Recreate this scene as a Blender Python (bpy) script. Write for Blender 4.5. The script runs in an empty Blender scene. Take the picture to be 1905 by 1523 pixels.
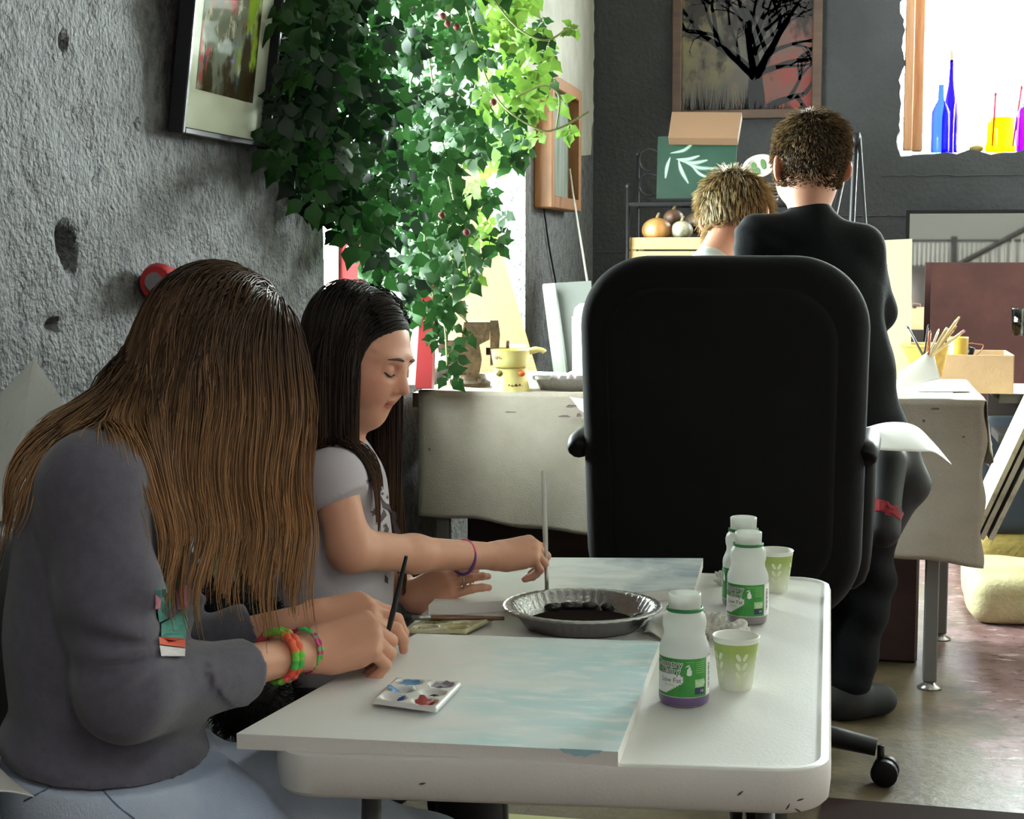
import bpy, math, random
import numpy as np
from mathutils import Matrix, Vector
SC = bpy.context.scene
COL = SC.collection
R = math.radians
# ---------------------------------------------------------------- camera
FPX, PW, PH, HCAM = 2950.0, 1905.0, 1523.0, 1.15
YAW, PIT = R(11.7), math.atan(291 / FPX)
FW = np.array([-math.sin(YAW) * math.cos(PIT), math.cos(YAW) * math.cos(PIT), -math.sin(PIT)])
RT = np.array([math.cos(YAW), math.sin(YAW), 0.0])
UP = np.cross(RT, FW)
CAMP = np.array([0, 0, HCAM])
cd = bpy.data.cameras.new('camera'); cam = bpy.data.objects.new('camera', cd); COL.objects.link(cam)
cd.sensor_fit = 'HORIZONTAL'; cd.sensor_width = 36; cd.lens = FPX * 36 / PW; cd.clip_start = .05; cd.clip_end = 200
cam.location = (0, 0, HCAM); cam.rotation_euler = (math.pi / 2 - PIT, 0, YAW)
SC.camera = cam
# ---------------------------------------------------------------- sky, daylight, exposure
wd = bpy.data.worlds.new('sky'); SC.world = wd; wd.use_nodes = True
_b = wd.node_tree.nodes['Background']; _b.inputs[0].default_value = (.93, .97, 1, 1); _b.inputs[1].default_value = 50.0
def portal(loc, rot, sx, sy):
    l = bpy.data.lights.new('daylight_portal', 'AREA'); l.shape = 'RECTANGLE'; l.size = sx; l.size_y = sy; l.cycles.is_portal = True
    o = bpy.data.objects.new('daylight_portal', l); COL.objects.link(o); o.location = loc; o.rotation_euler = rot
AX, YB = -1.2, 7.75            # left wall plane, back wall plane
WL = (3.6, 6.05, .80, 2.02)    # left window: y0, y1, z0, z1
WB = (.262, 2.6, 1.62, 2.8)   # back window: x0, x1, z0, z1
portal((AX - .33, (WL[0] + WL[1]) / 2, (WL[2] + WL[3]) / 2), (0, R(-90), 0), WL[3] - WL[2], WL[1] - WL[0])
portal(((WB[0] + WB[1]) / 2, YB + .3, (WB[2] + WB[3]) / 2), (R(-90), 0, 0), WB[1] - WB[0], WB[3] - WB[2])
SC.view_settings.view_transform = 'Standard'; SC.view_settings.look = 'None'
SC.view_settings.exposure = 0.82; SC.view_settings.gamma = 1.0; SC.view_settings.use_curve_mapping = False
SC.cycles.use_denoising = True
SC.cycles.max_bounces = 6; SC.cycles.diffuse_bounces = 4; SC.cycles.glossy_bounces = 3; SC.cycles.transparent_max_bounces = 10
SC.cycles.use_adaptive_sampling = True; SC.cycles.adaptive_threshold = .04
SC.cycles.sample_clamp_indirect = 8.0; SC.cycles.caustics_reflective = False; SC.cycles.caustics_refractive = False
# ---------------------------------------------------------------- placing helpers
A3 = lambda *a: np.array(a, float)
def W(x, y, d): return CAMP + FW * d + RT * ((x - 952.5) * d / FPX) - UP * ((y - 761.5) * d / FPX)
def ray(x, y): return FW + RT * ((x - 952.5) / FPX) - UP * ((y - 761.5) / FPX)
def onz(x, y, z): v = ray(x, y); return CAMP + v * ((z - HCAM) / v[2])
def onx(x, y, X): v = ray(x, y); return CAMP + v * (X / v[0])
def ony(x, y, Y): v = ray(x, y); return CAMP + v * (Y / v[1])
def nrm(v): v = np.asarray(v, float); return v / (np.linalg.norm(v) + 1e-12)
def dirc(a, b, c): return nrm(RT * a + np.array([0, 0, 1.]) * b + nrm([FW[0], FW[1], 0]) * c)   # right, up, away
# ---------------------------------------------------------------- materials
def lin(c):
    if isinstance(c, str): c = [int(c[i:i + 2], 16) / 255 for i in (0, 2, 4)]
    return tuple(x / 12.92 if x <= .04045 else ((x + .055) / 1.055) ** 2.4 for x in c)
MATS = {}
def mat(name, col='808080', rough=.6, metal=0., spec=.5, var=None, vscale=8., vdetail=6, bump=0., bscale=60., trans=0., coat=0., attr=None, sss=0., emit=None, estr=0., stretch=None, vlo=.35, vhi=.65, sheen=0., alpha=None):
    """var = second colour blended in by noise; stretch = xyz scale of the noise; attr = colour attribute; trans = share of light let through (translucent)"""
    if name in MATS: return MATS[name]
    m = bpy.data.materials.new(name); m.use_nodes = True; MATS[name] = m
    nt = m.node_tree; nd = nt.nodes; L = nt.links; b = nd['Principled BSDF']
    b.inputs['Roughness'].default_value = rough; b.inputs['Metallic'].default_value = metal; b.inputs['Specular IOR Level'].default_value = spec
    c = lin(col) + (1,); b.inputs['Base Color'].default_value = c
    if coat: b.inputs['Coat Weight'].default_value = coat; b.inputs['Coat Roughness'].default_value = .1
    if sheen: b.inputs['Sheen Weight'].default_value = sheen
    if sss:
        b.inputs['Subsurface Weight'].default_value = sss; b.inputs['Subsurface Radius'].default_value = (1, .35, .2); b.inputs['Subsurface Scale'].default_value = .006
    if emit: b.inputs['Emission Color'].default_value = lin(emit) + (1,); b.inputs['Emission Strength'].default_value = estr
    tc = None
    def coords(sc3=None):
        nonlocal tc
        if tc is None: tc = nd.new('ShaderNodeTexCoord')
        if sc3 is None: return tc.outputs['Object']
        mp = nd.new('ShaderNodeMapping'); mp.inputs['Scale'].default_value = sc3; L.new(tc.outputs['Object'], mp.inputs[0]); return mp.outputs[0]
    src = None
    if attr:
        an = nd.new('ShaderNodeAttribute'); an.attribute_name = attr; src = an.outputs['Color']
    if var:
        n = nd.new('ShaderNodeTexNoise'); n.inputs['Scale'].default_value = vscale; n.inputs['Detail'].default_value = vdetail; n.inputs['Roughness'].default_value = .62
        L.new(coords(stretch), n.inputs['Vector'])
        rp = nd.new('ShaderNodeValToRGB'); rp.color_ramp.elements[0].position = vlo; rp.color_ramp.elements[1].position = vhi; L.new(n.outputs[0], rp.inputs[0])
        mx = nd.new('ShaderNodeMix'); mx.data_type = 'RGBA'; L.new(rp.outputs[0], mx.inputs[0])
        if src is not None: L.new(src, mx.inputs[6])
        else: mx.inputs[6].default_value = c
        mx.inputs[7].default_value = lin(var) + (1,); src = mx.outputs[2]
    if src is not None: L.new(src, b.inputs['Base Color'])
    if bump:
        n = nd.new('ShaderNodeTexNoise'); n.inputs['Scale'].default_value = bscale; n.inputs['Detail'].default_value = 6
        L.new(coords(stretch), n.inputs['Vector'])
        bp = nd.new('ShaderNodeBump'); bp.inputs['Strength'].default_value = bump; bp.inputs['Distance'].default_value = .01
        L.new(n.outputs[0], bp.inputs['Height']); L.new(bp.outputs[0], b.inputs['Normal'])
    out = nd['Material Output']
    if trans:
        t = nd.new('ShaderNodeBsdfTranslucent'); t.inputs[0].default_value = c
        if src is not None: L.new(src, t.inputs[0])
        ms = nd.new('ShaderNodeMixShader'); ms.inputs[0].default_value = trans
        L.new(b.outputs[0], ms.inputs[1]); L.new(t.outputs[0], ms.inputs[2]); L.new(ms.outputs[0], out.inputs[0])
    if alpha is not None: b.inputs['Alpha'].default_value = alpha
    return m
def glassy(name, col, gloss=.12, rough=.03, strength=1.):
    """thin coloured glass: tinted see-through plus a mirror sheen"""
    m = bpy.data.materials.new(name); m.use_nodes = True; MATS[name] = m; nd = m.node_tree.nodes; L = m.node_tree.links
    nd.remove(nd['Principled BSDF'])
    t = nd.new('ShaderNodeBsdfTransparent'); t.inputs[0].default_value = lin(col) + (1,)
    g = nd.new('ShaderNodeBsdfGlossy'); g.inputs['Roughness'].default_value = rough
    fr = nd.new('ShaderNodeFresnel'); fr.inputs[0].default_value = 1.45
    ad = nd.new('ShaderNodeMath'); ad.operation = 'MULTIPLY'; ad.inputs[1].default_value = gloss * 8; ad.use_clamp = True
    L.new(fr.outputs[0], ad.inputs[0])
    x = nd.new('ShaderNodeMixShader'); L.new(ad.outputs[0], x.inputs[0]); L.new(t.outputs[0], x.inputs[1]); L.new(g.outputs[0], x.inputs[2])
    L.new(x.outputs[0], nd['Material Output'].inputs[0]); return m
# ---------------------------------------------------------------- objects
def tag(o, label=None, cat=None, group=None, kind=None):
    for k, v in (('label', label), ('category', cat), ('group', group), ('kind', kind)):
        if v: o[k] = v
    return o
class MB:
    """collects geometry for one mesh"""
    def __init__(s): s.v = []; s.f = []; s.mi = []
    def add(s, v, f, mi=0):
        n = len(s.v); s.v += [tuple(map(float, p)) for p in v]; s.f += [tuple(i + n for i in q) for q in f]; s.mi += [mi] * len(f); return s
    def box(s, c, size, rot=None, mi=0, bev=0.):
        hx, hy, hz = [q / 2 for q in size]
        if bev:
            b = min(bev, hx * .9, hy * .9, hz * .9); P = []
            pts = {}
            F = []
            for sx in (-1, 1):
                for sy in (-1, 1):
                    for sz in (-1, 1):
                        k = (sx, sy, sz); n = len(P); pts[k] = n
                        P += [(sx * hx, sy * (hy - b), sz * (hz - b)), (sx * (hx - b), sy * hy, sz * (hz - b)), (sx * (hx - b), sy * (hy - b), sz * hz)]
            for ax in range(3):
                o1, o2 = [(1, 2), (0, 2), (0, 1)][ax]
                for sg in (-1, 1):
                    q = []
                    for a, b2 in ((-1, -1), (1, -1), (1, 1), (-1, 1)):
                        k = [0, 0, 0]; k[ax] = sg; k[o1] = a; k[o2] = b2; q.append(pts[tuple(k)] + ax)
                    if (sg > 0) == (ax == 1): q = q[::-1]
                    F.append(q)
            for ax in range(3):
                o1, o2 = [(1, 2), (0, 2), (0, 1)][ax]
                for s1 in (-1, 1):
                    for s2 in (-1, 1):
                        ka = [0, 0, 0]; kb = [0, 0, 0]; ka[ax] = -1; kb[ax] = 1; ka[o1] = kb[o1] = s1; ka[o2] = kb[o2] = s2
                        q = [pts[tuple(ka)] + o1, pts[tuple(kb)] + o1, pts[tuple(kb)] + o2, pts[tuple(ka)] + o2]
                        if (s1 * s2 > 0) == (ax == 1): q = q[::-1]
                        F.append(q)
            for k, n in pts.items():
                q = [n, n + 1, n + 2]
                if k[0] * k[1] * k[2] < 0: q = q[::-1]
                F.append(q)
        else:
            P = [(x, y, z) for x in (-hx, hx) for y in (-hy, hy) for z in (-hz, hz)]
            F = [(0, 1, 3, 2), (4, 6, 7, 5), (0, 4, 5, 1), (2, 3, 7, 6), (0, 2, 6, 4), (1, 5, 7, 3)]
        P = np.array(P)
        if rot is not None: P = P @ np.asarray(rot).T
        return s.add(P + np.asarray(c, float), F, mi)
    def tube(s, pts, r, n=8, cap=True, mi=0, closed=False):
        pts = np.asarray(pts, float); m = len(pts); rr = np.broadcast_to(np.asarray(r, float), (m,)) if np.ndim(r) < 2 else r
        tan = np.gradient(pts, axis=0) if not closed else np.roll(pts, -1, 0) - np.roll(pts, 1, 0)
        tan /= np.linalg.norm(tan, axis=1)[:, None] + 1e-12
        a = np.cross(tan[0], [0, 0, 1.]);
        if np.linalg.norm(a) < .2: a = np.cross(tan[0], [1., 0, 0])
        a = nrm(a); V = []
        for i in range(m):
            a = nrm(a - tan[i] * (a @ tan[i])); b = np.cross(tan[i], a)
            for k in range(n):
                t = 2 * math.pi * k / n; V.append(pts[i] + rr[i] * (math.cos(t) * a + math.sin(t) * b))
        F = []
        for i in range(m if closed else m - 1):
            j = (i + 1) % m
            for k in range(n): F.append((i * n + k, i * n + (k + 1) % n, j * n + (k + 1) % n, j * n + k))
        if cap and not closed: F += [tuple(range(n))[::-1], tuple((m - 1) * n + k for k in range(n))]
        return s.add(V, F, mi)
    def lathe(s, prof, n=24, c=(0, 0, 0), mi=0, cap0=False, cap1=False, sx=1., sy=1.):
        V = [(c[0] + sx * r * math.cos(2 * math.pi * k / n), c[1] + sy * r * math.sin(2 * math.pi * k / n), c[2] + z) for r, z in prof for k in range(n)]
        F = [(i * n + k, i * n + (k + 1) % n, (i + 1) * n + (k + 1) % n, (i + 1) * n + k) for i in range(len(prof) - 1) for k in range(n)]
        if cap0: F.append(tuple(range(n))[::-1])
        if cap1: F.append(tuple((len(prof) - 1) * n + k for k in range(n)))
        return s.add(V, F, mi)
    def prism(s, poly, o, ex, ey, th, mi=0):
        """polygon in the plane (o, ex, ey), extruded by th along ex x ey"""
        o = np.asarray(o, float); ex = np.asarray(ex, float); ey = np.asarray(ey, float); nz = nrm(np.cross(ex, ey)) * th
        b = [o + ex * x + ey * y for x, y in poly]; n = len(b)
        F = [tuple(range(n))[::-1], tuple(range(n, 2 * n))] + [(i, (i + 1) % n, (i + 1) % n + n, i + n) for i in range(n)]
        return s.add(b + [p + nz for p in b], F, mi)
    def grid(s, nu, nv, fn, mi=0, th=0.):
        """surface fn(u, v) with u, v in 0..1; th > 0 makes it a closed sheet of that thickness"""
        V = np.array([[fn(i / nu, j / nv) for j in range(nv + 1)] for i in range(nu + 1)], float)
        idx = lambda i, j: i * (nv + 1) + j
        F = [(idx(i, j), idx(i + 1, j), idx(i + 1, j + 1), idx(i, j + 1)) for i in range(nu) for j in range(nv)]
        P = V.reshape(-1, 3)
        if not th: return s.add(P, F, mi)
        n = np.cross(np.gradient(V, axis=0), np.gradient(V, axis=1)); n /= np.linalg.norm(n, axis=2)[..., None] + 1e-12
        Q = (V - n * th).reshape(-1, 3); K = len(P)
        F2 = F + [tuple(q + K for q in f[::-1]) for f in F]
        ring = [idx(i, 0) for i in range(nu)] + [idx(nu, j) for j in range(nv)] + [idx(i, nv) for i in range(nu, 0, -1)] + [idx(0, j) for j in range(nv, 0, -1)]
        for a, b in zip(ring, ring[1:] + ring[:1]): F2.append((b, a, a + K, b + K))
        return s.add(np.vstack([P, Q]), F2, mi)
    def build(s, name, m, parent=None, smooth=False, world=True, origin=None, auto=None):
        P = np.array(s.v, float)
        me = bpy.data.meshes.new(name)
        o = bpy.data.objects.new(name, me); COL.objects.link(o)
        if parent is not None:
            o.parent = parent
            if world: P = P - np.array(parent['_o']) if '_o' in parent.keys() else P
        elif world:
            if origin is None: origin = ((P[:, 0].min() + P[:, 0].max()) / 2, (P[:, 1].min() + P[:, 1].max()) / 2, P[:, 2].min())
            P = P - np.array(origin); o.location = origin
            o['_o'] = tuple(float(q) for q in origin)
        me.from_pydata(P.tolist(), [], s.f)
        for q in (m if isinstance(m, (list, tuple)) else [m]): me.materials.append(q)
        if isinstance(m, (list, tuple)): me.polygons.foreach_set('material_index', s.mi)
        if smooth: me.polygons.foreach_set('use_smooth', [True] * len(me.polygons))
        if auto is not None and smooth: me.set_sharp_from_angle(angle=R(auto))
        me.validate(); me.update()
        if parent is not None and world: o['_o'] = parent['_o'] if '_o' in parent.keys() else (0., 0., 0.)
        return o
def empty(name, loc, label, cat, group=None):
    o = bpy.data.objects.new(name, None); COL.objects.link(o); o.location = loc; o['_o'] = tuple(float(q) for q in loc); o.empty_display_size = .05
    return tag(o, label, cat, group)
def copy_tree(o, parent=None):
    c = o.copy(); COL.objects.link(c); c.parent = parent
    for ch in o.children: copy_tree(ch, c)
    return c
def bez(pts, n=24):
    """smooth curve through points (Catmull-Rom)"""
    p = np.asarray(pts, float); p = np.vstack([2 * p[0] - p[1], p, 2 * p[-1] - p[-2]]); out = []
    k = len(p) - 3
    for q in np.linspace(0, k - 1e-6, n):
        i = int(q); t = q - i; a, b, c, d = p[i:i + 4]
        out.append(.5 * (2 * b + (c - a) * t + (2 * a - 5 * b + 4 * c - d) * t * t + (3 * b - a - 3 * c + d) * t ** 3))
    return np.array(out)
def rotz(a): c, s_ = math.cos(a), math.sin(a); return np.array([[c, -s_, 0], [s_, c, 0], [0, 0, 1.]])
def frame(x, y):
    """rotation whose columns are x, then y made square to it, then their cross product"""
    x = nrm(x); y = nrm(np.asarray(y) - x * (np.asarray(y) @ x)); return np.stack([x, y, np.cross(x, y)], 1)
def mesh_raw(name, V, F, m, parent=None, smooth=True, col=None, world=True):
    """numpy mesh: V (n,3), F (m,4) or (m,3)"""
    V = np.asarray(V, np.float64)
    if world and parent is not None and '_o' in parent.keys(): V = V - np.array(parent['_o'])
    me = bpy.data.meshes.new(name); k = F.shape[1]
    me.vertices.add(len(V)); me.vertices.foreach_set('co', V.astype(np.float32).ravel())
    me.loops.add(F.size); me.loops.foreach_set('vertex_index', F.astype(np.int32).ravel())
    me.polygons.add(len(F)); me.polygons.foreach_set('loop_start', np.arange(0, F.size, k, dtype=np.int32))
    me.update(calc_edges=True)
    if smooth: me.polygons.foreach_set('use_smooth', np.ones(len(F), bool))
    if col is not None:
        a = me.color_attributes.new('Col', 'FLOAT_COLOR', 'POINT')
        a.data.foreach_set('color', np.hstack([col, np.ones((len(col), 1))]).astype(np.float32).ravel())
    me.materials.append(m); me.validate()
    o = bpy.data.objects.new(name, me); COL.objects.link(o)
    if parent is not None: o.parent = parent; o['_o'] = parent['_o'] if '_o' in parent.keys() else (0., 0., 0.)
    return o
# ================================================================ the room
rnd = random.Random(7)
from mathutils import noise as MN
XR, YR, ZC = 3.0, -6.0, 2.95
m_conc = mat('painted_concrete', '5b5c5b', .62, spec=.45, var='2b2c2e', vscale=24, vdetail=10, bump=1.0, bscale=95, vlo=.44, vhi=.66)
m_wallb = mat('charcoal_wall_paint', '38393c', .75, var='2c2d30', vscale=2.2, vdetail=8, bump=.55, bscale=45)
m_pale_patch = mat('pale_wall_patch', 'a3a196', .85, var='8a887e', vscale=3, bump=.5, bscale=40)
m_white = mat('rear_wall_white', 'd8d6cc', .8)
m_ceil = mat('ceiling_paint', 'a5a49c', .9)
def floor_mat():
    m = bpy.data.materials.new('worn_floor'); m.use_nodes = True; nd = m.node_tree.nodes; L = m.node_tree.links; b = nd['Principled BSDF']
    tc = nd.new('ShaderNodeTexCoord'); sep = nd.new('ShaderNodeSeparateXYZ'); L.new(tc.outputs['Object'], sep.inputs[0])
    def noise(s, d=8, sc=None):
        n = nd.new('ShaderNodeTexNoise'); n.inputs['Scale'].default_value = s; n.inputs['Detail'].default_value = d; n.inputs['Roughness'].default_value = .65
        if sc:
            mp = nd.new('ShaderNodeMapping'); mp.inputs['Scale'].default_value = sc; L.new(tc.outputs['Object'], mp.inputs[0]); L.new(mp.outputs[0], n.inputs['Vector'])
        else: L.new(tc.outputs['Object'], n.inputs['Vector'])
        return n.outputs[0]
    def ramp(s, a, c):
        r = nd.new('ShaderNodeValToRGB'); r.color_ramp.elements[0].position = a; r.color_ramp.elements[1].position = c; L.new(s, r.inputs[0]); return r.outputs[0]
    def mix(fac, a, c):
        x = nd.new('ShaderNodeMix'); x.data_type = 'RGBA'; L.new(fac, x.inputs[0])
        for i, q in ((6, a), (7, c)):
            if isinstance(q, str): x.inputs[i].default_value = lin(q) + (1,)
            else: L.new(q, x.inputs[i])
        return x.outputs[2]
    tan = mix(ramp(noise(6), .35, .65), '6f624a', '4a4030')
    pink = mix(ramp(noise(9), .38, .62), '9a7c7e', '7c5d5a')
    pink = mix(ramp(noise(26, 6, (1, 2.2, 1)), .56, .64), pink, '4a352f')
    pink = mix(ramp(noise(14, 8, (1, 2.5, 1)), .60, .68), pink, 'cdbdb6')
    ad = nd.new('ShaderNodeMath'); ad.operation = 'MULTIPLY_ADD'; ad.inputs[1].default_value = 1.1; ad.inputs[2].default_value = .86
    L.new(sep.outputs[0], ad.inputs[0])
    a2 = nd.new('ShaderNodeMath'); a2.operation = 'ADD'; L.new(ad.outputs[0], a2.inputs[0]); L.new(noise(3.5), a2.inputs[1])
    c = mix(ramp(a2.outputs[0], .68, .80), tan, pink)
    L.new(c, b.inputs['Base Color'])
    b.inputs['Roughness'].default_value = .45; b.inputs['Specular IOR Level'].default_value = .35
    bp = nd.new('ShaderNodeBump'); bp.inputs['Strength'].default_value = .4; bp.inputs['Distance'].default_value = .01; L.new(noise(30), bp.inputs['Height']); L.new(bp.outputs[0], b.inputs['Normal'])
    return m
o = MB().box(((AX + XR) / 2, (YB + YR) / 2, -.05), (XR - AX + .8, YB - YR + .8, .1)).build('floor', floor_mat()); tag(o, kind='structure')
# crack lines in the floor slab
o = MB().box(((AX + XR) / 2, (YB + YR) / 2, ZC + .05), (XR - AX + .8, YB - YR + .8, .1)).build('ceiling', m_ceil); tag(o, kind='structure')
# --- left wall: rough poured concrete with joint lines and pits, thick window recess further on
mb = MB()
pits = [(onx(128, 462, AX), .022, .030, .045), (onx(98, 603, AX), .014, .008, .022), (onx(256, 232, AX), .008, .008, .015), (onx(118, 80, AX), .010, .016, .014), (onx(310, 352, AX), .006, .007, .01), (onx(178, 335, AX), .005, .006, .01)]
joint1 = lambda y: 1.040 + .012 * MN.noise(Vector((y * 3, 0, 0)))
joint2 = lambda y: 1.372 + .015 * MN.noise(Vector((y * 3, 5, 0)))
def wall_pt(u, v):
    y = .9 + u * (WL[0] - .9); z = v * ZC
    q = Vector((y * 9, z * 9, 3.3)); e = .006 * MN.fractal(q, .9, 2.1, 4)
    e += .003 * MN.noise(Vector((y * 60, z * 60, 1)))
    for jf, yr in ((joint1, (1.0, 2.75)), (joint2, (2.1, 2.75)), (lambda t: .70, (.9, 3.6))):
        if yr[0] < y < yr[1]: e -= .0045 * (.6 + MN.noise(Vector((y * 14, 1, 0)))) * math.exp(-((z - jf(y)) / .005) ** 2)
    for jy in (2.62, 1.55): e -= .005 * math.exp(-((y - jy - .02 * MN.noise(Vector((z * 6, 2, 0)))) / .006) ** 2) * (1 if z < 1.04 else 0)
    for p, ry, rz, dp in pits:
        qd = ((y - p[1] + .5 * (z - p[2])) / ry) ** 2 + ((z - p[2]) / rz) ** 2
        if qd < 4: e -= dp / (1 + qd ** 3)
    if u > .998: e *= .3
    return (AX + e, y, z)
mb.grid(250, 230, wall_pt)
T = .34
def pbox(x0, x1, y0, y1, z0, z1, mi=0): mb.box(((x0 + x1) / 2, (y0 + y1) / 2, (z0 + z1) / 2), (x1 - x0, y1 - y0, z1 - z0), mi=mi)
pbox(AX - T, AX - .045, .9, WL[0], 0, ZC)
pbox(AX - .045, AX - .002, WL[0] - .01, WL[0], 0, ZC)
pbox(AX - T, AX, YR, .9, 0, ZC)
pbox(AX - T, AX, WL[0], WL[1], 0, WL[2]); pbox(AX - T, AX, WL[0], WL[1], WL[3], ZC)
pbox(AX - T, AX, WL[1], YB + T, 0, ZC)
o = mb.build('wall_left', m_conc, smooth=True, auto=35); tag(o, kind='structure')
# paler patch on the wall between the window and the corner, jagged along the corner
mb = MB(); r2 = random.Random(3); loop = [(WL[1] + .002, 2.94)]; loop2 = []
for i in range(40):
    t = i / 39; z = 2.94 - t * (2.94 - 1.62); loop2.append((YB - .012 - .05 * r2.random() ** 2 - (.10 * max(0, t - .86) / .14), z))
loop += loop2 + [(7.1, 1.58), (6.95, 1.66), (6.5, 1.61), (WL[1] + .002, 1.60)]
mb.prism(loop, (AX, 0, 0), (0, 1, 0), (0, 0, 1), .006)
o = mb.build('pale_patch', m_pale_patch); tag(o, kind='structure')
# --- back wall with a broken-out window opening
def ring_wall(x0, x1, z0, z1, X0, X1, jag, y, depth, seed):
    r_ = random.Random(seed); n = 46; inner = []; nom = []
    side = [((x0, z0), (x1, z0)), ((x1, z0), (x1, z1)), ((x1, z1), (x0, z1)), ((x0, z1), (x0, z0))]
    for (a, b) in side:
        for i in range(n):
            t = i / n; x = a[0] + (b[0] - a[0]) * t; z = a[1] + (b[1] - a[1]) * t; nom.append((x, z))
            j = jag * (MN.noise(Vector((x * 9, z * 9, seed))) * 1.2 + .9 * (r_.random() - .5))
            nx, nz = (0, -1) if a[1] == b[1] == z0 else (0, 1) if a[1] == b[1] else (1, 0) if a[0] == x1 else (-1, 0)
            inner.append((x + nx * j, z + nz * j))
    K = len(nom); cx, cz = (x0 + x1) / 2, (z0 + z1) / 2; V = []; F = []
    for (x, z) in nom:
        ox = X0 if abs(x - x0) < 1e-6 else X1 if abs(x - x1) < 1e-6 else X0 + (x - x0) / (x1 - x0) * (X1 - X0)
        oz = 0 if abs(z - z0) < 1e-6 and not (abs(x - x0) < 1e-6 or abs(x - x1) < 1e-6) else None
        oz = (z - z0) / (z1 - z0) * ZC
        V.append((ox, y, oz))
    for (x, z) in inner: V.append((x, y + .004 * r_.random(), z))
    for (x, z), (p, q) in zip(inner, nom): V.append((x * .4 + p * .6, y + .05, z * .4 + q * .6))
    for (p, q) in nom: V.append((p, y + depth, q))
    for L_ in range(3):
        for i in range(K): F.append((L_ * K + i, L_ * K + (i + 1) % K, (L_ + 1) * K + (i + 1) % K, (L_ + 1) * K + i))
    return V, F
V, F = ring_wall(WB[0], WB[1], WB[2], WB[3], AX, XR, .022, YB, .32, 5)
o = MB().add(V, F).build('wall_back', m_wallb, smooth=True, auto=30); tag(o, kind='structure')
o = MB().box((XR + .1, (YB + YR) / 2, ZC / 2), (.2, YB - YR, ZC)).build('wall_right', m_white); tag(o, kind='structure')
o = MB().box(((AX + XR) / 2, YR - .1, ZC / 2), (XR - AX + .6, .2, ZC)).build('wall_rear', m_white); tag(o, kind='structure')
# faint block joints of the back wall, cut as shallow recessed strips of darker mortar
m_joint = mat('mortar_line', '3a3a3c', .9)
def strip(x0, x1, z, y=YB - .001):
    mb = MB()
    pts = [(x0 + (x1 - x0) * i / 24, y, z + .006 * MN.noise(Vector((i * .7, z * 9, 0)))) for i in range(25)]
    mb.tube(pts, .0035, 5); return mb
for (a, b) in (((1545, 405), (1690, 398)), ((1110, 470), (1165, 468)), ((1640, 330), (1905, 322))):
    p, q = ony(*a, YB), ony(*b, YB); o = strip(p[0], q[0], (p[2] + q[2]) / 2).build('mortar_joint', m_joint); tag(o, kind='structure')
# --- windows
m_frame = mat('white_window_frame', 'e8e6de', .5)
m_pine = mat('raw_pine', 'b98a66', .6, var='a0714e', vscale=3, stretch=(14, 14, 1.2), bump=.2, bscale=40)
m_pane = glassy('window_glass', 'f6fbf8', .04)
w1 = MB(); xo = AX - T + .03
yc, zc = (WL[0] + WL[1]) / 2, (WL[2] + WL[3]) / 2
for y in (WL[0] + .03, yc, WL[1] - .03): w1.box((xo, y, zc), (.05, .06, WL[3] - WL[2]))
for z in (WL[2] + .03, 1.40, WL[3] - .03): w1.box((xo, yc, z), (.045, WL[1] - WL[0], .06))
e = bpy.data.objects.new('window_1', None); COL.objects.link(e); e.location = (xo, yc, WL[2]); e['_o'] = tuple(e.location); e['kind'] = 'structure'
w1.build('window_frame', m_frame, e)
for y0, y1 in ((WL[0], yc), (yc, WL[1])):
    for z0, z1 in ((WL[2], 1.40), (1.40, WL[3])): MB().box((xo, (y0 + y1) / 2, (z0 + z1) / 2), (.006, y1 - y0 - .06, z1 - z0 - .06)).build('pane', m_pane, e)
MB().box((AX - T / 2 + .01, yc, WL[2] + .006), (T - .04, WL[1] - WL[0] - .02, .012)).build('window_sill', m_frame, e)
e = bpy.data.objects.new('window_2', None); COL.objects.link(e); e.location = ((WB[0] + WB[1]) / 2, YB + .2, WB[2]); e['_o'] = tuple(e.location); e['kind'] = 'structure'
zc = (WB[2] + WB[3]) / 2; hz = WB[3] - WB[2]
MB().box((WB[0] + .030, YB + .035, zc), (.042, .05, hz - .02), bev=.004).build('casing_board', m_pine, e)
MB().box((WB[0] + .078, YB + .12, zc), (.045, .10, hz - .02), bev=.004).build('jamb_board', m_pine, e)
MB().box((WB[0] + .054, YB + .055, zc), (.008, .06, hz - .02)).build('stop_strip', m_pine, e)
MB().box((WB[1] - .05, YB + .1, zc), (.09, .1, hz - .02)).build('jamb_board', m_pine, e)
MB().box(((WB[0] + WB[1]) / 2, YB + .25, WB[3] - .04), (WB[1] - WB[0], .06, .08)).build('head_board', m_pine, e)
MB().box(((WB[0] + WB[1]) / 2, YB + .25, (WB[2] + WB[3]) / 2), (WB[1] - WB[0] - .16, .006, hz)).build('pane', m_pane, e)
# --- the part of the room behind the camera, which the mirror shows: a raised landing with railing, stair rail, ceiling lamps
m_dark = mat('dark_wood_trim', '3a3532', .6)
m_rail = mat('white_paint', 'dcdad2', .6)
o = MB().box(((.2 + XR) / 2, -4.9, .5), (XR - .2, 2.2, 1.0)).build('landing', mat('landing_side', '504c48', .8)); tag(o, kind='structure')
e = empty('balustrade', (1.4, -3.82, 1.0), 'white balustrade of the raised landing seen in the mirror', 'railing')
MB().box((1.6, -3.82, 1.29), (2.8, .06, .03)).build('handrail', m_dark, e)
for i in range(56): MB().box((.22 + i * .05, -3.82, 1.14), (.018, .018, .27)).build('baluster', m_rail, e)
for x in (.42, 1.25, 2.2): MB().box((x, -3.82, 1.16), (.07, .07, .36)).build('newel_post', m_dark, e)
e = empty('stair_rail', (1.9, -3.3, 0), 'dark sloping stair handrail seen in the mirror', 'railing')
MB().tube([(1.15, -3.4, .95), (2.4, -3.4, 1.65)], .035, 6).build('handrail', m_dark, e)
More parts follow.
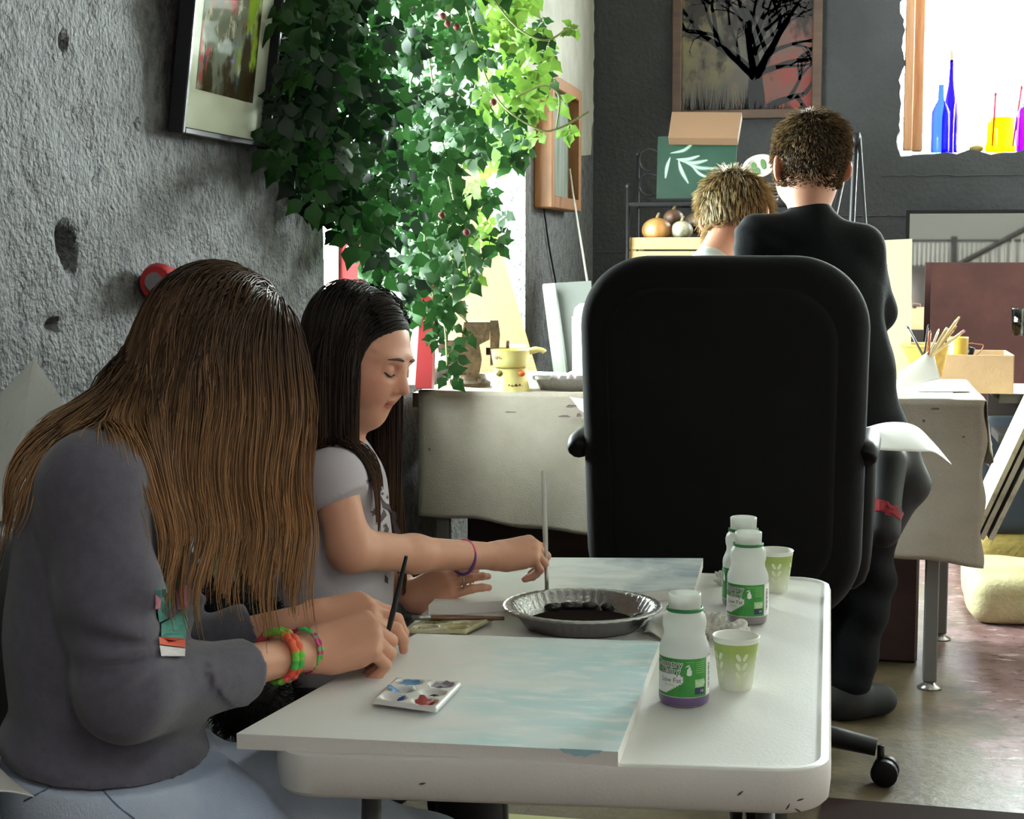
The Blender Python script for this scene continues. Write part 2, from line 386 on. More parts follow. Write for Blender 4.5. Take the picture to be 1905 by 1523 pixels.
for i in range(12): x = 1.25 + i * .1; MB().box((x, -3.4, (.95 + (x - 1.15) * .56) / 2), (.018, .018, .95 + (x - 1.15) * .56)).build('baluster', m_rail, e)
# ceiling lamps over the front half of the studio
m_lamp = mat('lamp_tube', 'ffffff', .5, emit='fffdf8', estr=34.0)
m_metal_w = mat('white_enamel', 'dddddd', .5)
for k, (x, y) in enumerate(((.9, -.6), (.9, -3.0))):
    e = empty('ceiling_lamp', (x, y, ZC - .08), ('long fluorescent ceiling lamp nearest the table' if k == 0 else 'long fluorescent ceiling lamp by the landing'), 'lamp', 'fluorescent ceiling lamps')
    MB().box((x, y, ZC - .03), (.32, 1.3, .06)).build('housing', m_metal_w, e)
    for dx in (-.08, .08): MB().tube([(x + dx, y - .6, ZC - .085), (x + dx, y + .6, ZC - .085)], .02, 8).build('tube', m_lamp, e)
e = empty('wall_lamp', (.62, -3.78, .4), 'lamp of three small lit shades below the landing seen in the mirror', 'lamp')
for z in (.50, .62, .75): MB().box((.62, -3.74, z), (.10, .08, .08), bev=.01).build('lit_shade', m_lamp, e)
MB().box((.62, -3.79, .62), (.04, .03, .4)).build('back_plate', m_dark, e)
# ================================================================ smooth bodies: distance fields turned into one continuous surface
def rc(a, b, ra, rb, k=.02, op='u'):
    a = np.asarray(a, np.float32); b = np.asarray(b, np.float32); ba = b - a; l2 = float(ba @ ba) + 1e-9
    def f(p):
        t = np.clip(((p - a) @ ba) / l2, 0, 1); q = p - a - t[:, None] * ba
        return np.sqrt((q * q).sum(1)) - (ra + (rb - ra) * t)
    lo = np.minimum(a - ra, b - rb); hi = np.maximum(a + ra, b + rb)
    return (f, k, op, lo, hi)
def rcc(a, b, ra, rb, cp, cn, k=.02):
    """capsule ended by a flat cut (a cuff)"""
    q = rc(a, b, ra, rb, k); cp = np.asarray(cp, np.float32); cn = np.asarray(cn, np.float32)
    return (lambda p: np.maximum(q[0](p), (p - cp) @ cn), k, 'u', q[3], q[4])
def el(c, M, rad, k=.02, op='u'):
    """ellipsoid: columns of M are its axes"""
    c = np.asarray(c, np.float32); M = np.asarray(M, np.float32); rad = np.asarray(rad, np.float32)
    def f(p):
        q = (p - c) @ M; a = q / rad; k0 = np.sqrt((a * a).sum(1)) + 1e-6; b = a / rad; k1 = np.sqrt((b * b).sum(1)) + 1e-6
        return k0 * (k0 - 1) / k1
    r_ = float(rad.max()); return (f, k, op, c - r_, c + r_)
def sph(c, r_, k=.02, op='u'): return rc(c, np.asarray(c) + 1e-4, r_, r_, k, op)
def chain(pts, rads, k=.02): return [rc(pts[i], pts[i + 1], rads[i], rads[i + 1], k) for i in range(len(pts) - 1)]
def field(prims, disp=None, cuts=()):
    """cuts: (point, outward normal) planes that end the shape"""
    cull = [False]
    def f(p):
        d = None; a, b = p.min(0) - .09, p.max(0) + .09
        for g, k, op, _l, _h in prims:
            if cull[0] and ((_l > b).any() or (_h < a).any()): continue
            e = g(p)
            if d is None: d = e
            elif op == 'u':
                h = np.clip(.5 + .5 * (e - d) / k, 0, 1); d = e + (d - e) * h - k * h * (1 - h)
            else:
                h = np.clip(.5 - .5 * (d + e) / k, 0, 1); d = d + (-e - d) * h + k * h * (1 - h)
        if d is None: return np.full(len(p), .1, np.float32)
        if disp is not None: d = d + disp(p).astype(np.float32)
        for c, n, rad in cuts:
            q = p - np.asarray(c, np.float32); s = q @ np.asarray(n, np.float32)
            if rad: s = np.where((q * q).sum(1) < rad * rad, s, -1e3)
            d = np.maximum(d, s)
        return d
    ps = [q for q in prims if q[2] == 'u']; f.cull = cull
    f.lo = np.min([q[3] for q in ps], 0) - .03; f.hi = np.max([q[4] for q in ps], 0) + .03
    return f
def polygonize(f, h, lo=None, hi=None):
    lo = f.lo if lo is None else np.asarray(lo, np.float32); hi = f.hi if hi is None else np.asarray(hi, np.float32)
    B = 4; nc = np.ceil((hi - lo) / (B * h)).astype(int) + 1
    I = np.stack(np.meshgrid(*[np.arange(n) for n in nc], indexing='ij'), -1).reshape(-1, 3)
    dc = f((lo + (I + .5) * B * h).astype(np.float32))
    act = np.abs(dc) < B * h * 1.25 + .004
    N = nc * B; V = np.repeat(np.repeat(np.repeat(np.where(dc < 0, -1., 1.).astype(np.float32).reshape(nc), B, 0), B, 1), B, 2)
    sub = np.stack(np.meshgrid(*[np.arange(B)] * 3, indexing='ij'), -1).reshape(-1, 3)
    Ia = I[act]; key = (Ia // 5) @ np.array([1000000, 1000, 1]); od = np.argsort(key, kind='stable'); Ia = Ia[od]; cut = np.flatnonzero(np.diff(key[od])) + 1
    idx = (Ia[:, None, :] * B + sub[None]).reshape(-1, 3); vals = np.empty(len(idx), np.float32); bd = [0] + list(cut * 64) + [len(idx)]; f.cull[0] = True
    for s, t in zip(bd[:-1], bd[1:]): vals[s:t] = f((lo + (idx[s:t] + .5) * h).astype(np.float32))
    f.cull[0] = False
    V[idx[:, 0], idx[:, 1], idx[:, 2]] = vals
    V[0] = V[-1] = 1; V[:, 0] = V[:, -1] = 1; V[:, :, 0] = V[:, :, -1] = 1
    s = V < 0
    cnt = np.zeros(tuple(N - 1), np.int8)
    for a in (0, 1):
        for b in (0, 1):
            for c in (0, 1): cnt += s[a:N[0] - 1 + a, b:N[1] - 1 + b, c:N[2] - 1 + c]
    cells = np.argwhere((cnt > 0) & (cnt < 8)); cid = -np.ones(tuple(N - 1), np.int32); cid[tuple(cells.T)] = np.arange(len(cells))
    acc = np.zeros((len(cells), 3)); num = np.zeros(len(cells))
    offs = [(a, b, c) for a in (0, 1) for b in (0, 1) for c in (0, 1)]
    val = {o: V[cells[:, 0] + o[0], cells[:, 1] + o[1], cells[:, 2] + o[2]] for o in offs}
    for o in offs:
        for ax in range(3):
            if o[ax]: continue
            p = list(o); p[ax] = 1; p = tuple(p); a, b = val[o], val[p]; m = (a < 0) != (b < 0)
            t = np.where(m, a / np.where(m, a - b, 1), 0); q = np.array(o, float)[None] + t[:, None] * np.eye(3)[ax]
            acc += np.where(m[:, None], q, 0); num += m
    P = lo + (cells + acc / num[:, None] + .5) * h
    F = []
    for ax in range(3):
        sl0 = [slice(None)] * 3; sl1 = [slice(None)] * 3; sl0[ax] = slice(0, -1); sl1[ax] = slice(1, None)
        e = np.argwhere(s[tuple(sl0)] != s[tuple(sl1)]); b, c = [(1, 2), (2, 0), (0, 1)][ax]
        e = e[(e[:, b] > 0) & (e[:, c] > 0)]
        q = []
        for db, dc_ in ((-1, -1), (0, -1), (0, 0), (-1, 0)):
            g = e.copy(); g[:, b] += db; g[:, c] += dc_; q.append(cid[g[:, 0], g[:, 1], g[:, 2]])
        q = np.stack(q, 1); flip = ~s[e[:, 0], e[:, 1], e[:, 2]]; q[flip] = q[flip][:, ::-1]; F.append(q)
    F = np.vstack(F); F = F[(F >= 0).all(1)]
    return P, F
def grad(f, p, e=.002):
    g = np.stack([f(p + np.eye(3, dtype=np.float32)[i] * e) - f(p - np.eye(3, dtype=np.float32)[i] * e) for i in range(3)], 1)
    return g / (np.linalg.norm(g, axis=1)[:, None] + 1e-9)
def sines(seed, freq, n=6):
    r_ = np.random.RandomState(seed); D = r_.randn(n, 3); D /= np.linalg.norm(D, axis=1)[:, None]; D *= freq * r_.uniform(.6, 1.6, (n, 1)); ph = r_.uniform(0, 6.28, n)
    return lambda p: np.sin(p @ D.T.astype(np.float32) + ph).sum(1) / n
# ---------------------------------------------------------------- heads, hands
def head_prims(c, F_, U_, S, ear=True, closed=True):
    """child's head: c = middle of the head, F_ = where the face looks, U_ = crown, S = height chin to crown"""
    F_ = nrm(F_); U_ = nrm(U_ - F_ * (U_ @ F_)); L_ = np.cross(U_, F_); M = np.stack([F_, U_, L_], 1)
    P = lambda f, u, l=0.: c + (F_ * f + U_ * u + L_ * l) * S
    E = lambda f, u, l, a, b, d, k=.02, op='u': el(P(f, u, l), M, (a * S, b * S, d * S), k * S * 5, op)
    pr = [E(-.06, .13, 0, .43, .375, .355), E(.10, -.10, 0, .305, .36, .275, .03), E(.05, -.25, 0, .26, .18, .225, .03)]
    pr += [E(.285, -.412, 0, .085, .085, .10, .022)]
    for s in (-1, 1):
        pr += [E(.255, -.135, s * .155, .115, .12, .10, .03), E(.30, .095, s * .12, .085, .035, .11, .02)]
    pr += [rc(P(.375, .03), P(.468, -.115), .030 * S, .043 * S, .012 * S * 3)]
    pr += [rc(P(.375, .03), P(.40, -.10), .032 * S, .05 * S, .02 * S * 3)]
    for s in (-1, 1): pr += [sph(P(.418, -.137, s * .048), .031 * S, .02 * S)]
    for s in (-1, 1): pr += [E(.425, .0, s * .150, .085, .058, .085, .008, 's')]
    for s in (-1, 1): pr += [E(.312, -.008, s * .142, .082, .072, .082, .003)]
    pr += [E(.355, -.232, 0, .055, .028, .085, .006), E(.350, -.282, 0, .055, .032, .070, .006), E(.30, -.345, 0, .05, .05, .09, .02)]
    pr += [rc(P(.430, -.257, -.075), P(.430, -.257, .075), .010 * S, .010 * S, .012 * S, 's')]
    if ear:
        for s in (-1, 1):
            A = frame(F_ * .9 + U_ * -.1 + L_ * s * -.45, U_ + F_ * -.15)
            pr += [el(P(-.045, -.03, s * .365), A, (.085 * S, .13 * S, .035 * S), .02 * S), el(P(-.02, -.12, s * .35), A, (.05 * S, .06 * S, .03 * S), .02 * S)]
    return pr, P, (F_, U_, L_)
def hand_prims(w, f, n, l, sc, curls, thumb, spread=(.10, .03, -.04, -.12), rad=1.):
    """w wrist, f towards knuckles, n back of the hand, l towards the thumb side; curls per finger (mcp, pip, dip) in degrees; thumb = two points (f, n, l)"""
    f = nrm(f); n = nrm(n - f * (n @ f)); l = nrm(np.asarray(l) - f * (l @ f) - n * (l @ n))
    P = lambda a, b, c: w + (f * a + n * b + l * c) * sc
    pr = []; tips = []
    lat = (.031, .010, -.011, -.030); dist = (.086, .089, .083, .074)
    LEN = ((.043, .026, .021), (.047, .030, .022), (.043, .028, .021), (.034, .021, .018))
    for i in range(4):
        k0 = P(dist[i], .004 if i in (1, 2) else 0, lat[i])
        pr.append(rc(P(.0, 0, lat[i] * .55), k0, .0165 * sc, .0125 * sc * rad, .016 * sc))
        pr.append(rc(P(.02, -.008, lat[i] * .8), P(dist[i] - .02, -.008, lat[i]), .013 * sc, .010 * sc, .016 * sc))
        a = 0; p = k0; dl = f + l * spread[i]
        r_ = (.0105, .0098, .0088, .0075) if i < 3 else (.0092, .0085, .0076, .0066)
        for j in range(3):
            a += R(curls[i][j]); q = p + nrm(nrm(dl) * math.cos(a) - n * math.sin(a)) * LEN[i][j] * sc
            pr.append(rc(p, q, r_[j] * sc * rad, r_[j + 1] * sc * rad, .004 * sc)); p = q
        tips.append(p)
    t0, t1, t2 = P(.018, -.010, .026), P(*thumb[0]), P(*thumb[1])
    pr += [rc(t0, t1, .0175 * sc, .0125 * sc, .014 * sc), rc(t1, t2, .0118 * sc, .0092 * sc, .004 * sc)]
    tips.append(t2)
    return pr, tips
# ---------------------------------------------------------------- hair
def strands(roots, d0, length, n, body, off, grav, flow=None, stiff=.8, wob=.0, seed=0, curl=0.):
    """march each strand from its root: keeps its heading, sinks with gravity, slides over the body"""
    r_ = np.random.RandomState(seed); p = roots.astype(np.float32).copy(); d = d0.astype(np.float32).copy(); out = [p.copy()]
    L = np.broadcast_to(np.asarray(length, np.float32), (len(p),)); st = (L / n)[:, None]; G = np.array([0, 0, -1], np.float32)
    off = np.broadcast_to(np.asarray(off, np.float32), (len(p),))
    ph = r_.uniform(0, 6.28, (len(p), 1)); wn = r_.randn(len(p), 3).astype(np.float32)
    for i in range(n):
        t = (i + 1) / n; d = d * stiff + G * grav
        if flow is not None: d = d + flow(p, t)
        if wob: d = d + wn * wob * np.sin(ph + t * 9)
        d /= np.linalg.norm(d, axis=1)[:, None] + 1e-9
        q = p + d * st; e = body(q); m = e < off
        if m.any():
            g = grad(body, q[m]); q[m] += g * (off[m] - e[m])[:, None]
            dd = q - p; dd /= np.linalg.norm(dd, axis=1)[:, None] + 1e-9; d[m] = dd[m]
        p = q; out.append(p.copy())
    return np.stack(out, 1)
def clump(S, every, power, amt, seed=0):
    r_ = np.random.RandomState(seed); n = len(S); k = max(1, n // every); c = r_.choice(n, k, replace=False)
    D = ((S[:, None, 2] - S[None, c, 2]) ** 2).sum(-1); D2 = ((S[:, None, -1] - S[None, c, -1]) ** 2).sum(-1); j = c[(D + .25 * D2).argmin(1)]
    t = np.linspace(0, 1, S.shape[1]) ** power; w = (amt * t)[None, :, None]
    return S * (1 - w) + S[j] * w
def hair_mesh(name, S, r0, r1, m, parent, colfn, seed=0):
    n, k, _ = S.shape; tan = np.gradient(S, axis=1); tan /= np.linalg.norm(tan, axis=2)[..., None] + 1e-9
    ref = np.array([.31, .77, .55]); a = np.cross(tan, ref); a /= np.linalg.norm(a, axis=2)[..., None] + 1e-9; b = np.cross(tan, a)
    t = np.linspace(0, 1, k); rr = (r0 + (r1 - r0) * t ** 1.5)[None, :, None]
    V = np.stack([S + rr * (math.cos(q) * a + math.sin(q) * b) for q in (0, 2.094, 4.189)], 2).reshape(-1, 3)
    base = (np.arange(n)[:, None] * k + np.arange(k - 1)[None]).reshape(-1) * 3
    F = np.vstack([np.stack([base + i, base + (i + 1) % 3, base + 3 + (i + 1) % 3, base + 3 + i], 1) for i in range(3)])
    r_ = np.random.RandomState(seed); v = r_.uniform(-1, 1, n)
    C = colfn(np.repeat(v[:, None], k, 1), np.broadcast_to(t, (n, k)), S)
    C = np.repeat(C.reshape(-1, 3), 3, 0)
    o = mesh_raw(name, V, F, m, parent, True, C); tag(o, kind='stuff'); return o
def lerp3(a, b, t): return np.asarray(a) * (1 - t)[..., None] + np.asarray(b) * t[..., None]
def scalp(P, frm, S, n, test, seed=0, lift=.01):
    """random roots on the skull: test(f, u, l) keeps those where hair grows"""
    r_ = np.random.RandomState(seed); v = r_.randn(n * 4, 3); v /= np.linalg.norm(v, axis=1)[:, None]
    loc = v * np.array([.43, .375, .355]) + np.array([-.06, .13, 0]); loc = loc[test(loc[:, 0], loc[:, 1], loc[:, 2])][:n]
    Fd, Ud, Ld = frm; o = P(0, 0, 0)
    pos = o + (loc[:, :1] * Fd + loc[:, 1:2] * Ud + loc[:, 2:] * Ld) * S
    nn = (loc - np.array([-.06, .13, 0])) / np.array([.43, .375, .355]) ** 2; nn = nn[:, :1] * Fd + nn[:, 1:2] * Ud + nn[:, 2:] * Ld
    return pos, nn / np.linalg.norm(nn, axis=1)[:, None], loc
# ================================================================ the folding table and what lies on it
TZ = .57
TC = [A3(-.650, 1.700, 0), A3(0, 1.767, 0), A3(-.008, 2.865, 0), A3(-.662, 2.865, 0)]
def tmap(u, v): return TC[0] * (1 - u) * (1 - v) + TC[1] * u * (1 - v) + TC[2] * u * v + TC[3] * (1 - u) * v
TWD, TLN = .65, 1.12
def rr_loop(ins, rad, n=10):
    pts = []; rad = max(rad - ins, .004)
    for cx, cy, a0 in ((1, 0, -90), (1, 1, 0), (0, 1, 90), (0, 0, 180)):
        for i in range(n + 1):
            a = R(a0 + 90 * i / n); x = (TWD - ins - rad if cx else ins + rad) + rad * math.cos(a); y = (TLN - ins - rad if cy else ins + rad) + rad * math.sin(a)
            pts.append((x / TWD, y / TLN))
    return pts
m_plastic = mat('white_table_plastic', 'd9d8d4', .42, spec=.45, bump=.06, bscale=220)
e = empty('folding_table', (-.33, 2.3, 0), 'white plastic folding table with rounded corners in the foreground', 'table')
mb = MB(); layers = [(.030, TZ - .052), (.008, TZ - .052), (.002, TZ - .046), (0, TZ - .026), (.0, TZ - .010), (.003, TZ - .002), (.007, TZ), (.012, TZ), (.0155, TZ - .003), (.019, TZ - .0035)]
loops = [[np.append(tmap(u, v)[:2], z) for u, v in rr_loop(i, .062)] for i, z in layers]; n = len(loops[0])
V = [p for l in loops for p in l]; F = [(i * n + k, i * n + (k + 1) % n, (i + 1) * n + (k + 1) % n, (i + 1) * n + k) for i in range(len(layers) - 1) for k in range(n)]
F += [tuple(range(n))[::-1], tuple((len(layers) - 1) * n + k for k in range(n))]
mb.add(V, F).build('table_top', m_plastic, e, smooth=True, auto=40)
TS = TZ - .0035
m_gm = mat('grey_table_metal', '6b6e70', .45, metal=.6)
for v, s in ((.16, 1), (.84, -1)):
    a, b = tmap(.12, v), tmap(.88, v); a[2] = b[2] = TZ - .05; dn = A3(0, -.05 * s, -(TZ - .05) + .013)
    for p in (a, b): MB().tube([p, p + dn], .0125, 10).build('leg', m_gm, e, smooth=True)
    MB().tube([a + dn, b + dn], .0125, 10).build('foot_bar', m_gm, e, smooth=True)
    MB().tube([(a + b) / 2 + dn * .45 + A3(-.2, 0, 0), (a + b) / 2 + dn * .45 + A3(.2, 0, 0)], .009, 8).build('cross_bar', m_gm, e, smooth=True)
# scuffs on the front apron
m_scuff = mat('dark_scuff', '4a4744', .8)
for (x, y, a) in ((1466, 1500, 60), (1489, 1487, 20), (1484, 1507, 150), (786, 1457, 10), (1377, 1475, 40), (1700, 1475, 0)):
    if x > 1543: continue
    p = onz(x, y, TZ - .035); p = ony(x, y, 1.699 + .103 * (p[0] + .65) - .0006)
    d = nrm(A3(math.cos(R(a)), .103 * math.cos(R(a)), math.sin(R(a))))
    MB().tube([p - d * .004, p, p + d * .004], [.0006, .0012, .0004], 5).build('scuff', m_scuff, e)
# --- canvases
def paint_mat(name, base, washes, gloss=.45):
    """washes: (colour, scale, stretch, lo, hi, axis weights, offset)"""
    m = bpy.data.materials.new(name); m.use_nodes = True; nd = m.node_tree.nodes; L = m.node_tree.links; b = nd['Principled BSDF']; b.inputs['Roughness'].default_value = gloss; b.inputs['Specular IOR Level'].default_value = .2
    tc = nd.new('ShaderNodeTexCoord'); src = None
    for (c, sc, st, lo, hi, wts, off) in washes:
        mp = nd.new('ShaderNodeMapping'); mp.inputs['Scale'].default_value = st; L.new(tc.outputs['Object'], mp.inputs[0])
        n = nd.new('ShaderNodeTexNoise'); n.inputs['Scale'].default_value = sc; n.inputs['Detail'].default_value = 7; n.inputs['Roughness'].default_value = .6; L.new(mp.outputs[0], n.inputs['Vector'])
        dp = nd.new('ShaderNodeVectorMath'); dp.operation = 'DOT_PRODUCT'; dp.inputs[1].default_value = wts; L.new(tc.outputs['Object'], dp.inputs[0])
        ad = nd.new('ShaderNodeMath'); L.new(n.outputs[0], ad.inputs[0]); L.new(dp.outputs['Value'], ad.inputs[1])
        a2 = nd.new('ShaderNodeMath'); L.new(ad.outputs[0], a2.inputs[0]); a2.inputs[1].default_value = off
        rp = nd.new('ShaderNodeValToRGB'); rp.color_ramp.elements[0].position = lo; rp.color_ramp.elements[1].position = hi; L.new(a2.outputs[0], rp.inputs[0])
        x = nd.new('ShaderNodeMix'); x.data_type = 'RGBA'; L.new(rp.outputs[0], x.inputs[0])
        if src is None: x.inputs[6].default_value = lin(base) + (1,)
        else: L.new(src, x.inputs[6])
        x.inputs[7].default_value = lin(c) + (1,); src = x.outputs[2]
    L.new(src, b.inputs['Base Color']); return m
m_cvs = mat('canvas_edge', 'dedcd8', .7, bump=.1, bscale=300)
def canvas_obj(name, corners, th, m_face, label, drips=()):
    c = [np.asarray(p) for p in corners]; base = sum(c) / 4
    e = empty(name, base - A3(0, 0, th), label, 'canvas')
    up = A3(0, 0, 1)
    MB().add([p - up * th for p in c] + [p - up * .0008 for p in c], [(3, 2, 1, 0), (0, 1, 5, 4), (1, 2, 6, 5), (2, 3, 7, 6), (3, 0, 4, 7), (4, 5, 6, 7)]).build('stretched_edge', m_cvs, e)
    MB().add([p - up * .0008 for p in c] + c, [(0, 1, 5, 4), (1, 2, 6, 5), (2, 3, 7, 6), (3, 0, 4, 7), (4, 5, 6, 7)]).build('painted_face', m_face, e)
    for q in drips: q(e)
    return e
CZ = TS + .019
c1 = [onz(440, 1364, CZ), onz(1150, 1398, CZ), onz(1228, 1193, CZ), onz(775, 1178, CZ)]
m_c1 = paint_mat('pale_cyan_wash', 'ecedeb', [('c2e2e6', 4, (1, 2, 1), .48, .80, (1.2, .1, 0), .07), ('e6efef', 14, (1.2, 3.5, 1), .52, .66, (.2, 0, 0), 0), ('b4d8de', 9, (1.5, 2, 1), .66, .9, (.75, .30, 0), -.06)])
def drip(e):
    a = onz(1040, 1393, CZ); b = onz(1105, 1396, CZ)
    loop = [(0, .001), (.05, .001), (.046, -.003), (.037, -.004), (.031, -.0075), (.024, -.006), (.018, -.007), (.012, -.004), (.006, -.004)]
    d = nrm(b - a); MB().prism([(x, y) for x, y in loop][::-1], a + np.cross(d, A3(0, 0, 1)) * .0002, d, A3(0, 0, 1), .0006).build('paint_drip', mat('cyan_drip', '9fc8d4', .5), e)
canvas_obj('painted_canvas', c1, .0185, m_c1, 'white stretched canvas with pale blue wash nearest the camera', [drip])
CZ2 = TS + .0185
c2 = [onz(797, 1126, CZ2), onz(1292, 1094, CZ2), onz(1308, 1038, CZ2), onz(884, 1036, CZ2)]
m_c2 = paint_mat('grey_wash', 'dfe3de', [('8a97a2', 4, (1.5, 1, 1), .62, .80, (1.5, .6, 0), .02), ('c3c9c6', 8, (1, 2.5, 1), .45, .7, (.3, 0, 0), 0)])
canvas_obj('painted_canvas', c2, .018, m_c2, 'white canvas with grey blue corner under the girl\'s outstretched brush')
# --- paint trays
def tray(name, fl, fr, br, bl, label, m, blobs, zt=TS, dirty=None):
    c = [onz(*p, zt + .012) for p in (fl, fr, br, bl)]; base = sum(c) / 4; base[2] = zt
    e = empty(name, base, label, 'paint tray')
    wells = [(.27, .18), (.74, .18), (.27, .5), (.74, .5), (.27, .82), (.74, .82)]
    def pt(u, v):
        p = c[0] * (1 - u) * (1 - v) + c[1] * u * (1 - v) + c[2] * u * v + c[3] * (1 - u) * v; dz = 0
        for wx, wy in wells:
            q = ((u - wx) / .19) ** 2 + ((v - wy) / .13) ** 2; dz = min(dz, -.010 * max(0, 1 - q ** 1.5))
        ed = min(u, 1 - u, v, 1 - v); dz -= .006 * max(0, 1 - ed / .035) ** 2
        r_ = math.hypot(max(0, abs(u - .5) - .42), max(0, abs(v - .5) - .42))
        q = p.copy(); k = 1 - .25 * r_; q[:2] = base[:2] + (p[:2] - base[:2]) * k; q[2] += dz; return q
    MB().grid(36, 36, pt, th=.0012).build('tray', m, e, smooth=True)
    r_ = random.Random(len(label))
    for (w, col, sz, du, dv) in blobs:
        wx, wy = wells[w]; wx += du; wy += dv; V = [pt(wx, wy) + A3(0, 0, .0075)]; F = []; n = 14
        for j in (1, 2):
            for i in range(n):
                t = 2 * math.pi * i / n; k = j / 2 * (1 + .18 * r_.uniform(-1, 1)); V.append(pt(wx + .17 * sz * math.cos(t) * k, wy + .115 * sz * math.sin(t) * k) + A3(0, 0, .0068 if j == 1 else .0030))
        F = [(0, 1 + i, 1 + (i + 1) % n) for i in range(n)] + [(1 + i, 1 + n + i, 1 + n + (i + 1) % n, 1 + (i + 1) % n) for i in range(n)]
        MB().add(V, F).build('paint_dab', mat('paint_' + col, col, .18, spec=.6), e, smooth=True)
    return e
m_tray = mat('glossy_white_tray', 'e6e6e4', .22, spec=.6)
tray('paint_tray', (690, 1300), (813, 1317), (862, 1266), (735, 1258), 'white paint tray with blue, grey and red dabs on the near canvas', m_tray,
     [(0, '2f5fae', .42, .10, .03), (1, 'b04a48', .75, -.02, .03), (1, 'd8552c', .5, .12, -.02), (3, '4a0f16', .52, .02, .0), (2, '3f86c4', .7, -.10, .0), (2, 'dfe6ea', .55, .14, -.02), (4, '5f9fd0', 1.0, 0, 0), (5, '85889a', 1.0, 0, 0)], zt=CZ)
m_tray2 = mat('dirty_tray', 'd6d3bc', .25, spec=.6, var='a79f6a', vscale=25)
tray('paint_tray', (752, 1170), (868, 1172), (922, 1146), (800, 1140), 'smeared white paint tray between the two canvases', m_tray2,
     [(0, '8d8a58', .8, 0, 0), (1, '7b7a45', .6, 0, 0), (3, 'b39a6e', .8, 0, 0), (4, '20222c', .6, 0, 0), (5, 'b5633a', .6, .1, 0), (2, '9c9a6a', .9, 0, 0)])
# --- brushes
def brush(name, pts, rads, cols, label):
    """pts: tip, ferrule start, handle start, handle end"""
    p = [np.asarray(q, float) for q in pts]; e = empty(name, p[0], label, 'paintbrush', 'paintbrushes on the table')
    MB().tube([p[0], p[0] * .5 + p[1] * .5, p[1]], [.0008, rads[0] * 1.2, rads[0]], 8).build('bristles', mat('bristle_' + cols[0], cols[0], .7), e, smooth=True)
    MB().tube([p[1], p[2]], rads[0], 8).build('ferrule', mat('ferrule_metal', 'a8a6a0', .3, metal=.9), e, smooth=True)
    MB().tube([p[2], p[2] * .7 + p[3] * .3, p[3]], [rads[0], rads[1], rads[2]], 8).build('handle', cols[1], e, smooth=True, auto=50)
    return e
tip1 = onz(706, 1243, CZ + .002); top1 = W(756, 1034, 2.12)
ln = lambda a, b, t: a + (b - a) * t
m_bh1 = mat('black_handle', '17181a', .3)
brush('paintbrush', [tip1, ln(tip1, top1, .07), ln(tip1, top1, .22), top1], (.0028, .0042, .0026), ('2a2522', m_bh1), 'black paintbrush held by the girl in grey')
tip2 = onz(1018, 1112, CZ2 + .002); top2 = W(1011, 876, 2.66)
m_bh2 = mat('clear_acrylic_handle', 'c9cac2', .15, spec=.8, alpha=.55)
brush('paintbrush', [tip2, ln(tip2, top2, .06), ln(tip2, top2, .3), top2], (.0034, .0046, .0040), ('4a4238', m_bh2), 'clear handled paintbrush held upright over the far canvas')
a, b = onz(742, 1148, TS + .018), onz(938, 1150, TS + .012)
brush('paintbrush', [a, ln(a, b, .12), ln(a, b, .3), b], (.0045, .0050, .003), ('15151a', mat('brown_handle', '6d4a33', .4)), 'brown handled paintbrush lying across the smeared tray')
# --- foil pie pan
m_foil = mat('crinkled_foil', 'a9a9a7', .28, metal=1., bump=.25, bscale=180)
pc = onz(1083, 1163, TS); e = empty('foil_pie_pan', pc, 'fluted aluminium pie pan holding dark paint water', 'pie pan')
NP = 144; prof = [(.0, .0015, 0), (.088, .0015, 0), (.092, .003, .0), (.100, .016, 1), (.110, .031, 1), (.1135, .034, .3), (.120, .0345, 0), (.1245, .0335, 0), (.1255, .0315, 0), (.1235, .031, 0)]
V = []; F = []
for (r_, z, w) in prof:
    for k in range(NP):
        t = 2 * math.pi * k / NP; q = r_ + .0016 * w * math.sin(t * 48) ; V.append((pc[0] + q * math.cos(t), pc[1] + q * math.sin(t), TS + z + (.0006 * math.sin(t * 40) if r_ > .119 else 0)))
F = [(i * NP + k, i * NP + (k + 1) % NP, (i + 1) * NP + (k + 1) % NP, (i + 1) * NP + k) for i in range(len(prof) - 1) for k in range(NP)]
MB().add(V, F).build('pan', m_foil, e, smooth=True)
r3 = random.Random(5); V = [(pc[0], pc[1], TS + .006)]; n = 40
for i in range(n):
    t = 2 * math.pi * i / n; q = .088 * (1 - .10 * abs(MN.noise(Vector((math.cos(t) * 2, math.sin(t) * 2, 4))))); V.append((pc[0] + q * math.cos(t), pc[1] + q * math.sin(t), TS + .006))
MB().add(V, [(0, 1 + i, 1 + (i + 1) % n) for i in range(n)]).build('paint_water', mat('dark_paint_water', '2a2321', .6, spec=0.), e)
for i in range(7):
    t = r3.uniform(-.9, 1.2) + 1.2; q = .094; p = A3(pc[0] + q * math.cos(t), pc[1] + q * math.sin(t), TS + .011)
    MB().lathe([(.001, .006), (.008, .004), (.011, 0), (.009, -.004)], 10, p, sx=r3.uniform(.8, 1.6)).build('paint_blot', mat('dark_blot', '1b1716', .4), e, smooth=True)
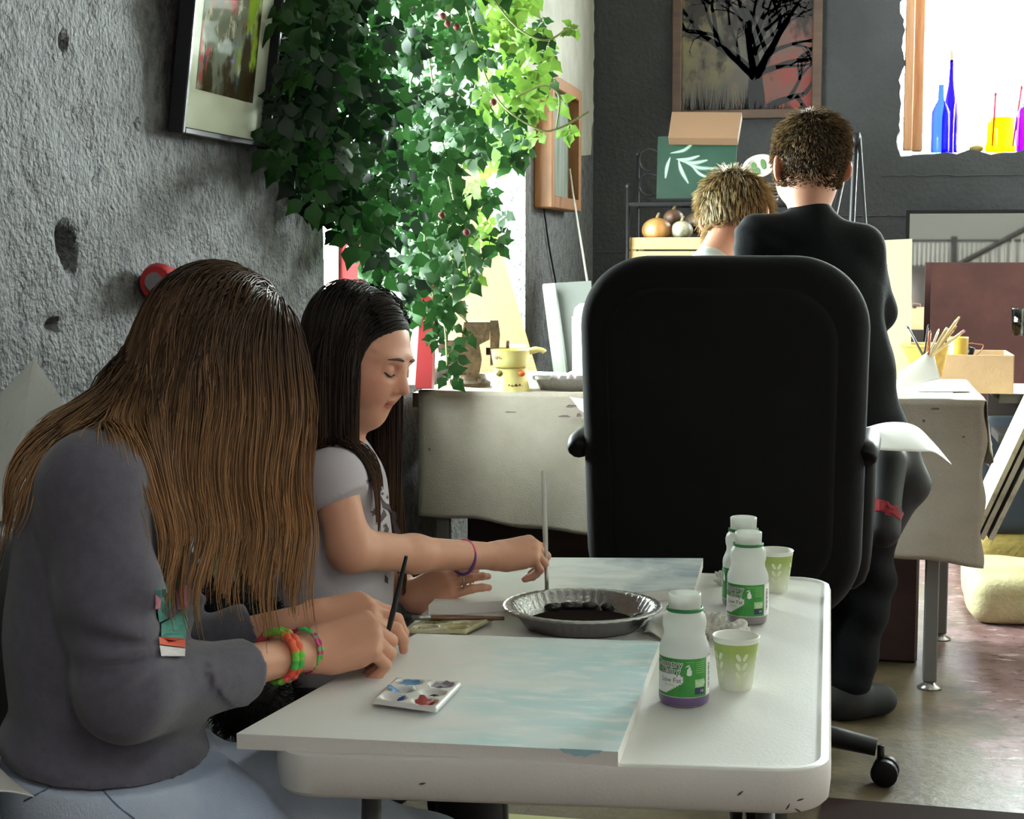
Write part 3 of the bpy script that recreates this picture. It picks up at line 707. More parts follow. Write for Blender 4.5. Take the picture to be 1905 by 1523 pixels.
# --- milk bottles with wrapped labels
m_hdpe = mat('milky_plastic', 'e4e6e2', .35, spec=.4, trans=.55)
m_ring = mat('green_cap_ring', '2f7d45', .4)
m_lab_g = mat('label_green', '3f9a3f', .45, var='2f8436', vscale=30)
m_lab_w = mat('label_white', 'ecedea', .5); m_lab_k = mat('label_dark', '2a3350', .5); m_lab_t = mat('label_text', '4b4f4a', .5); m_lab_l = mat('label_pale_green', '9fd08a', .5)
def text_mesh(s, size):
    cu = bpy.data.curves.new('t', 'FONT'); cu.body = s; cu.size = size; cu.resolution_u = 3; ob = bpy.data.objects.new('t', cu); COL.objects.link(ob)
    dg = bpy.context.evaluated_depsgraph_get(); me = bpy.data.meshes.new_from_object(ob.evaluated_get(dg))
    V = np.array([v.co[:] for v in me.vertices]); F = [tuple(p.vertices) for p in me.polygons]
    bpy.data.objects.remove(ob); bpy.data.curves.remove(cu); bpy.data.meshes.remove(me); return V, F
def wrap(e, name, V, F, rad, a0, z0, lift, m):
    """flat artwork (x along the label, y up) wrapped round a cylinder; a0 = angle where x = 0"""
    P = [((rad + lift) * math.cos(a0 + v[0] / rad), (rad + lift) * math.sin(a0 + v[0] / rad), z0 + v[1]) for v in V]
    return MB().add(P, F).build(name, m, e, world=False)
def rect(x0, y0, x1, y1, n=8):
    V = [(x0 + (x1 - x0) * i / n, y) for i in range(n + 1) for y in (y0, y1)]; return V, [(2 * i, 2 * i + 2, 2 * i + 3, 2 * i + 1) for i in range(n)]
def bottle(loc, turn, label, liquid, sc=1.):
    e = empty('milk_bottle', loc, label, 'bottle', 'milk bottles used for paint water')
    rb = .0322
    prof = [(.0, .0012), (.026, 0), (.0305, .003), (.0322, .009), (.0322, .066), (.0326, .072), (.0318, .078), (.0290, .085), (.0268, .0905), (.0264, .096), (.0282, .103), (.0285, .110), (.0268, .117), (.0228, .122), (.0212, .124), (.0208, .131), (.0212, .141), (.0212, .1445), (.0196, .1455), (.0190, .143), (.0190, .126)]
    MB().lathe(prof, 32).build('body', m_hdpe, e, smooth=True, world=False, auto=60)
    MB().lathe([(.0225, .1225), (.0242, .1232), (.0242, .1268), (.0225, .1275)], 32).build('cap_ring', m_ring, e, smooth=True, world=False, auto=60)
    if liquid: MB().lathe([(.0, .0022), (.027, .0012), (.0312, .0035), (.03275, .009), (.03275, .0145), (.0, .0150)], 32).build('paint_water', liquid, e, smooth=True, world=False, auto=40)
    a0 = turn; x1 = rb * 2.9
    o = wrap(e, 'label', *rect(-rb * 1.15, .0155, rb * 2.15, .0655, 40), rb, a0, 0, .0004, m_lab_g)
    def art(nm, s, size, x, y, m, lift=.0010):
        V, F = text_mesh(s, size); V = [(v[0] + x, v[1] + y) for v in V]; wrap(e, nm, V, F, rb, a0, 0, lift, m)
    # white blob behind the lower words and outlined lettering
    for i in range(12):
        y = .0195 + i * .0021; xr = .0085 if .033 < y < .042 else .0055 if y >= .042 else -.014 + (y - .019) * 1.55
        wrap(e, 'white_patch', *rect(-.036, y, xr, y + .00215, 10), rb, a0, 0, .0007, m_lab_w)
    for dx in (-.0007, .0007):
        for dy in (-.0006, .0006):
            art('lettering_outline', 'Country', .0125, -.0350 + dx, .0545 + dy, m_lab_w, .0008); art('lettering_outline', 'Dairy', .0125, -.0230 + dx, .0452 + dy, m_lab_w, .0008)
    art('lettering', 'Country', .0125, -.0350, .0545, m_lab_t); art('lettering', 'Dairy', .0125, -.0230, .0452, m_lab_t)
    art('lettering', 'Low Fat', .0088, -.0225, .0345, m_lab_t); art('lettering', '1% Milk', .005, -.018, .0290, m_lab_l)
    # state silhouette, small lines of print, two boxes, barcode strip
    mit = [(.0130, .045), (.0165, .0435), (.0195, .045), (.0195, .050), (.0180, .0525), (.0175, .0555), (.0160, .0565), (.0150, .0535), (.0135, .0520)]
    wrap(e, 'state_emblem', [(.0165, .049)] + mit, [(0, 1 + i, 1 + (i + 1) % 9) for i in range(9)], rb, a0, 0, .0009, m_lab_w)
    mit2 = [(.0105, .0545), (.0150, .0560), (.0175, .0585), (.0140, .0575)]
    wrap(e, 'state_emblem', mit2, [(0, 1, 2, 3)], rb, a0, 0, .0009, m_lab_w)
    for i in range(6): wrap(e, 'print_line', *rect(.0255, .0610 - i * .0028, .0385, .0616 - i * .0028, 6), rb, a0, 0, .0009, m_lab_l)
    wrap(e, 'print_line', *rect(.012, .0612, .0235, .0617, 6), rb, a0, 0, .0009, m_lab_l)
    wrap(e, 'claim_box', *rect(.0240, .0280, .0390, .0385, 8), rb, a0, 0, .0008, m_lab_l); wrap(e, 'claim_box', *rect(.0240, .0190, .0390, .0275, 8), rb, a0, 0, .0008, m_lab_k)
    art('lettering', 'NON', .0062, .0252, .0318, m_lab_w); art('lettering', 'GMO', .0042, .0262, .0290, m_lab_w, .0011); art('lettering', '1%', .005, .0315, .0215, m_lab_w)
    wrap(e, 'white_strip', *rect(.0425, .0155, .0690, .0655, 14), rb, a0, 0, .0008, m_lab_w)
    for i in range(14): wrap(e, 'barcode_bar', *rect(.0470, .024 + i * .0024, .0530, .0250 + i * .0024 + (.0006 if i % 3 else 0), 4), rb, a0, 0, .0011, m_lab_t)
    for ch in e.children:
        pass
    e.scale = (sc, sc, sc); return e
m_purple = mat('purple_water', '6a5580', .3); m_greyw = mat('grey_water', '8d8685', .3)
def face_cam(p): return math.atan2(-p[1], -p[0])
p = onz(1272, 1306, TS); bottle(p, face_cam(p) - .30, 'milk bottle with purple water, nearest the camera beside the canvas', m_purple)
p = onz(1390, 1156, TS); bottle(p, face_cam(p) - .42, 'milk bottle with a green label and grey water in front of its twin', m_greyw, 1.0)
p = onz(1381, 1127, TS); bottle(p, face_cam(p) - 1.6, 'milk bottle standing furthest back, mostly hidden by its twin', m_greyw, 1.03)
# --- paper cups
def cup_mat():
    m = bpy.data.materials.new('cup_paper'); m.use_nodes = True; nd = m.node_tree.nodes; L = m.node_tree.links; b = nd['Principled BSDF']; b.inputs['Roughness'].default_value = .5
    tc = nd.new('ShaderNodeTexCoord'); s = nd.new('ShaderNodeSeparateXYZ'); L.new(tc.outputs['Object'], s.inputs[0])
    mr = nd.new('ShaderNodeMapRange'); mr.inputs[1].default_value = .004; mr.inputs[2].default_value = .056; L.new(s.outputs[2], mr.inputs[0])
    rp = nd.new('ShaderNodeValToRGB'); el_ = rp.color_ramp.elements; el_[0].color = lin('e4e8d6') + (1,); el_[1].color = lin('9fb45f') + (1,); el_[1].position = .95; el_[0].position = .12
    L.new(mr.outputs[0], rp.inputs[0]); L.new(rp.outputs[0], b.inputs['Base Color']); return m
m_cup = cup_mat(); m_cupw = mat('cup_white', 'e9ebe2', .5); m_leafp = mat('cup_leaf_print', 'dfe6c2', .5)
def cup(loc, label, turn=0.):
    e = empty('paper_cup', loc, label, 'cup', 'paper cups on the table')
    h, r0, r1 = .070, .0222, .0310; rad = lambda z: r0 + (r1 - r0) * z / h
    MB().lathe([(r0, 0), (rad(h * .92), h * .92)], 36).build('printed_wall', m_cup, e, smooth=True, world=False)
    MB().lathe([(rad(h * .92), h * .92), (r1, h - .001), (r1 + .0012, h + .0008), (r1 + .0004, h + .0022), (r1 - .001, h + .001), (rad(h * .5) - .001, h * .5), (r0 - .001, .006), (0, .006)], 36).build('rim', m_cupw, e, smooth=True, world=False)
    V = []; F = []
    for c_ in range(5):
        for row in range(4):
            for s in (-1, 1):
                a0 = turn + c_ * 2 * math.pi / 5 + s * .17; z0 = .010 + row * .0125; pts = []
                for q in range(10):
                    t = 2 * math.pi * q / 10; u, v = .0078 * math.cos(t) * (1 - .25 * math.cos(t) ** 2), .0030 * math.sin(t)
                    a_ = R(58); x, y = u * math.cos(a_) - v * math.sin(a_), u * math.sin(a_) + v * math.cos(a_); pts.append((s * x * .9, y))
                n = len(V); rr = rad(z0 + .006) + .0004
                V += [((rad(z0 + y) + .0004) * math.cos(a0 + x / rr), (rad(z0 + y) + .0004) * math.sin(a0 + x / rr), z0 + y) for x, y in pts]; F.append(tuple(range(n, n + 10)))
    o = MB().add(V, F).build('leaf_print', m_leafp, e, world=False); tag(o, kind='stuff')
    return e
p = onz(1368, 1278, TS); cup(p, 'green leaf patterned paper cup beside the nearest milk bottle', face_cam(p) + .3)
p = onz(1441, 1098, TS); cup(p, 'green leaf patterned paper cup at the far corner of the table', face_cam(p) + .1)
# --- crumpled tissues and napkins
m_tis = mat('tissue_paper', 'e2e0d8', .85, trans=.25)
def crumple(name, c, size, seed, label, cat, flat=1., grp=None):
    rs = np.random.RandomState(seed); s1, s2 = sines(seed, 3.1 / 1, 7), sines(seed + 9, 8.0, 7); n = 26; V = []; F = []
    for i in range(n + 1):
        th = math.pi * i / n
        for k in range(n * 2):
            ph = math.pi * k / n; d = np.array([math.sin(th) * math.cos(ph), math.sin(th) * math.sin(ph), math.cos(th)]); q = (d[None] * 1.0).astype(np.float32)
            r_ = 1 + .55 * abs(float(s1(q * 1.3)[0])) - .35 + .55 * abs(float(s2(q)[0])); V.append(np.array(c) + d * np.array(size) * r_ * np.array([1, 1, flat]))
    m2 = n * 2; F = [(i * m2 + k, (i + 1) * m2 + k, (i + 1) * m2 + (k + 1) % m2, i * m2 + (k + 1) % m2) for i in range(n) for k in range(m2)]
    V = np.array(V); V[:, 2] = np.maximum(V[:, 2], c[2] - size[2] * .75)
    return tag(MB().add(V, F).build(name, m_tis, smooth=False), label, cat, grp)
p = onz(1335, 1190, TS); crumple('crumpled_tissue', p + A3(-.012, .012, .018), (.026, .024, .024), 2, 'crumpled white tissue behind the nearest paper cup', 'tissue')
p = onz(1368, 1195, TS); crumple('crumpled_tissue', p + A3(0, .012, .014), (.020, .020, .018), 4, 'smaller twisted white tissue between cup and far milk bottles', 'tissue')
p = onz(1342, 1088, TS); crumple('crumpled_tissue', p + A3(0, 0, .011), (.014, .013, .015), 6, 'tiny white tissue lump left of the far milk bottles', 'tissue')
q = [onz(1196, 1180, TS + .002), onz(1262, 1200, TS + .002), onz(1275, 1150, TS + .02), onz(1215, 1145, TS + .003)]
mb = MB(); mb.grid(10, 10, lambda u, v: q[0] * (1 - u) * (1 - v) + q[1] * u * (1 - v) + q[2] * u * v + q[3] * (1 - u) * v + A3(0, 0, .004 * (1 + math.sin(u * 7 + v * 5))), th=.0008)
tag(mb.build('paper_napkin', m_tis, smooth=True), 'folded white napkin tucked between pie pan and milk bottle', 'napkin')
# ================================================================ office chair
m_fab = mat('black_chair_fabric', '08080a', .85, spec=.25, sheen=.06, bump=.15, bscale=500)
m_blk = mat('black_plastic', '08080a', .5, spec=.3)
CY = np.array([-.232, 3.50, 0]); chx = nrm(A3(math.cos(R(-2)), math.sin(R(-2)), 0)); chy = np.cross(A3(0, 0, 1), chx)   # chair's right, chair's front (away from the camera)
e = empty('office_chair', CY, 'high-backed black office chair turned away behind the white table', 'chair')
LC = lambda a, b, z: CY + chx * a + chy * b + A3(0, 0, z)
def rbox2(c, X, Y, Z, hx, hy, hz, rad, rnd_, lean=0., bow=0., taper=0.):
    """padded slab: rounded rectangle in X-Z of corner radius rad, thickness 2hy along Y"""
    c = np.asarray(c, np.float32); M = np.stack([X, Y, Z], 1).astype(np.float32)
    def f(p):
        q = (p - c) @ M; x, y, z = q[:, 0], q[:, 1], q[:, 2]; y = y - lean * z - bow * x * x; x = x * (1 + taper * z)
        dx = np.abs(x) - (hx - rad); dz = np.abs(z) - (hz - rad)
        d2 = np.sqrt(np.maximum(dx, 0) ** 2 + np.maximum(dz, 0) ** 2) + np.minimum(np.maximum(dx, dz), 0) - rad
        wx = d2 + rnd_; wy = np.abs(y) - (hy - rnd_)
        return np.minimum(np.maximum(wx, wy), 0) + np.sqrt(np.maximum(wx, 0) ** 2 + np.maximum(wy, 0) ** 2) - rnd_
    r_ = max(hx, hz) * 1.3; return (f, .01, 'u', c - r_, c + r_)
Zu = A3(0, 0, 1)
bc = LC(.005, -.245, .765)
V, F = polygonize(field([rbox2(bc, chx, chy, Zu, .290, .042, .380, .150, .036, lean=-.10, bow=.35, taper=-.06)]), .008); mesh_raw('backrest', V, F, m_fab, e)
V, F = polygonize(field([rbox2(bc + chy * -.032, chx, chy, Zu, .235, .016, .320, .12, .015, lean=-.10, bow=.35, taper=-.06)]), .008); mesh_raw('back_panel', V, F, m_fab, e)
V, F = polygonize(field([rbox2(LC(0, .03, .47), chx, Zu, chy, .26, .05, .27, .10, .04)]), .010); mesh_raw('seat', V, F, m_fab, e)
for s in (-1, 1):
    x = .282 * s
    MB().tube(bez([LC(x * .80, -.03, .44), LC(x, -.03, .46), LC(x * 1.04, -.02, .60), LC(x * 1.04, .0, .72)], 14), .020, 10).build('arm_support', m_blk, e, smooth=True)
    MB().tube(bez([LC(x * 1.04, -.235, .735), LC(x * 1.06, -.20, .752), LC(x * 1.06, .0, .752), LC(x * 1.04, .08, .735)], 16), [.020] + [.024] * 14 + [.018], 12).build('arm_pad', m_blk, e, smooth=True)
MB().tube([LC(0, 0, .10), LC(0, 0, .42)], .028, 14).build('gas_column', m_blk, e, smooth=True)
MB().box(LC(0, .02, .415), (.18, .2, .04), np.stack([chx, chy, Zu], 1), bev=.01).build('tilt_box', m_blk, e)
MB().tube(bez([LC(0, -.08, .41), LC(0, -.2, .40), LC(0, -.235, .55)], 10), .022, 8).build('back_bar', m_blk, e, smooth=True)
a0 = math.atan2(3.45 - CY[1], .113 - CY[0])
for k in range(5):
    a = a0 + k * 2 * math.pi / 5; d = A3(math.cos(a), math.sin(a), 0); t = np.cross(Zu, d)
    MB().tube([CY + Zu * .112, CY + d * .16 + Zu * .105, CY + d * .33 + Zu * .080], [.030, .027, .019], 10).build('base_leg', m_blk, e, smooth=True)
    c = CY + d * .34
    hub = MB().tube([c + Zu * .085, c + Zu * .045], .008, 8).build('caster', m_blk, e, smooth=True)
    for s in (-1, 1):
        w = c + t * .016 * s + d * .010 + Zu * .029
        MB().tube([w - t * .011, w - t * .008, w + t * .008, w + t * .011], [.024, .029, .029, .024], 18).build('wheel', m_blk, hub, smooth=True, auto=50)
# ================================================================ workbench, drop cloth and the things on it
BZ = .764; BX0, BX1, BY0, BY1 = -1.16, .36, 4.24, 4.92
m_steel = mat('grey_steel_leg', '73706c', .5, metal=.3)
e = empty('workbench', ((BX0 + BX1) / 2, 4.55, 0), 'steel-legged workbench under the drop cloth at the back', 'workbench')
MB().box(((BX0 + BX1) / 2, (BY0 + BY1) / 2, BZ - .02), (BX1 - BX0, BY1 - BY0, .04)).build('bench_top', mat('bench_wood', '6a4b35', .6), e)
for x, y in ((BX1 - .11, BY0 + .02 - .06 + .06), (BX1 - .05, BY1 - .1), (BX0 + .08, BY0 + .03), (BX0 + .08, BY1 - .1)):
    lg = MB().box((x, y, (BZ - .04) / 2 + .01), (.036, .036, BZ - .06), bev=.003).build('leg', m_steel, e)
    MB().lathe([(0, 0), (.030, 0), (.032, .004), (.018, .012), (.012, .02)], 14, (x, y, 0)).build('foot_pad', mat('chrome_foot', 'b8b6b0', .3, metal=.9), lg, smooth=True)
m_cloth = mat('cotton_drop_cloth', 'b9b1a2', .85, var='a69c8c', vscale=4, bump=.3, bscale=260, trans=.12)
bl, br = ony(750, 958, BY0 - .02), ony(1818, 1052, BY0 - .02)
r4 = random.Random(11); CT = BZ + .006
e = empty('drop_cloth', (-.4, 4.3, BZ), 'stained off-white drop cloth hanging over the workbench', 'cloth')
def zbot(x):
    t = (x - bl[0]) / (br[0] - bl[0]); return bl[2] * (1 - t) + br[2] * t + .006 * math.sin(x * 11) + .003 * math.sin(x * 31)
def front(u, v):
    x = BX0 + .02 + u * (BX1 + .012 - BX0 - .02); z = CT - v * (CT - zbot(x)); y = BY0 - .012 - .012 * v * (1 + math.sin(x * 7 + 1)) - .004 * math.sin(x * 23 + v * 3) * v
    return A3(x + (.006 * math.sin(z * 40) if u > .999 else 0), y, z)
MB().grid(90, 30, front, th=-.0025).build('front_fall', m_cloth, e, smooth=True)
MB().grid(60, 20, lambda u, v: A3(BX0 + .02 + u * (BX1 + .012 - BX0 - .02), BY0 - .012 + v * (BY1 - BY0 + .02), CT + .0015 + .003 * math.sin(u * 40) * math.sin(v * 9) * (v > .05)), th=.0025).build('top_spread', m_cloth, e, smooth=True)
def side(u, v):
    y = BY0 - .012 + u * (BY1 - BY0); z = CT - v * (.13 + .10 * u + .03 * math.sin(u * 9)); return A3(BX1 + .014 + .05 * v * (u + .2) + .012 * math.sin(u * 16) * v, y, z)
MB().grid(30, 12, side, th=-.0025).build('side_fall', m_cloth, e, smooth=True)
m_stain = mat('purple_brown_stain', '7d6a66', .9)
for (x, y, w, h) in ((1065, 755, 14, 3), (1052, 774, 12, 2.5), (1078, 772, 5, 5), (952, 766, 14, 1.5), (800, 835, 3, 3), (1740, 760, 10, 2.5), (1718, 782, 3, 3), (1792, 812, 3, 2)):
    p = ony(x, y, BY0 - .026); s = p[1] / FPX
    V = [p] + [p + A3(math.cos(t) * w * s * r4.uniform(.7, 1.2), -.0012, math.sin(t) * h * s * r4.uniform(.6, 1.2)) for t in np.linspace(0, 6.28, 13)[:-1]]
    MB().add([q + A3(0, -.006, 0) for q in V], [(0, 1 + i, 1 + (i + 1) % 12) for i in range(12)]).build('stain', m_stain, e)
tag(MB().box((-.42, 4.66, .29), (1.30, .30, .58), bev=.008).build('wooden_chest', mat('dark_maroon_wood', '3a211e', .55, var='2a1715', vscale=3, stretch=(1, 8, 8))), 'dark maroon wooden chest standing under the workbench', 'chest')
# --- bench vise
m_rust = mat('rusty_iron', '6b5a47', .65, metal=.35, var='40362c', vscale=25, bump=.4, bscale=90)
vp = onz(872, 718, CT); e = empty('bench_vise', vp, 'rusty brown bench vise beside the yellow burner', 'vise'); VX = RT; VY = nrm(np.cross(Zu, RT)); Rv = np.stack([VX, VY, Zu], 1)
Pv = lambda a, b, c: vp + VX * a + VY * b + Zu * c
MB().lathe([(0, 0), (.062, 0), (.064, .012), (.052, .020), (.048, .034), (0, .036)], 20, vp).build('swivel_base', m_rust, e, smooth=True, auto=40)
for a in (-.045, .035): MB().lathe([(0, 0), (.011, 0), (.011, .012), (0, .013)], 6, Pv(a, -.045, .012)).build('bolt', m_rust, e)
MB().prism([(-.050, .034), (.030, .034), (.038, .075), (.030, .120), (.060, .135), (.062, .185), (-.012, .185), (-.020, .135), (-.050, .115)], Pv(0, .035, 0), VX, Zu, .07).build('fixed_body', m_rust, e)
MB().prism([(-.085, .098), (-.045, .088), (-.040, .120), (-.020, .126), (-.020, .135), (-.070, .132), (-.088, .118)], Pv(0, .03, 0), VX, Zu, .06).build('anvil_horn', m_rust, e)
MB().prism([(.062, .06), (.085, .07), (.090, .15), (.085, .190), (.062, .190)], Pv(0, .035, 0), VX, Zu, .07).build('moving_jaw', m_rust, e)
MB().tube([Pv(.05, 0, .10), Pv(.12, 0, .10)], .011, 10).build('screw', m_rust, e, smooth=True)
MB().tube([Pv(.112, -.05, .13), Pv(.112, .05, .07)], .005, 8).build('handle', m_rust, e, smooth=True)
# --- yellow ceramic burner: bowl on its stand
m_cer = mat('yellow_glazed_ceramic', 'd9cf86', .25, spec=.6); m_brn = mat('brown_flower_print', '6d4a22', .5)
fp = onz(950, 727, CT)
e = empty('burner_stand', fp, 'yellow ceramic burner stand with brown flower print on the workbench', 'burner')
MB().lathe([(.054, 0), (.052, .01), (.047, .035), (.046, .058), (.048, .064), (.044, .064), (.042, .05), (.048, .003)], 28, fp).build('stand', m_cer, e, smooth=True, auto=50)
for a in (-.75, .70, 2.6): q = fp + A3(math.cos(face_cam(fp) + a) * .0458, math.sin(face_cam(fp) + a) * .0458, .052); MB().lathe([(0, -.010), (.009, -.006), (.012, 0), (.009, .006), (0, .010)], 10, q).build('vent_hole', mat('vent_orange' if a > 0 and a < 1 else 'vent_shadow', 'd0672a' if 0 < a < 1 else '7d743e', .6), e, smooth=True)
def flower(c, rad, z, a, e):
    for dx, dy, s in ((0, 0, 1), (.011, .002, .7), (-.011, -.001, .7), (.019, -.002, .5), (-.019, .002, .5)):
        n = 9; V = [((rad + .0006) * math.cos(a + (dx + s * .0055 * math.cos(t) * (1 + .3 * math.cos(4 * t))) / rad) + c[0], (rad + .0006) * math.sin(a + (dx + s * .0055 * math.cos(t) * (1 + .3 * math.cos(4 * t))) / rad) + c[1], c[2] + z + dy + s * .0055 * math.sin(t) * (1 + .3 * math.cos(4 * t))) for t in np.linspace(0, 6.283, n + 1)[:-1]]
        MB().add(V, [tuple(range(n))]).build('flower_print', m_brn, e)
flower(fp, .050, .018, face_cam(fp) + .30, e)
fq = fp + A3(0, 0, .0645); e = empty('burner_bowl', fq, 'yellow ceramic bowl with a side handle sitting on the burner stand', 'bowl')
MB().lathe([(0, 0), (.038, 0), (.048, .008), (.052, .030), (.054, .048), (.0555, .050), (.053, .050), (.050, .030), (.040, .010), (0, .008)], 28, fq).build('bowl', m_cer, e, smooth=True, auto=60)
MB().tube(bez([fq + RT * .050 + Zu * .044, fq + RT * .070 + Zu * .050, fq + RT * .088 + Zu * .048, fq + RT * .094 + Zu * .042], 10), [.009] * 4 + [.007] * 6, 8).build('handle', m_cer, e, smooth=True)
flower(fq, .0535, .030, face_cam(fq) - .85, e)
# --- foil pan, paper roll, papers
m_paper = mat('white_paper', 'e8e8e4', .75, trans=.2)
fo = onz(1062, 724, CT); e = empty('foil_roasting_pan', fo, 'shallow foil pan of paint tubes on the workbench', 'pan')
def rrect(hx, hy, rad, n=5): return [(sx * (hx - rad) + rad * math.cos(R(a0 + 90 * i / n)), sy * (hy - rad) + rad * math.sin(R(a0 + 90 * i / n))) for sx, sy, a0 in ((1, 1, 0), (-1, 1, 90), (-1, -1, 180), (1, -1, 270)) for i in range(n + 1)]
lays = [(.085, .055, 0), (.10, .068, .032), (.108, .075, .034), (.108, .075, .031)]; V = []; F = []
for hx, hy, z in lays: V += [fo + RT * x * 1.0 + VY * y + Zu * z for x, y in rrect(hx, hy, .02)]
n = 24; F = [(i * n + k, i * n + (k + 1) % n, (i + 1) * n + (k + 1) % n, (i + 1) * n + k) for i in range(3) for k in range(n)] + [tuple(range(n))]
MB().add(V, F).build('pan', m_foil, e)
for i, c in enumerate(('d8d8d6', 'c9c4cc', '8d6f80')):
    q = fo + RT * (-.05 + i * .045) + Zu * .036
    MB().tube([q - VY * .05, q + VY * .04 + RT * .01], [.010, .013], 8).build('paint_tube', mat('tube_' + c, c, .4), e, smooth=True)
ro = onz(1040, 694, CT); q0 = W(985, 688, 4.7); q1 = W(1068, 686, 4.62); q0[2] = q1[2] = CT + .016
tag(MB().tube([q0, q1], .016, 14).build('paper_roll', m_paper, smooth=True, auto=40), 'rolled white paper lying behind the foil pan', 'paper roll')
def sheet(name, corners, label, cat, bend=0., m=None, nz=0., seed=0, th=.0008, grp=None, n=14):
    c = [np.asarray(q, float) for q in corners]; N = nrm(np.cross(c[1] - c[0], c[3] - c[0])); sn = sines(seed, 30, 6); s2 = sines(seed + 3, 90, 6)
    def f(u, v):
        p = c[0] * (1 - u) * (1 - v) + c[1] * u * (1 - v) + c[2] * u * v + c[3] * (1 - u) * v; q = p[None].astype(np.float32)
        return p + N * (bend * math.sin(math.pi * u) + nz * (abs(float(sn(q)[0])) + .4 * abs(float(s2(q)[0]))))
    return tag(MB().grid(n, n, f, th=th).build(name, m or m_paper, smooth=nz == 0), label, cat, grp)
cz = CT + .003
sheet('paper_sheet', [ony(1060, 738, BY0 - .032), ony(1104, 745, BY0 - .036), ony(1104, 780, BY0 - .05), ony(1078, 762, BY0 - .045)], 'white paper corner hanging over the bench edge beside the chair', 'paper')
sheet('paper_sheet', [onz(1690, 741, cz), onz(1770, 742, cz), onz(1775, 722, cz + .001), onz(1690, 720, cz + .001)], 'flat paper sheet at the right front of the workbench', 'paper')
sheet('paper_sheet', [onz(1705, 728, cz + .003), onz(1805, 728, cz + .003), onz(1800, 708, cz + .003), onz(1700, 706, cz + .003)], 'flat white sheet near the cardboard box end of the workbench', 'paper')
a, b = onz(1688, 722, cz + .004), onz(1738, 722, cz + .004)
sheet('folded_card', [a + A3(-.02, 0, 0), W(1676, 690, 4.36), W(1738, 645, 4.46), W(1750, 705, 4.40)], 'bent white card propped in front of the wicker basket', 'card', bend=.02)
# white rounded canister beside the chair
ca = W(1108, 690, 4.78); ca[2] = CT; e = empty('plastic_canister', ca, 'white rounded plastic canister half hidden by the chair', 'canister')
MB().lathe([(0, 0), (.060, 0), (.064, .01), (.068, .19), (.064, .215), (.050, .228), (0, .234)], 24, ca).build('body', mat('white_polythene', 'e6e6e2', .4), e, smooth=True)
MB().tube([ca + Zu * .01 + RT * -.067, ca + Zu * .19 + RT * -.069], .003, 6).build('seam', mat('white_polythene2', 'd0d0cc', .5), e)
# --- wicker basket with pencils, yellow bowl, mat card
m_wick = mat('yellow_wicker', 'd3ae4e', .6, var='b5893a', vscale=30)
bp = onz(1716, 690, CT); bp = bp * .55 + onz(1716, 720, CT) * .45; e = empty('wicker_basket', bp, 'yellow woven basket full of pencils and brushes', 'basket')
NB = 60; V = []; F = []; rows = 15
for i in range(rows + 1):
    z = .002 + .098 * i / rows; r_ = .056 + .018 * i / rows
    for k in range(NB): t = 2 * math.pi * k / NB; q = r_ + .0022 * math.sin(t * 15 + math.pi * (i % 2)); V.append(bp + A3(q * math.cos(t), q * math.sin(t), z))
F = [(i * NB + k, i * NB + (k + 1) % NB, (i + 1) * NB + (k + 1) % NB, (i + 1) * NB + k) for i in range(rows) for k in range(NB)] + [tuple(range(NB))[::-1]]
MB().add(V, F).build('weave', m_wick, e, smooth=True)
MB().tube([bp + A3(.0745 * math.cos(t), .0745 * math.sin(t), .100) for t in np.linspace(0, 6.283, 37)[:-1]], .005, 8, closed=True).build('rim', m_wick, e, smooth=True)
pen = [((1706, 640), (1687, 605), '3c3a34', .0035, 'dark thin brush at the left of the wicker basket'), ((1722, 640), (1727, 603), '2e2a2a', .0030, 'black pencil in the middle of the wicker basket'), ((1728, 640), (1730, 615), 'a4552f', .0045, 'red-brown pencil stub in the wicker basket'),
       ((1734, 645), (1747, 612), 'e3dcc4', .0035, 'cream pencil standing in the wicker basket'), ((1740, 645), (1762, 610), 'c9b68c', .0050, 'thick tan pencil in the wicker basket'), ((1745, 645), (1785, 589), 'd8bd84', .0050, 'longest light wood brush handle leaning out of the wicker basket'), ((1745, 648), (1779, 606), 'b78d4c', .0045, 'ochre pencil leaning right in the wicker basket'), ((1750, 648), (1794, 615), 'e0c890', .0045, 'yellow pencil with pink eraser leaning furthest right')]
for (a, b, c, rr, lab) in pen:
    p0, p1 = W(*a, 4.45 + rr), W(*b, 4.47); p0 = p0 + (p0 - p1) * .8; e = empty('pencil', p0, lab, 'pencil', 'pencils in the wicker basket')
    MB().tube([p0, p0 * .1 + p1 * .9], rr, 7).build('shaft', mat('pencil_' + c, c, .5), e, smooth=True); MB().tube([p0 * .1 + p1 * .9, p1], [rr, rr * (.95 if 'eraser' in lab or 'thick' in lab else .5)], 7).build('end', mat('eraser_pink', 'd79a96', .7) if 'eraser' in lab else mat('pencil_' + c, c), e, smooth=True)
m_mat = mat('cream_mat_board', 'e6e0bd', .8)
q0, q1, q2, q3 = W(1600, 700, 4.80), W(1694, 700, 4.80), W(1697, 444, 4.88), W(1600, 449, 4.88); q0[2] = q1[2] = CT + .002
e = empty('matted_print', (q0 + q1) / 2, 'cream matted print propped up behind the boy', 'print')
nn = nrm(np.cross(q1 - q0, q3 - q0)); MB().add([q0, q1, q2, q3] + [p - nn * .004 for p in (q0, q1, q2, q3)], [(0, 1, 2, 3), (7, 6, 5, 4), (0, 4, 5, 1), (1, 5, 6, 2), (2, 6, 7, 3), (3, 7, 4, 0)]).build('mat_board', m_mat, e)
s4 = [W(1618, 600, 4.815) + nn * .001, W(1655, 600, 4.815) + nn * .001, W(1655, 486, 4.86) + nn * .001, W(1618, 486, 4.86) + nn * .001]
V = [q0 + (q1 - q0) * u + (q3 - q0) * v + nn * .0008 for u, v in ((.1, .35), (.57, .35), (.57, .83), (.1, .83))]
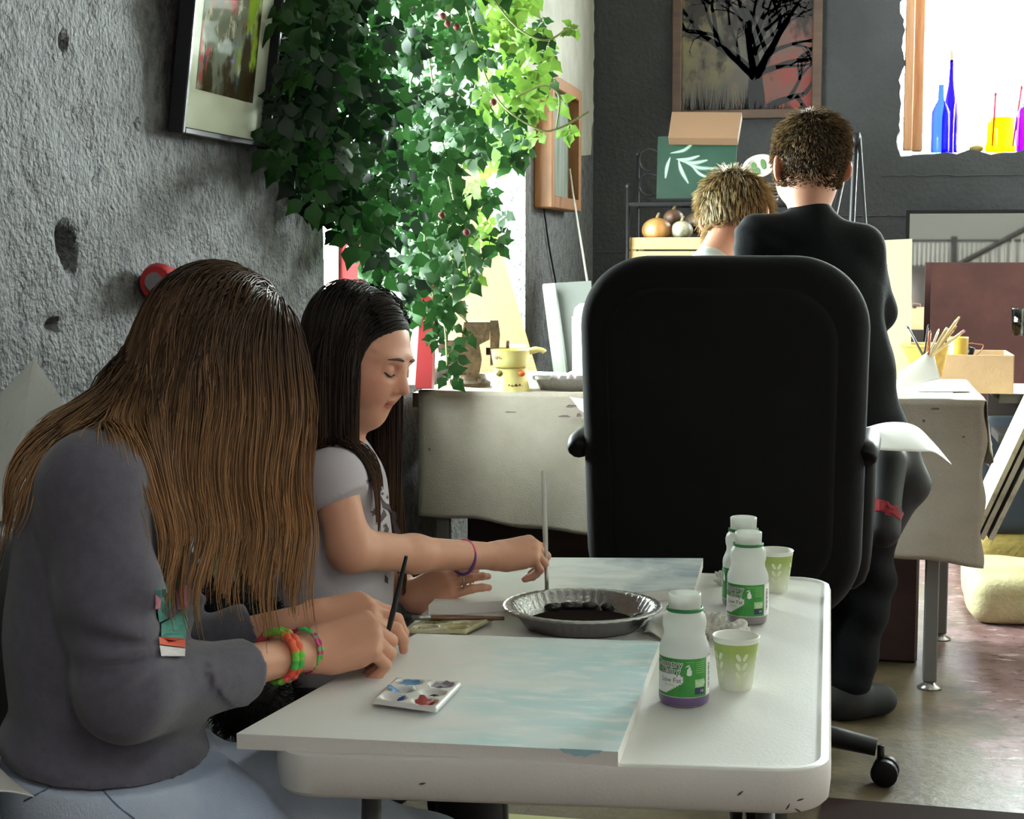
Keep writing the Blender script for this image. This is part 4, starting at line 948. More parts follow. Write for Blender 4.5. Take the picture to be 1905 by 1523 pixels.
MB().add(V, [(0, 1, 2, 3)]).build('print', mat('faded_print', '8d7d74', .7, var='d8a8a0', vscale=40, vdetail=3), e)
# --- pieces to the right of the bench: low dark shelf, cardboard box, yellow bowl, wire spectacles, glass
m_dkw = mat('dark_walnut', '2e2520', .6, var='1f1815', vscale=3, stretch=(1, 1, 9))
e = empty('low_shelf', (1.05, 5.5, 0), 'dark wooden shelf unit at the right edge behind the workbench', 'shelf')
MB().box((1.05, 5.45, .69), (1.10, .42, .03)).build('shelf_board', m_dkw, e); MB().box((1.05, 5.45, .56), (1.10, .42, .025)).build('shelf_board', m_dkw, e); MB().box((1.05, 5.64, .36), (1.1, .02, .68)).build('back_board', m_dkw, e)
for x in (1.58,): MB().box((x, 5.45, .345), (.03, .42, .69)).build('side_board', m_dkw, e)
MB().box((.785, 5.42, .71 + .09), (.03, .40, .18)).build('upright', m_dkw, e)
m_card = mat('brown_cardboard', 'b29574', .8, var='a28562', vscale=6, bump=.15, bscale=120)
b0, b1 = ony(1750, 716, 5.22), ony(1884, 716, 5.22); bz = .706
e = empty('cardboard_box', (b0 + b1) / 2, 'shallow brown cardboard box at the right end of the workbench', 'box')
cxb, wb = (b0[0] + b1[0]) / 2, (b1[0] - b0[0])
hb = ony(1800, 660, 5.22)[2] - bz
for c, s in (((cxb, 5.22, bz + hb / 2), (wb, .006, hb)), ((cxb, 5.50, bz + hb / 2), (wb, .006, hb)), ((b0[0], 5.36, bz + hb / 2), (.006, .28, hb)), ((b1[0], 5.36, bz + hb / 2), (.006, .28, hb)), ((cxb, 5.36, bz + .004), (wb, .28, .006))):
    MB().box(c, s).build('panel', m_card, e)
yb = ony(1781, 664, 5.36); yb[2] = bz + .012; e = empty('yellow_bowl', yb, 'mustard yellow bowl standing in the cardboard box', 'bowl')
MB().lathe([(0, 0), (.022, 0), (.030, .03), (.034, hb + .035), (.0325, hb + .038), (.031, hb + .030), (.02, .02)], 20, yb).build('bowl', mat('mustard_plastic', 'b89a3a', .4), e, smooth=True)
wz = bz + hb
e = empty('wire_hanger', ony(1812, 660, 5.4), 'bent copper wire sticking out of the cardboard box', 'wire')
MB().tube(bez([ony(1797, 662, 5.4), ony(1801, 640, 5.4), ony(1818, 640, 5.4), ony(1829, 642, 5.4), ony(1825, 652, 5.4), ony(1812, 664, 5.4)], 24), .0018, 6).build('wire', mat('copper_wire', 'a87a62', .4, metal=.6), e, smooth=True)
MB().tube([ony(1802, 664, 5.42), ony(1808, 646, 5.42)], .012, 8).build('dark_weight', m_blk, e, smooth=True)
gl = ony(1900, 660, 5.3); gl[2] = bz + .182; e = empty('drinking_glass', gl, 'clear drinking glass at the right edge of the picture', 'glass')
MB().lathe([(0, 0), (.03, 0), (.034, .085), (.032, .085), (.028, .004), (0, .004)], 20, gl).build('tumbler', glassy('clear_glass', 'd8d8d4', .2), e, smooth=True)
# leaning stretched canvases, sacks, dark bag on the floor at the right
r5 = random.Random(2)
SK = .262
for i, (a, b, lab, c) in enumerate((((1813, 1000), (1938, 735), 'cream edged canvas leaning furthest left beside the workbench', 'd8d2b4'), ((1826, 1003), (1950, 745), 'grubby white canvas leaning in the middle of three', 'c6c0ac'), ((1843, 1004), (1968, 752), 'white edged canvas leaning furthest right of three', 'd4cfbc'))):
    p0, p1 = ony(*a, 4.93), ony(*b, 4.93); d = nrm(p1 - p0); t = nrm(np.cross(d, A3(0, 1, 0))); e = empty('leaning_canvas', p0, lab, 'canvas', 'stretched canvases leaning in a row')
    L_ = np.linalg.norm(p1 - p0); Rm = np.stack([d, A3(0, 1, 0), t], 1); c0 = (p0 + p1) / 2 + A3(0, .15, 0)
    MB().box(c0, (L_, .30, .014), Rm).build('stretched_edge', mat('cvs_' + c, c, .8, var='8d8468', vscale=20, vlo=.5, vhi=.75), e)
    MB().box(c0 + t * .0078 * (1 if t[2] < 0 else -1), (L_ - .01, .29, .0014), Rm).build('painted_face', mat('dark_painting', '2a2a2c', .6), e)
def soft(name, c, X, Y, Z, hx, hy, hz, rad, rn, m, label, cat, amp=.006, fr=40, seed=1, h=.012):
    s1 = sines(seed, fr, 7); V, F = polygonize(field([rbox2(c, X, Y, Z, hx, hy, hz, rad, rn)], disp=lambda p: amp * s1(p)), h)
    e = empty(name, (c[0], c[1], float(V[:, 2].min())), label, cat); mesh_raw('body', V, F, m, e); return e
m_sack = mat('pale_sacking', 'cfc79e', .9, bump=.4, bscale=80, var='b9ae80', vscale=6); m_ysack = mat('yellow_sacking', 'c9b06a', .9, bump=.4, bscale=60, var='8f8048', vscale=5)
X3 = A3(1, 0, 0); Y3 = A3(0, 1, 0)
p = onz(1860, 1166, 0); soft('folded_sack', (p[0] + .33, p[1] + .22, .075), X3, Zu, Y3, .42, .075, .22, .06, .05, m_sack, 'pale folded sack lying on the floor in front of the yellow one', 'sack', seed=4)
soft('folded_sack', (p[0] + .38, p[1] + .78, .125), X3, Zu, Y3, .45, .125, .30, .08, .06, m_ysack, 'mustard yellow folded sack under the leaning canvases', 'sack', seed=8)
q = ony(1858, 870, 5.55); soft('cloth_bag', (q[0] + .02, q[1], .40), X3, Y3, Zu, .12, .07, .20, .07, .05, mat('navy_cloth', '1c232c', .8), 'dark navy cloth bag slumped behind the leaning canvases', 'bag', amp=.01, fr=22, seed=5)
# floor pieces
a, b = onz(1530, 1489, 0), onz(1960, 1524, 0); d = nrm(b - a); t = np.cross(Zu, d)
mb = MB(); mb.add([a, b, b - t * .5, a - t * .5] + [p + Zu * .008 for p in (a, b, b - t * .5, a - t * .5)], [(3, 2, 1, 0), (4, 5, 6, 7), (0, 1, 5, 4), (1, 2, 6, 5), (2, 3, 7, 6), (3, 0, 4, 7)])
tag(mb.build('floor_mat', mat('brown_rubber_mat', '2a1c18', .9, spec=.1)), 'dark brown mat on the floor at the lower right', 'mat')
a, b = onz(872, 1512, .02), onz(1108, 1510, .02); mb = MB().box((a + b) / 2 + A3(0, -.14, -.01), (.28, .25, .02)); tag(mb.build('foam_board', mat('pale_yellow_foam', 'b9b684', .8)), 'pale yellow board lying on the floor under the table', 'board')
# ================================================================ left side: planter, cardboard, boards, wall pieces
m_red = mat('red_painted_wood', '7d171b', .5); m_pink = mat('pale_pink_board', 'b89a8c', .7); m_gw = mat('greyish_white_board', 'b5aea8', .6)
pd = 4.28; e = empty('plant_stand', A3(*(W(705, 722, pd)[:2]), BZ + .04), 'red and pale wooden plant stand behind the dark-haired girl', 'plant stand')
def slab(name, quad, d, th, m, e):
    c = [W(x, y, d) for x, y in quad]; n_ = nrm(np.cross(c[1] - c[0], c[3] - c[0])); n_ = n_ if n_ @ FW > 0 else -n_
    V = c + [p + n_ * th for p in c]; return MB().add(V, [(0, 1, 2, 3), (7, 6, 5, 4), (0, 4, 5, 1), (1, 5, 6, 2), (2, 6, 7, 3), (3, 7, 4, 0)]).build(name, m, e)
slab('back_panel', [(640, 716), (782, 716), (790, 480), (640, 480)], pd + .03, .10, m_gw, e)
slab('corner_post', [(772, 722), (803, 722), (812, 470), (788, 470)], pd, .14, m_red, e)
slab('corner_post', [(622, 722), (690, 722), (672, 448), (632, 452)], pd, .14, m_red, e)
slab('side_board', [(607, 722), (628, 722), (630, 388), (607, 385)], pd - .01, .15, m_pink, e)
# leaning corrugated cardboard; cream shapes on it paint in patches of sunlight
cq = [W(830, 715, 5.02), W(1000, 715, 5.02), W(872, 262, 5.12), W(838, 300, 5.12)]; cq[0][2] = cq[1][2] = CT + .003
e = empty('cardboard_sheet', (cq[0] + cq[1]) / 2, 'tall pointed cardboard sheet with painted-in sun patches leaning by the window', 'cardboard')
n_ = nrm(np.cross(cq[1] - cq[0], cq[3] - cq[0])); n_ = n_ if n_ @ FW > 0 else -n_
MB().add(cq + [p + n_ * .006 for p in cq], [(0, 1, 2, 3), (7, 6, 5, 4), (0, 4, 5, 1), (1, 5, 6, 2), (2, 6, 7, 3), (3, 7, 4, 0)]).build('corrugated_board', mat('corrugated_card', '7f6240', .8, bump=.5, bscale=60, stretch=(.4, .4, 3)), e)
m_sun_patch = mat('sun_patch_cream', 'bcae80', .7)
def sun_patch(poly, d):
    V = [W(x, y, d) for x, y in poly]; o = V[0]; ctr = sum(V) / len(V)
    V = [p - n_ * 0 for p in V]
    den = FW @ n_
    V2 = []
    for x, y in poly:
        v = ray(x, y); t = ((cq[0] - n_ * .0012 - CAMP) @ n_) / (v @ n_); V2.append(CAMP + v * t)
    MB().add(V2, [tuple(range(len(V2)))]).build('painted_sun_patch', m_sun_patch, e)
sun_patch([(884, 535), (900, 552), (918, 566), (940, 553), (953, 556), (960, 575), (966, 600), (945, 588), (915, 580), (895, 576), (884, 566)], 5.0)
sun_patch([(912, 590), (935, 594), (958, 603), (968, 616), (980, 645), (946, 648), (930, 612)], 5.0)
sun_patch([(872, 330), (884, 340), (896, 400), (905, 450), (896, 470), (880, 480), (868, 440)], 5.0)
# grey boards leaning on the wall behind the bench
m_gb = mat('grey_green_board', '5f635b', .6, var='53574f', vscale=3, stretch=(1, 1, .3)); m_gb2 = mat('grey_green_board_dark', '454944', .6)
def leaner(name, quad, d0, d1, th, m, label, cat):
    c = [W(*quad[0], d0), W(*quad[1], d0), W(*quad[2], d1), W(*quad[3], d1)]
    k = c[0][2] / (c[3][2] - c[0][2]); k2 = c[1][2] / (c[2][2] - c[1][2]); c[0], c[1] = c[0] - (c[3] - c[0]) * k, c[1] - (c[2] - c[1]) * k2   # carried on down to the floor
    n_ = nrm(np.cross(c[1] - c[0], c[3] - c[0])); n_ = n_ if n_ @ FW > 0 else -n_
    return tag(MB().add(c + [p + n_ * th for p in c], [(0, 1, 2, 3), (7, 6, 5, 4), (0, 4, 5, 1), (1, 5, 6, 2), (2, 6, 7, 3), (3, 7, 4, 0)]).build(name, m), label, cat)
leaner('wooden_plank', [(1030, 682), (1052, 682), (1032, 526), (1010, 528)], 6.0, 6.15, .02, m_gb, 'pale grey plank leaning at the left of the grey panel', 'plank')
leaner('door_panel', [(1056, 682), (1105, 682), (1100, 522), (1034, 526)], 6.05, 6.2, .03, m_gb2, 'darker grey panel leaning behind the white canister', 'panel')
tag(MB().tube([W(1060, 314, 6.5), W(1066, 360, 6.48), W(1098, 556, 6.4), W(1098, 556, 6.4) + (W(1098, 556, 6.4) - W(1060, 314, 6.5)) * 1.83], [.0035, .004, .006, .008], 6).build('fishing_rod', mat('pale_rod', 'a6a69c', .4), smooth=True), 'thin pale rod leaning in the back corner', 'rod')
tag(MB().tube(bez([onx(1012, 388, AX + .01), onx(1022, 460, AX + .01), onx(1040, 560, AX + .012), onx(1058, 690, AX + .012)], 14), .004, 6).build('power_cord', mat('black_cord', '161616', .6), smooth=True), 'thin black cord hanging below the narrow wooden frame', 'cord')
# narrow wooden frame on the left wall near the corner
f0, f1 = onx(993, 386, AX), onx(1050, 386, AX); y0, y1 = f0[1], f1[1]; zb = f0[2]; zt = onx(1000, 140, AX)[2]
m_oak = mat('orange_oak', '86592f', .5, var='6f4722', vscale=4, stretch=(9, 9, 1))
e = empty('narrow_picture', (AX, (y0 + y1) / 2, zb), 'narrow oak framed picture on the wall right of the window', 'picture'); w = .05; dp = .075; xf = AX + dp / 2
for c, s in (((xf, y0 + w / 2, (zb + zt) / 2), (dp, w, zt - zb)), ((xf, y1 - w / 2, (zb + zt) / 2), (dp, w, zt - zb)), ((xf, (y0 + y1) / 2, zb + w / 2), (dp, y1 - y0 - 2 * w, w)), ((xf, (y0 + y1) / 2, zt - w / 2), (dp, y1 - y0 - 2 * w, w))):
    MB().box(c, s, bev=.004).build('frame_rail', m_oak, e)
MB().box((AX + .02, (y0 + y1) / 2, (zb + zt) / 2), (.012, y1 - y0 - 2 * w, zt - zb - 2 * w)).build('painting', mat('grey_reed_painting', '77797a', .6, var='4a5a3a', vscale=2.5, stretch=(1, 9, .8)), e)
# framed art print tilted off the left wall
pts = [(333, 246), (497, 277), (512, -120), (342, -90)]
d = [onx(*pts[0], AX + .03), onx(*pts[1], AX + .03)]; ybp0, ybp1 = d[0][1], d[1][1]; zb = (d[0][2] + d[1][2]) / 2; zt = zb + .52
tilt = .125; PX = lambda z: AX + .03 + tilt * (z - zb)
e = empty('framed_print', (AX, (ybp0 + ybp1) / 2, zb), 'black framed abstract print with a wide white mat on the rough wall', 'picture')
xa = nrm(A3(tilt, 0, 1)); ya = A3(0, 1, 0); na = np.cross(ya, xa); na = na if na[0] > 0 else -na; o0 = A3(AX + .03, ybp0, zb); PH_ = .52; PW_ = ybp1 - ybp0
Rm = np.stack([ya, xa, na], 1); Pp = lambda u, v, k: o0 + ya * u + xa * v + na * k
m_fr = mat('black_frame', '1b1c20', .35); fw = .012
for u, v, su, sv in ((fw / 2, PH_ / 2, fw, PH_), (PW_ - fw / 2, PH_ / 2, fw, PH_), (PW_ / 2, fw / 2, PW_ - 2 * fw, fw), (PW_ / 2, PH_ - fw / 2, PW_ - 2 * fw, fw)): MB().box(Pp(u, v, -.008), (su, sv, .03), Rm, bev=.002).build('frame_rail', m_fr, e)
MB().box(Pp(PW_ / 2, PH_ / 2, -.016), (PW_ - 2 * fw, PH_ - 2 * fw, .006), Rm).build('mat_board', mat('ivory_mat', 'd2d6c4', .8), e)
u0, u1, v0 = .085, PW_ - .075, .085
MB().box(Pp((u0 + u1) / 2, (v0 + PH_ - .06) / 2, -.0125), (u1 - u0, PH_ - .06 - v0, .0008), Rm).build('art_print', paint_mat('abstract_print', '6f7466', [('b04a4c', 12, (1, 1, .7), .54, .62, (0, 0, 0), 0), ('8fae2e', 8, (1, 1.5, .6), .50, .60, (0, 1.2, .5), -.20), ('b9b49e', 20, (1, 1, .6), .56, .64, (0, 0, 0), .0), ('3a2f16', 14, (1, 1, .6), .52, .60, (0, .4, -1.0), .18), ('30475a', 22, (1, 1, .6), .60, .66, (0, 0, 0), 0)], .9), e)
MB().box(Pp(PW_ / 2, PH_ / 2, -.002), (PW_ - 2 * fw, PH_ - 2 * fw, .002), Rm).build('glazing', glassy('picture_glass', 'fbfcfa', .0004), e)
# red holder on the left wall
q = onx(262, 519, AX); e = empty('wall_holder', q, 'red plastic holder with a grey oval face fixed to the rough wall', 'holder')
MB().tube([q + A3(.040, -.03, -.005), q + A3(.040, -.02, -.005), q + A3(.045, .10, -.02), q + A3(.045, .16, -.03)], [.028, .034, .024, .020], 16).build('housing', mat('red_plastic', 'b3282c', .5), e, smooth=True, auto=50)
MB().tube([q + A3(.041, -.034, -.004), q + A3(.040, -.029, -.005)], [.017, .019], 16).build('grey_face', mat('grey_plastic_face', '6b6a6c', .5), e, smooth=True, auto=50)
MB().box(q + A3(.008, .03, -.01), (.03, .05, .04), bev=.004).build('bracket', mat('red_plastic'), e)
# ================================================================ things along the back wall
# tree painting
t0, t1 = ony(1250, 228, YB - .02), ony(1527, 215, YB - .02); x0, x1 = t0[0], t1[0]; zb = (t0[2] + t1[2]) / 2; zt = zb + .70
m_fw = mat('brown_frame_wood', '4f3728', .55, var='3e2a1e', vscale=4, stretch=(1, 1, 6)); e = empty('tree_painting', ((x0 + x1) / 2, YB, zb), 'large wood framed painting of a dark spreading tree on the back wall', 'painting'); w = .045
for c, s in ((((x0 + w / 2), YB - .025, (zb + zt) / 2), (w, .04, zt - zb)), ((x1 - w / 2, YB - .025, (zb + zt) / 2), (w, .04, zt - zb)), (((x0 + x1) / 2, YB - .025, zb + w / 2), (x1 - x0 - 2 * w, .04, w)), (((x0 + x1) / 2, YB - .025, zt - w / 2), (x1 - x0 - 2 * w, .04, w))): MB().box(c, s, bev=.004).build('frame_rail', m_fw, e)
MB().box(((x0 + x1) / 2, YB - .015, (zb + zt) / 2), (x1 - x0 - 2 * w, .01, zt - zb - 2 * w)).build('painted_ground', paint_mat('dusk_ground', '57524e', [('7a3f3c', 2.6, (1, 1, 1), .50, .66, (.5, 0, -.5), .10), ('6d664e', 3.2, (1, 1, 1), .52, .68, (-.5, 0, 0), 0), ('3a3534', 8, (1, 1, .6), .52, .62, (0, 0, .4), -.12)], .8), e)
m_ink = mat('tree_ink', '1c1b1e', .7); r6 = random.Random(21); V = []; F = []
def limb(p, a, L, wd, dep):
    n = 5; pts = [p]; aa = a
    for i in range(n): aa += r6.uniform(-.22, .22); pts.append((pts[-1][0] + math.cos(aa) * L / n, pts[-1][1] + math.sin(aa) * L / n))
    b = len(V)
    for i, q in enumerate(pts):
        t = i / n; ww = wd * (1 - .5 * t) / 2; tx, tz = -math.sin(aa), math.cos(aa)
        V.extend([(min(max(q[0] + tx * ww, x0 + w), x1 - w), YB - .0205, min(max(q[1] + tz * ww, zb + w), zt - w)), (min(max(q[0] - tx * ww, x0 + w), x1 - w), YB - .0205, min(max(q[1] - tz * ww, zb + w), zt - w))])
    F.extend([(b + 2 * i, b + 2 * i + 2, b + 2 * i + 3, b + 2 * i + 1) for i in range(n)])
    if dep:
        for s in range(3 if dep > 1 else 2): j = r6.randint(2, n); limb(pts[j], aa + r6.uniform(-.85, .85), L * r6.uniform(.55, .8), wd * .55, dep - 1)
tx = ony(1405, 180, YB)[0]
limb((tx, zb + w), 1.62, .20, .10, 0)
for a, L, wd in ((1.5, .26, .06), (.95, .28, .045), (2.2, .28, .05), (2.7, .26, .035), (.5, .26, .035), (1.2, .3, .04), (1.9, .3, .04)): limb((tx, zb + .20), a, L, wd, 4)
limb((tx + .06, zb + .05), .75, .18, .04, 3)
o = MB().add(V, F).build('painted_tree', m_ink, e); tag(o, kind='stuff')
V = []; F = []
for i in range(150):
    x = r6.uniform(x0 + w, x1 - w - .12); h = r6.uniform(.03, .14) * (1 if x < tx else .5); b = len(V); V += [(x - .002, YB - .0206, zb + w), (x + .002, YB - .0206, zb + w), (x + r6.uniform(-.02, .02), YB - .0206, zb + w + h)]; F.append((b, b + 1, b + 2))
tag(MB().add(V, F).build('painted_grass', m_ink, e), kind='stuff')
# iron shelf
m_iron = mat('black_wrought_iron', '0c0c0d', .6, spec=.2)
SY0, SY1 = 6.28, 6.58; sx0, sx1 = ony(1168, 400, SY0)[0], ony(1470, 400, SY0)[0]; zs = ony(1170, 380, SY0)[2]; zp = ony(1168, 350, SY0)[2]; zp2 = ony(1196, 290, SY1)[2]; zlo = .93
e = empty('iron_shelf', ((sx0 + sx1) / 2, 6.4, 0), 'black wrought iron shelf rack against the back wall', 'shelf rack')
for x in (sx0, sx1):
    for y, z in ((SY0, zp), (SY1, zp2)):
        MB().tube([(x, y, 0), (x, y, z)], .0075, 8).build('post', m_iron, e, smooth=True); MB().lathe([(0, -.012), (.010, -.006), (.011, 0), (.008, .008), (0, .012)], 10, (x, y, z + .008)).build('finial', m_iron, e, smooth=True)
for z in (zs, zlo, .40):
    for a, b in (((sx0, SY0), (sx1, SY0)), ((sx0, SY1), (sx1, SY1)), ((sx0, SY0), (sx0, SY1)), ((sx1, SY0), (sx1, SY1))): MB().tube([(*a, z), (*b, z)], .008, 6).build('rail', m_iron, e)
    for i in range(1, 14): x = sx0 + (sx1 - sx0) * i / 14; MB().tube([(x, SY0, z + .003), (x, SY1, z + .003)], .003, 5).build('shelf_wire', m_iron, e)
for dz in (0, .1): c = A3(sx0 + .05, SY1, zs + .09 + dz); MB().tube([c + A3(.045 * math.cos(t), 0, .045 * math.sin(t)) for t in np.linspace(.6, 5.2, 18)], .004, 5).build('scroll', m_iron, e, smooth=True)
# green fern board in its black frame standing on the shelf
g = [ony(1221, 362, 6.42), ony(1366, 368, 6.42), ony(1372, 250, 6.48), ony(1224, 254, 6.48)]; zf = zs + .012
for q in g[:2]: q[2] = zf
m_grn = mat('dark_green_gloss', '10261b', .4, spec=.3, var='172f24', vscale=4); n_ = nrm(np.cross(g[1] - g[0], g[3] - g[0])); n_ = n_ if n_ @ FW > 0 else -n_
e = empty('fern_board', (g[0] + g[1]) / 2, 'dark green board with white painted fern fronds on the iron shelf', 'painted board')
MB().add(g + [p + n_ * .012 for p in g], [(0, 1, 2, 3), (7, 6, 5, 4), (0, 4, 5, 1), (1, 5, 6, 2), (2, 6, 7, 3), (3, 7, 4, 0)]).build('board', m_grn, e)
MB().tube([g[0] - n_ * .006 + Zu * .006, g[1] - n_ * .006 + Zu * .006], .008, 6).build('lower_rail', m_blk, e)
m_fern = mat('white_fern_paint', '7d9686', .6)
def onpl(x, y): v = ray(x, y); return CAMP + v * (((g[0] - n_ * .0008 - CAMP) @ n_) / (v @ n_))
def frond(pts, wd):
    c = bez([A3(x, y, 0) for x, y in pts], 26)[:, :2]; V = []; F = []
    for i in range(25):
        d = c[i + 1] - c[i]; L = np.hypot(*d) + 1e-6; t = d / L; nn = np.array([-t[1], t[0]]); ww = wd * math.sin(math.pi * min(.97, (i + 2) / 28)) + .8
        b = len(V); V += [onpl(*(c[i] + nn * .5)), onpl(*(c[i] - nn * .5)), onpl(*(c[i + 1] - nn * .4)), onpl(*(c[i + 1] + nn * .4))]; F.append((b, b + 1, b + 2, b + 3))
        for s in (-1, 1): b = len(V); V += [onpl(*c[i]), onpl(*(c[i] + t * 2.2)), onpl(*(c[i] + nn * s * ww + t * 4.0))]; F.append((b, b + 1, b + 2))
    MB().add(V, F).build('painted_frond', m_fern, e)
for pts, wd in (([(1247, 292), (1241, 310), (1238, 330)], 5), ([(1262, 298), (1268, 318), (1280, 340)], 6), ([(1247, 285), (1275, 278), (1297, 256)], 5), ([(1258, 296), (1280, 296), (1300, 290)], 5), ([(1262, 298), (1290, 303), (1315, 298)], 6), ([(1275, 302), (1300, 312), (1335, 313)], 6), ([(1285, 306), (1300, 322), (1315, 330)], 4)): frond(pts, wd * .65)
q = [ony(1243, 256, 6.40), ony(1372, 257, 6.40), ony(1380, 209, 6.46), ony(1250, 208, 6.46)]; n2 = nrm(np.cross(q[1] - q[0], q[3] - q[0])); n2 = n2 if n2 @ FW > 0 else -n2
e = empty('cardboard_flap', (q[0] + q[1]) / 2, 'tan cardboard strip resting on top of the green fern board', 'cardboard')
MB().add(q + [p + n2 * .05 for p in q], [(0, 1, 2, 3), (7, 6, 5, 4), (0, 4, 5, 1), (1, 5, 6, 2), (2, 6, 7, 3), (3, 7, 4, 0)]).build('panel', mat('tan_card', '58402a', .8, bump=.1, bscale=90), e)
# oval plate and basket on the shelf
pc_ = ony(1412, 309, 6.44); e = empty('oval_plate', (pc_[0], pc_[1], zs + .1), 'white oval plate with green leaves standing on the iron shelf', 'plate')
ru, rv = .068, .045; th = R(14); uu = RT * math.cos(th) + Zu * math.sin(th); vv = -RT * math.sin(th) + Zu * math.cos(th)
V = []; n = 28
for r_, o_ in ((.0, .006), (.66, .006), (.72, .002), (1.0, -.004), (1.0, .0)): V += [pc_ + uu * ru * r_ * math.cos(t) + vv * rv * r_ * math.sin(t) + FW * o_ for t in np.linspace(0, 6.283, n + 1)[:-1]]
MB().add(V, [(i * n + k, i * n + (k + 1) % n, (i + 1) * n + (k + 1) % n, (i + 1) * n + k) for i in range(4) for k in range(n)]).build('dish', mat('glazed_white', 'a3a398', .3), e, smooth=True)
for a, b, s in ((-.55, .0, 1), (.5, .1, 1), (-.2, -.5, .7)):
    c = pc_ + uu * ru * .45 * a * 2 * .6 + vv * rv * b * .8; MB().add([c + uu * .018 * s * math.cos(t) * .6 + vv * .022 * s * math.sin(t) + FW * .003 for t in np.linspace(0, 6.283, 11)[:-1]], [tuple(range(10))]).build('leaf_print', mat('leaf_green', '3d5a34', .5), e)
kb = ony(1420, 350, 6.40); e = empty('twig_basket', (kb[0], kb[1], zs + .01), 'round brown twig basket below the oval plate', 'basket')
for i in range(6): MB().tube([(kb[0] + (.052 + .004 * math.sin(5 * t + i)) * math.cos(t), kb[1] + .04 * math.sin(t), zs + .018 + i * .012 + .003 * math.sin(7 * t + i * 2)) for t in np.linspace(0, 6.283, 25)[:-1]], .006, 6, closed=True).build('twig_ring', mat('brown_twig', '4a3a28', .8), e, smooth=True)
# slatted crate with gourds
cx0, cx1 = ony(1169, 470, SY0 + .02)[0], ony(1330, 470, SY0 + .02)[0]; ct = ony(1170, 440, SY0 + .02)[2]; e = empty('slatted_crate', ((cx0 + cx1) / 2, 6.42, zlo + .01), 'pale pine slatted crate holding gourds on the iron shelf', 'crate')
m_cr = mat('pale_pine_crate', '9c7c4a', .6, var='84663a', vscale=3, stretch=(1, 1, 8)); ch = (ct - zlo - .014) / 5
for i in range(5):
    z = ct - ch * (i + .5)
    for y in (SY0 + .02, SY1 - .02): MB().box(((cx0 + cx1) / 2, y, z), (cx1 - cx0, .010, ch * .88), bev=.002).build('slat', m_cr, e)
    for x in (cx0 + .006, cx1 - .006): MB().box((x, (SY0 + SY1) / 2, z), (.010, SY1 - SY0 - .055, ch * .88)).build('slat', m_cr, e)
for x in (cx0 + .02, cx1 - .02):
    for y in (SY0 + .032, SY1 - .032): MB().box((x, y, (ct + zlo) / 2), (.02, .014, ct - zlo - .016)).build('corner_post', m_cr, e)
MB().box(((cx0 + cx1) / 2, (SY0 + SY1) / 2, zlo + .016), (cx1 - cx0 - .03, SY1 - SY0 - .06, .008)).build('base_board', m_cr, e)
def gourd(px_, py_, y, r_, col, var, lab, sq=.85):
    c = ony(px_, py_, y); e = empty('gourd', (c[0], c[1], c[2] - r_ * sq), lab, 'gourd', 'gourds in the crate'); n = 24; V = []
    for i in range(13):
        t = math.pi * i / 12
        for k in range(n): a = 2 * math.pi * k / n; q = r_ * math.sin(t) * (1 + .05 * math.cos(8 * a)); V.append(c + A3(q * math.cos(a), q * math.sin(a), r_ * sq * math.cos(t)))
    MB().add(V, [(i * n + k, (i + 1) * n + k, (i + 1) * n + (k + 1) % n, i * n + (k + 1) % n) for i in range(12) for k in range(n)]).build('fruit', mat('gourd_' + col, col, .5, var=var, vscale=14), e, smooth=True)
    MB().tube([c + Zu * r_ * sq * .95, c + Zu * (r_ * sq + .02) + A3(.008, 0, 0)], [.008, .005], 6).build('stem', mat('gourd_stem', '6a5a3a', .8), e, smooth=True)
gourd(1222, 428, 6.36, .058, '8d6232', '785026', 'round orange gourd at the left of the slatted crate'); gourd(1268, 428, 6.37, .044, '9a927c', '474a38', 'mottled pale gourd in the middle of the slatted crate'); gourd(1298, 415, 6.45, .052, '4a3a2a', '2c231a', 'dark brown gourd at the right of the slatted crate'); gourd(1253, 405, 6.50, .040, '6a4a38', '3a2a20', 'small dark gourd at the back of the slatted crate')
# black easel
e = empty('folding_easel', (W(1590, 400, 5.9)[0], 5.9, 0), 'black folding easel standing behind the taller boy', 'easel'); tp = W(1592, 252, 5.9)
for (x, y, d_, rr) in ((1560, 400, 5.85, .010), (1603, 400, 5.85, .008), (1585, 400, 6.1, .012)):
    q = W(x, y, d_); k = tp[2] / (tp[2] - q[2]); MB().tube([tp + (q - tp) * k, tp + RT * ((x - 1585) / 1500)], rr, 8).build('leg', m_blk, e, smooth=True)
MB().tube([tp + Zu * -.04, tp + Zu * .01], .018, 10).build('head', m_blk, e, smooth=True)
# wall mirror leaning, and a maroon board in front of it
MY = 7.52; m0 = ony(1686, 391, MY); zt = m0[2]; mx0, mx1 = m0[0], m0[0] + 1.05; zb = .30
e = empty('leaning_mirror', ((mx0 + mx1) / 2, MY, zb), 'large black framed mirror reflecting the stairs and landing', 'mirror'); mm = bpy.data.materials.new('mirror_glass'); mm.use_nodes = True; b_ = mm.node_tree.nodes['Principled BSDF']; b_.inputs['Metallic'].default_value = 1; b_.inputs['Roughness'].default_value = .02; b_.inputs['Base Color'].default_value = (.86, .88, .86, 1)
MB().box(((mx0 + mx1) / 2, MY, (zb + zt) / 2), (mx1 - mx0 - .03, .006, zt - zb - .03)).build('mirror_glass', mm, e)
for c, s in (((mx0 + .008, MY, (zb + zt) / 2), (.016, .03, zt - zb)), ((mx1 - .008, MY, (zb + zt) / 2), (.016, .03, zt - zb)), (((mx0 + mx1) / 2, MY, zt - .008), (mx1 - mx0 - .032, .03, .016)), (((mx0 + mx1) / 2, MY, zb + .008), (mx1 - mx0 - .032, .03, .016))): MB().box(c, s).build('frame_rail', m_blk, e)
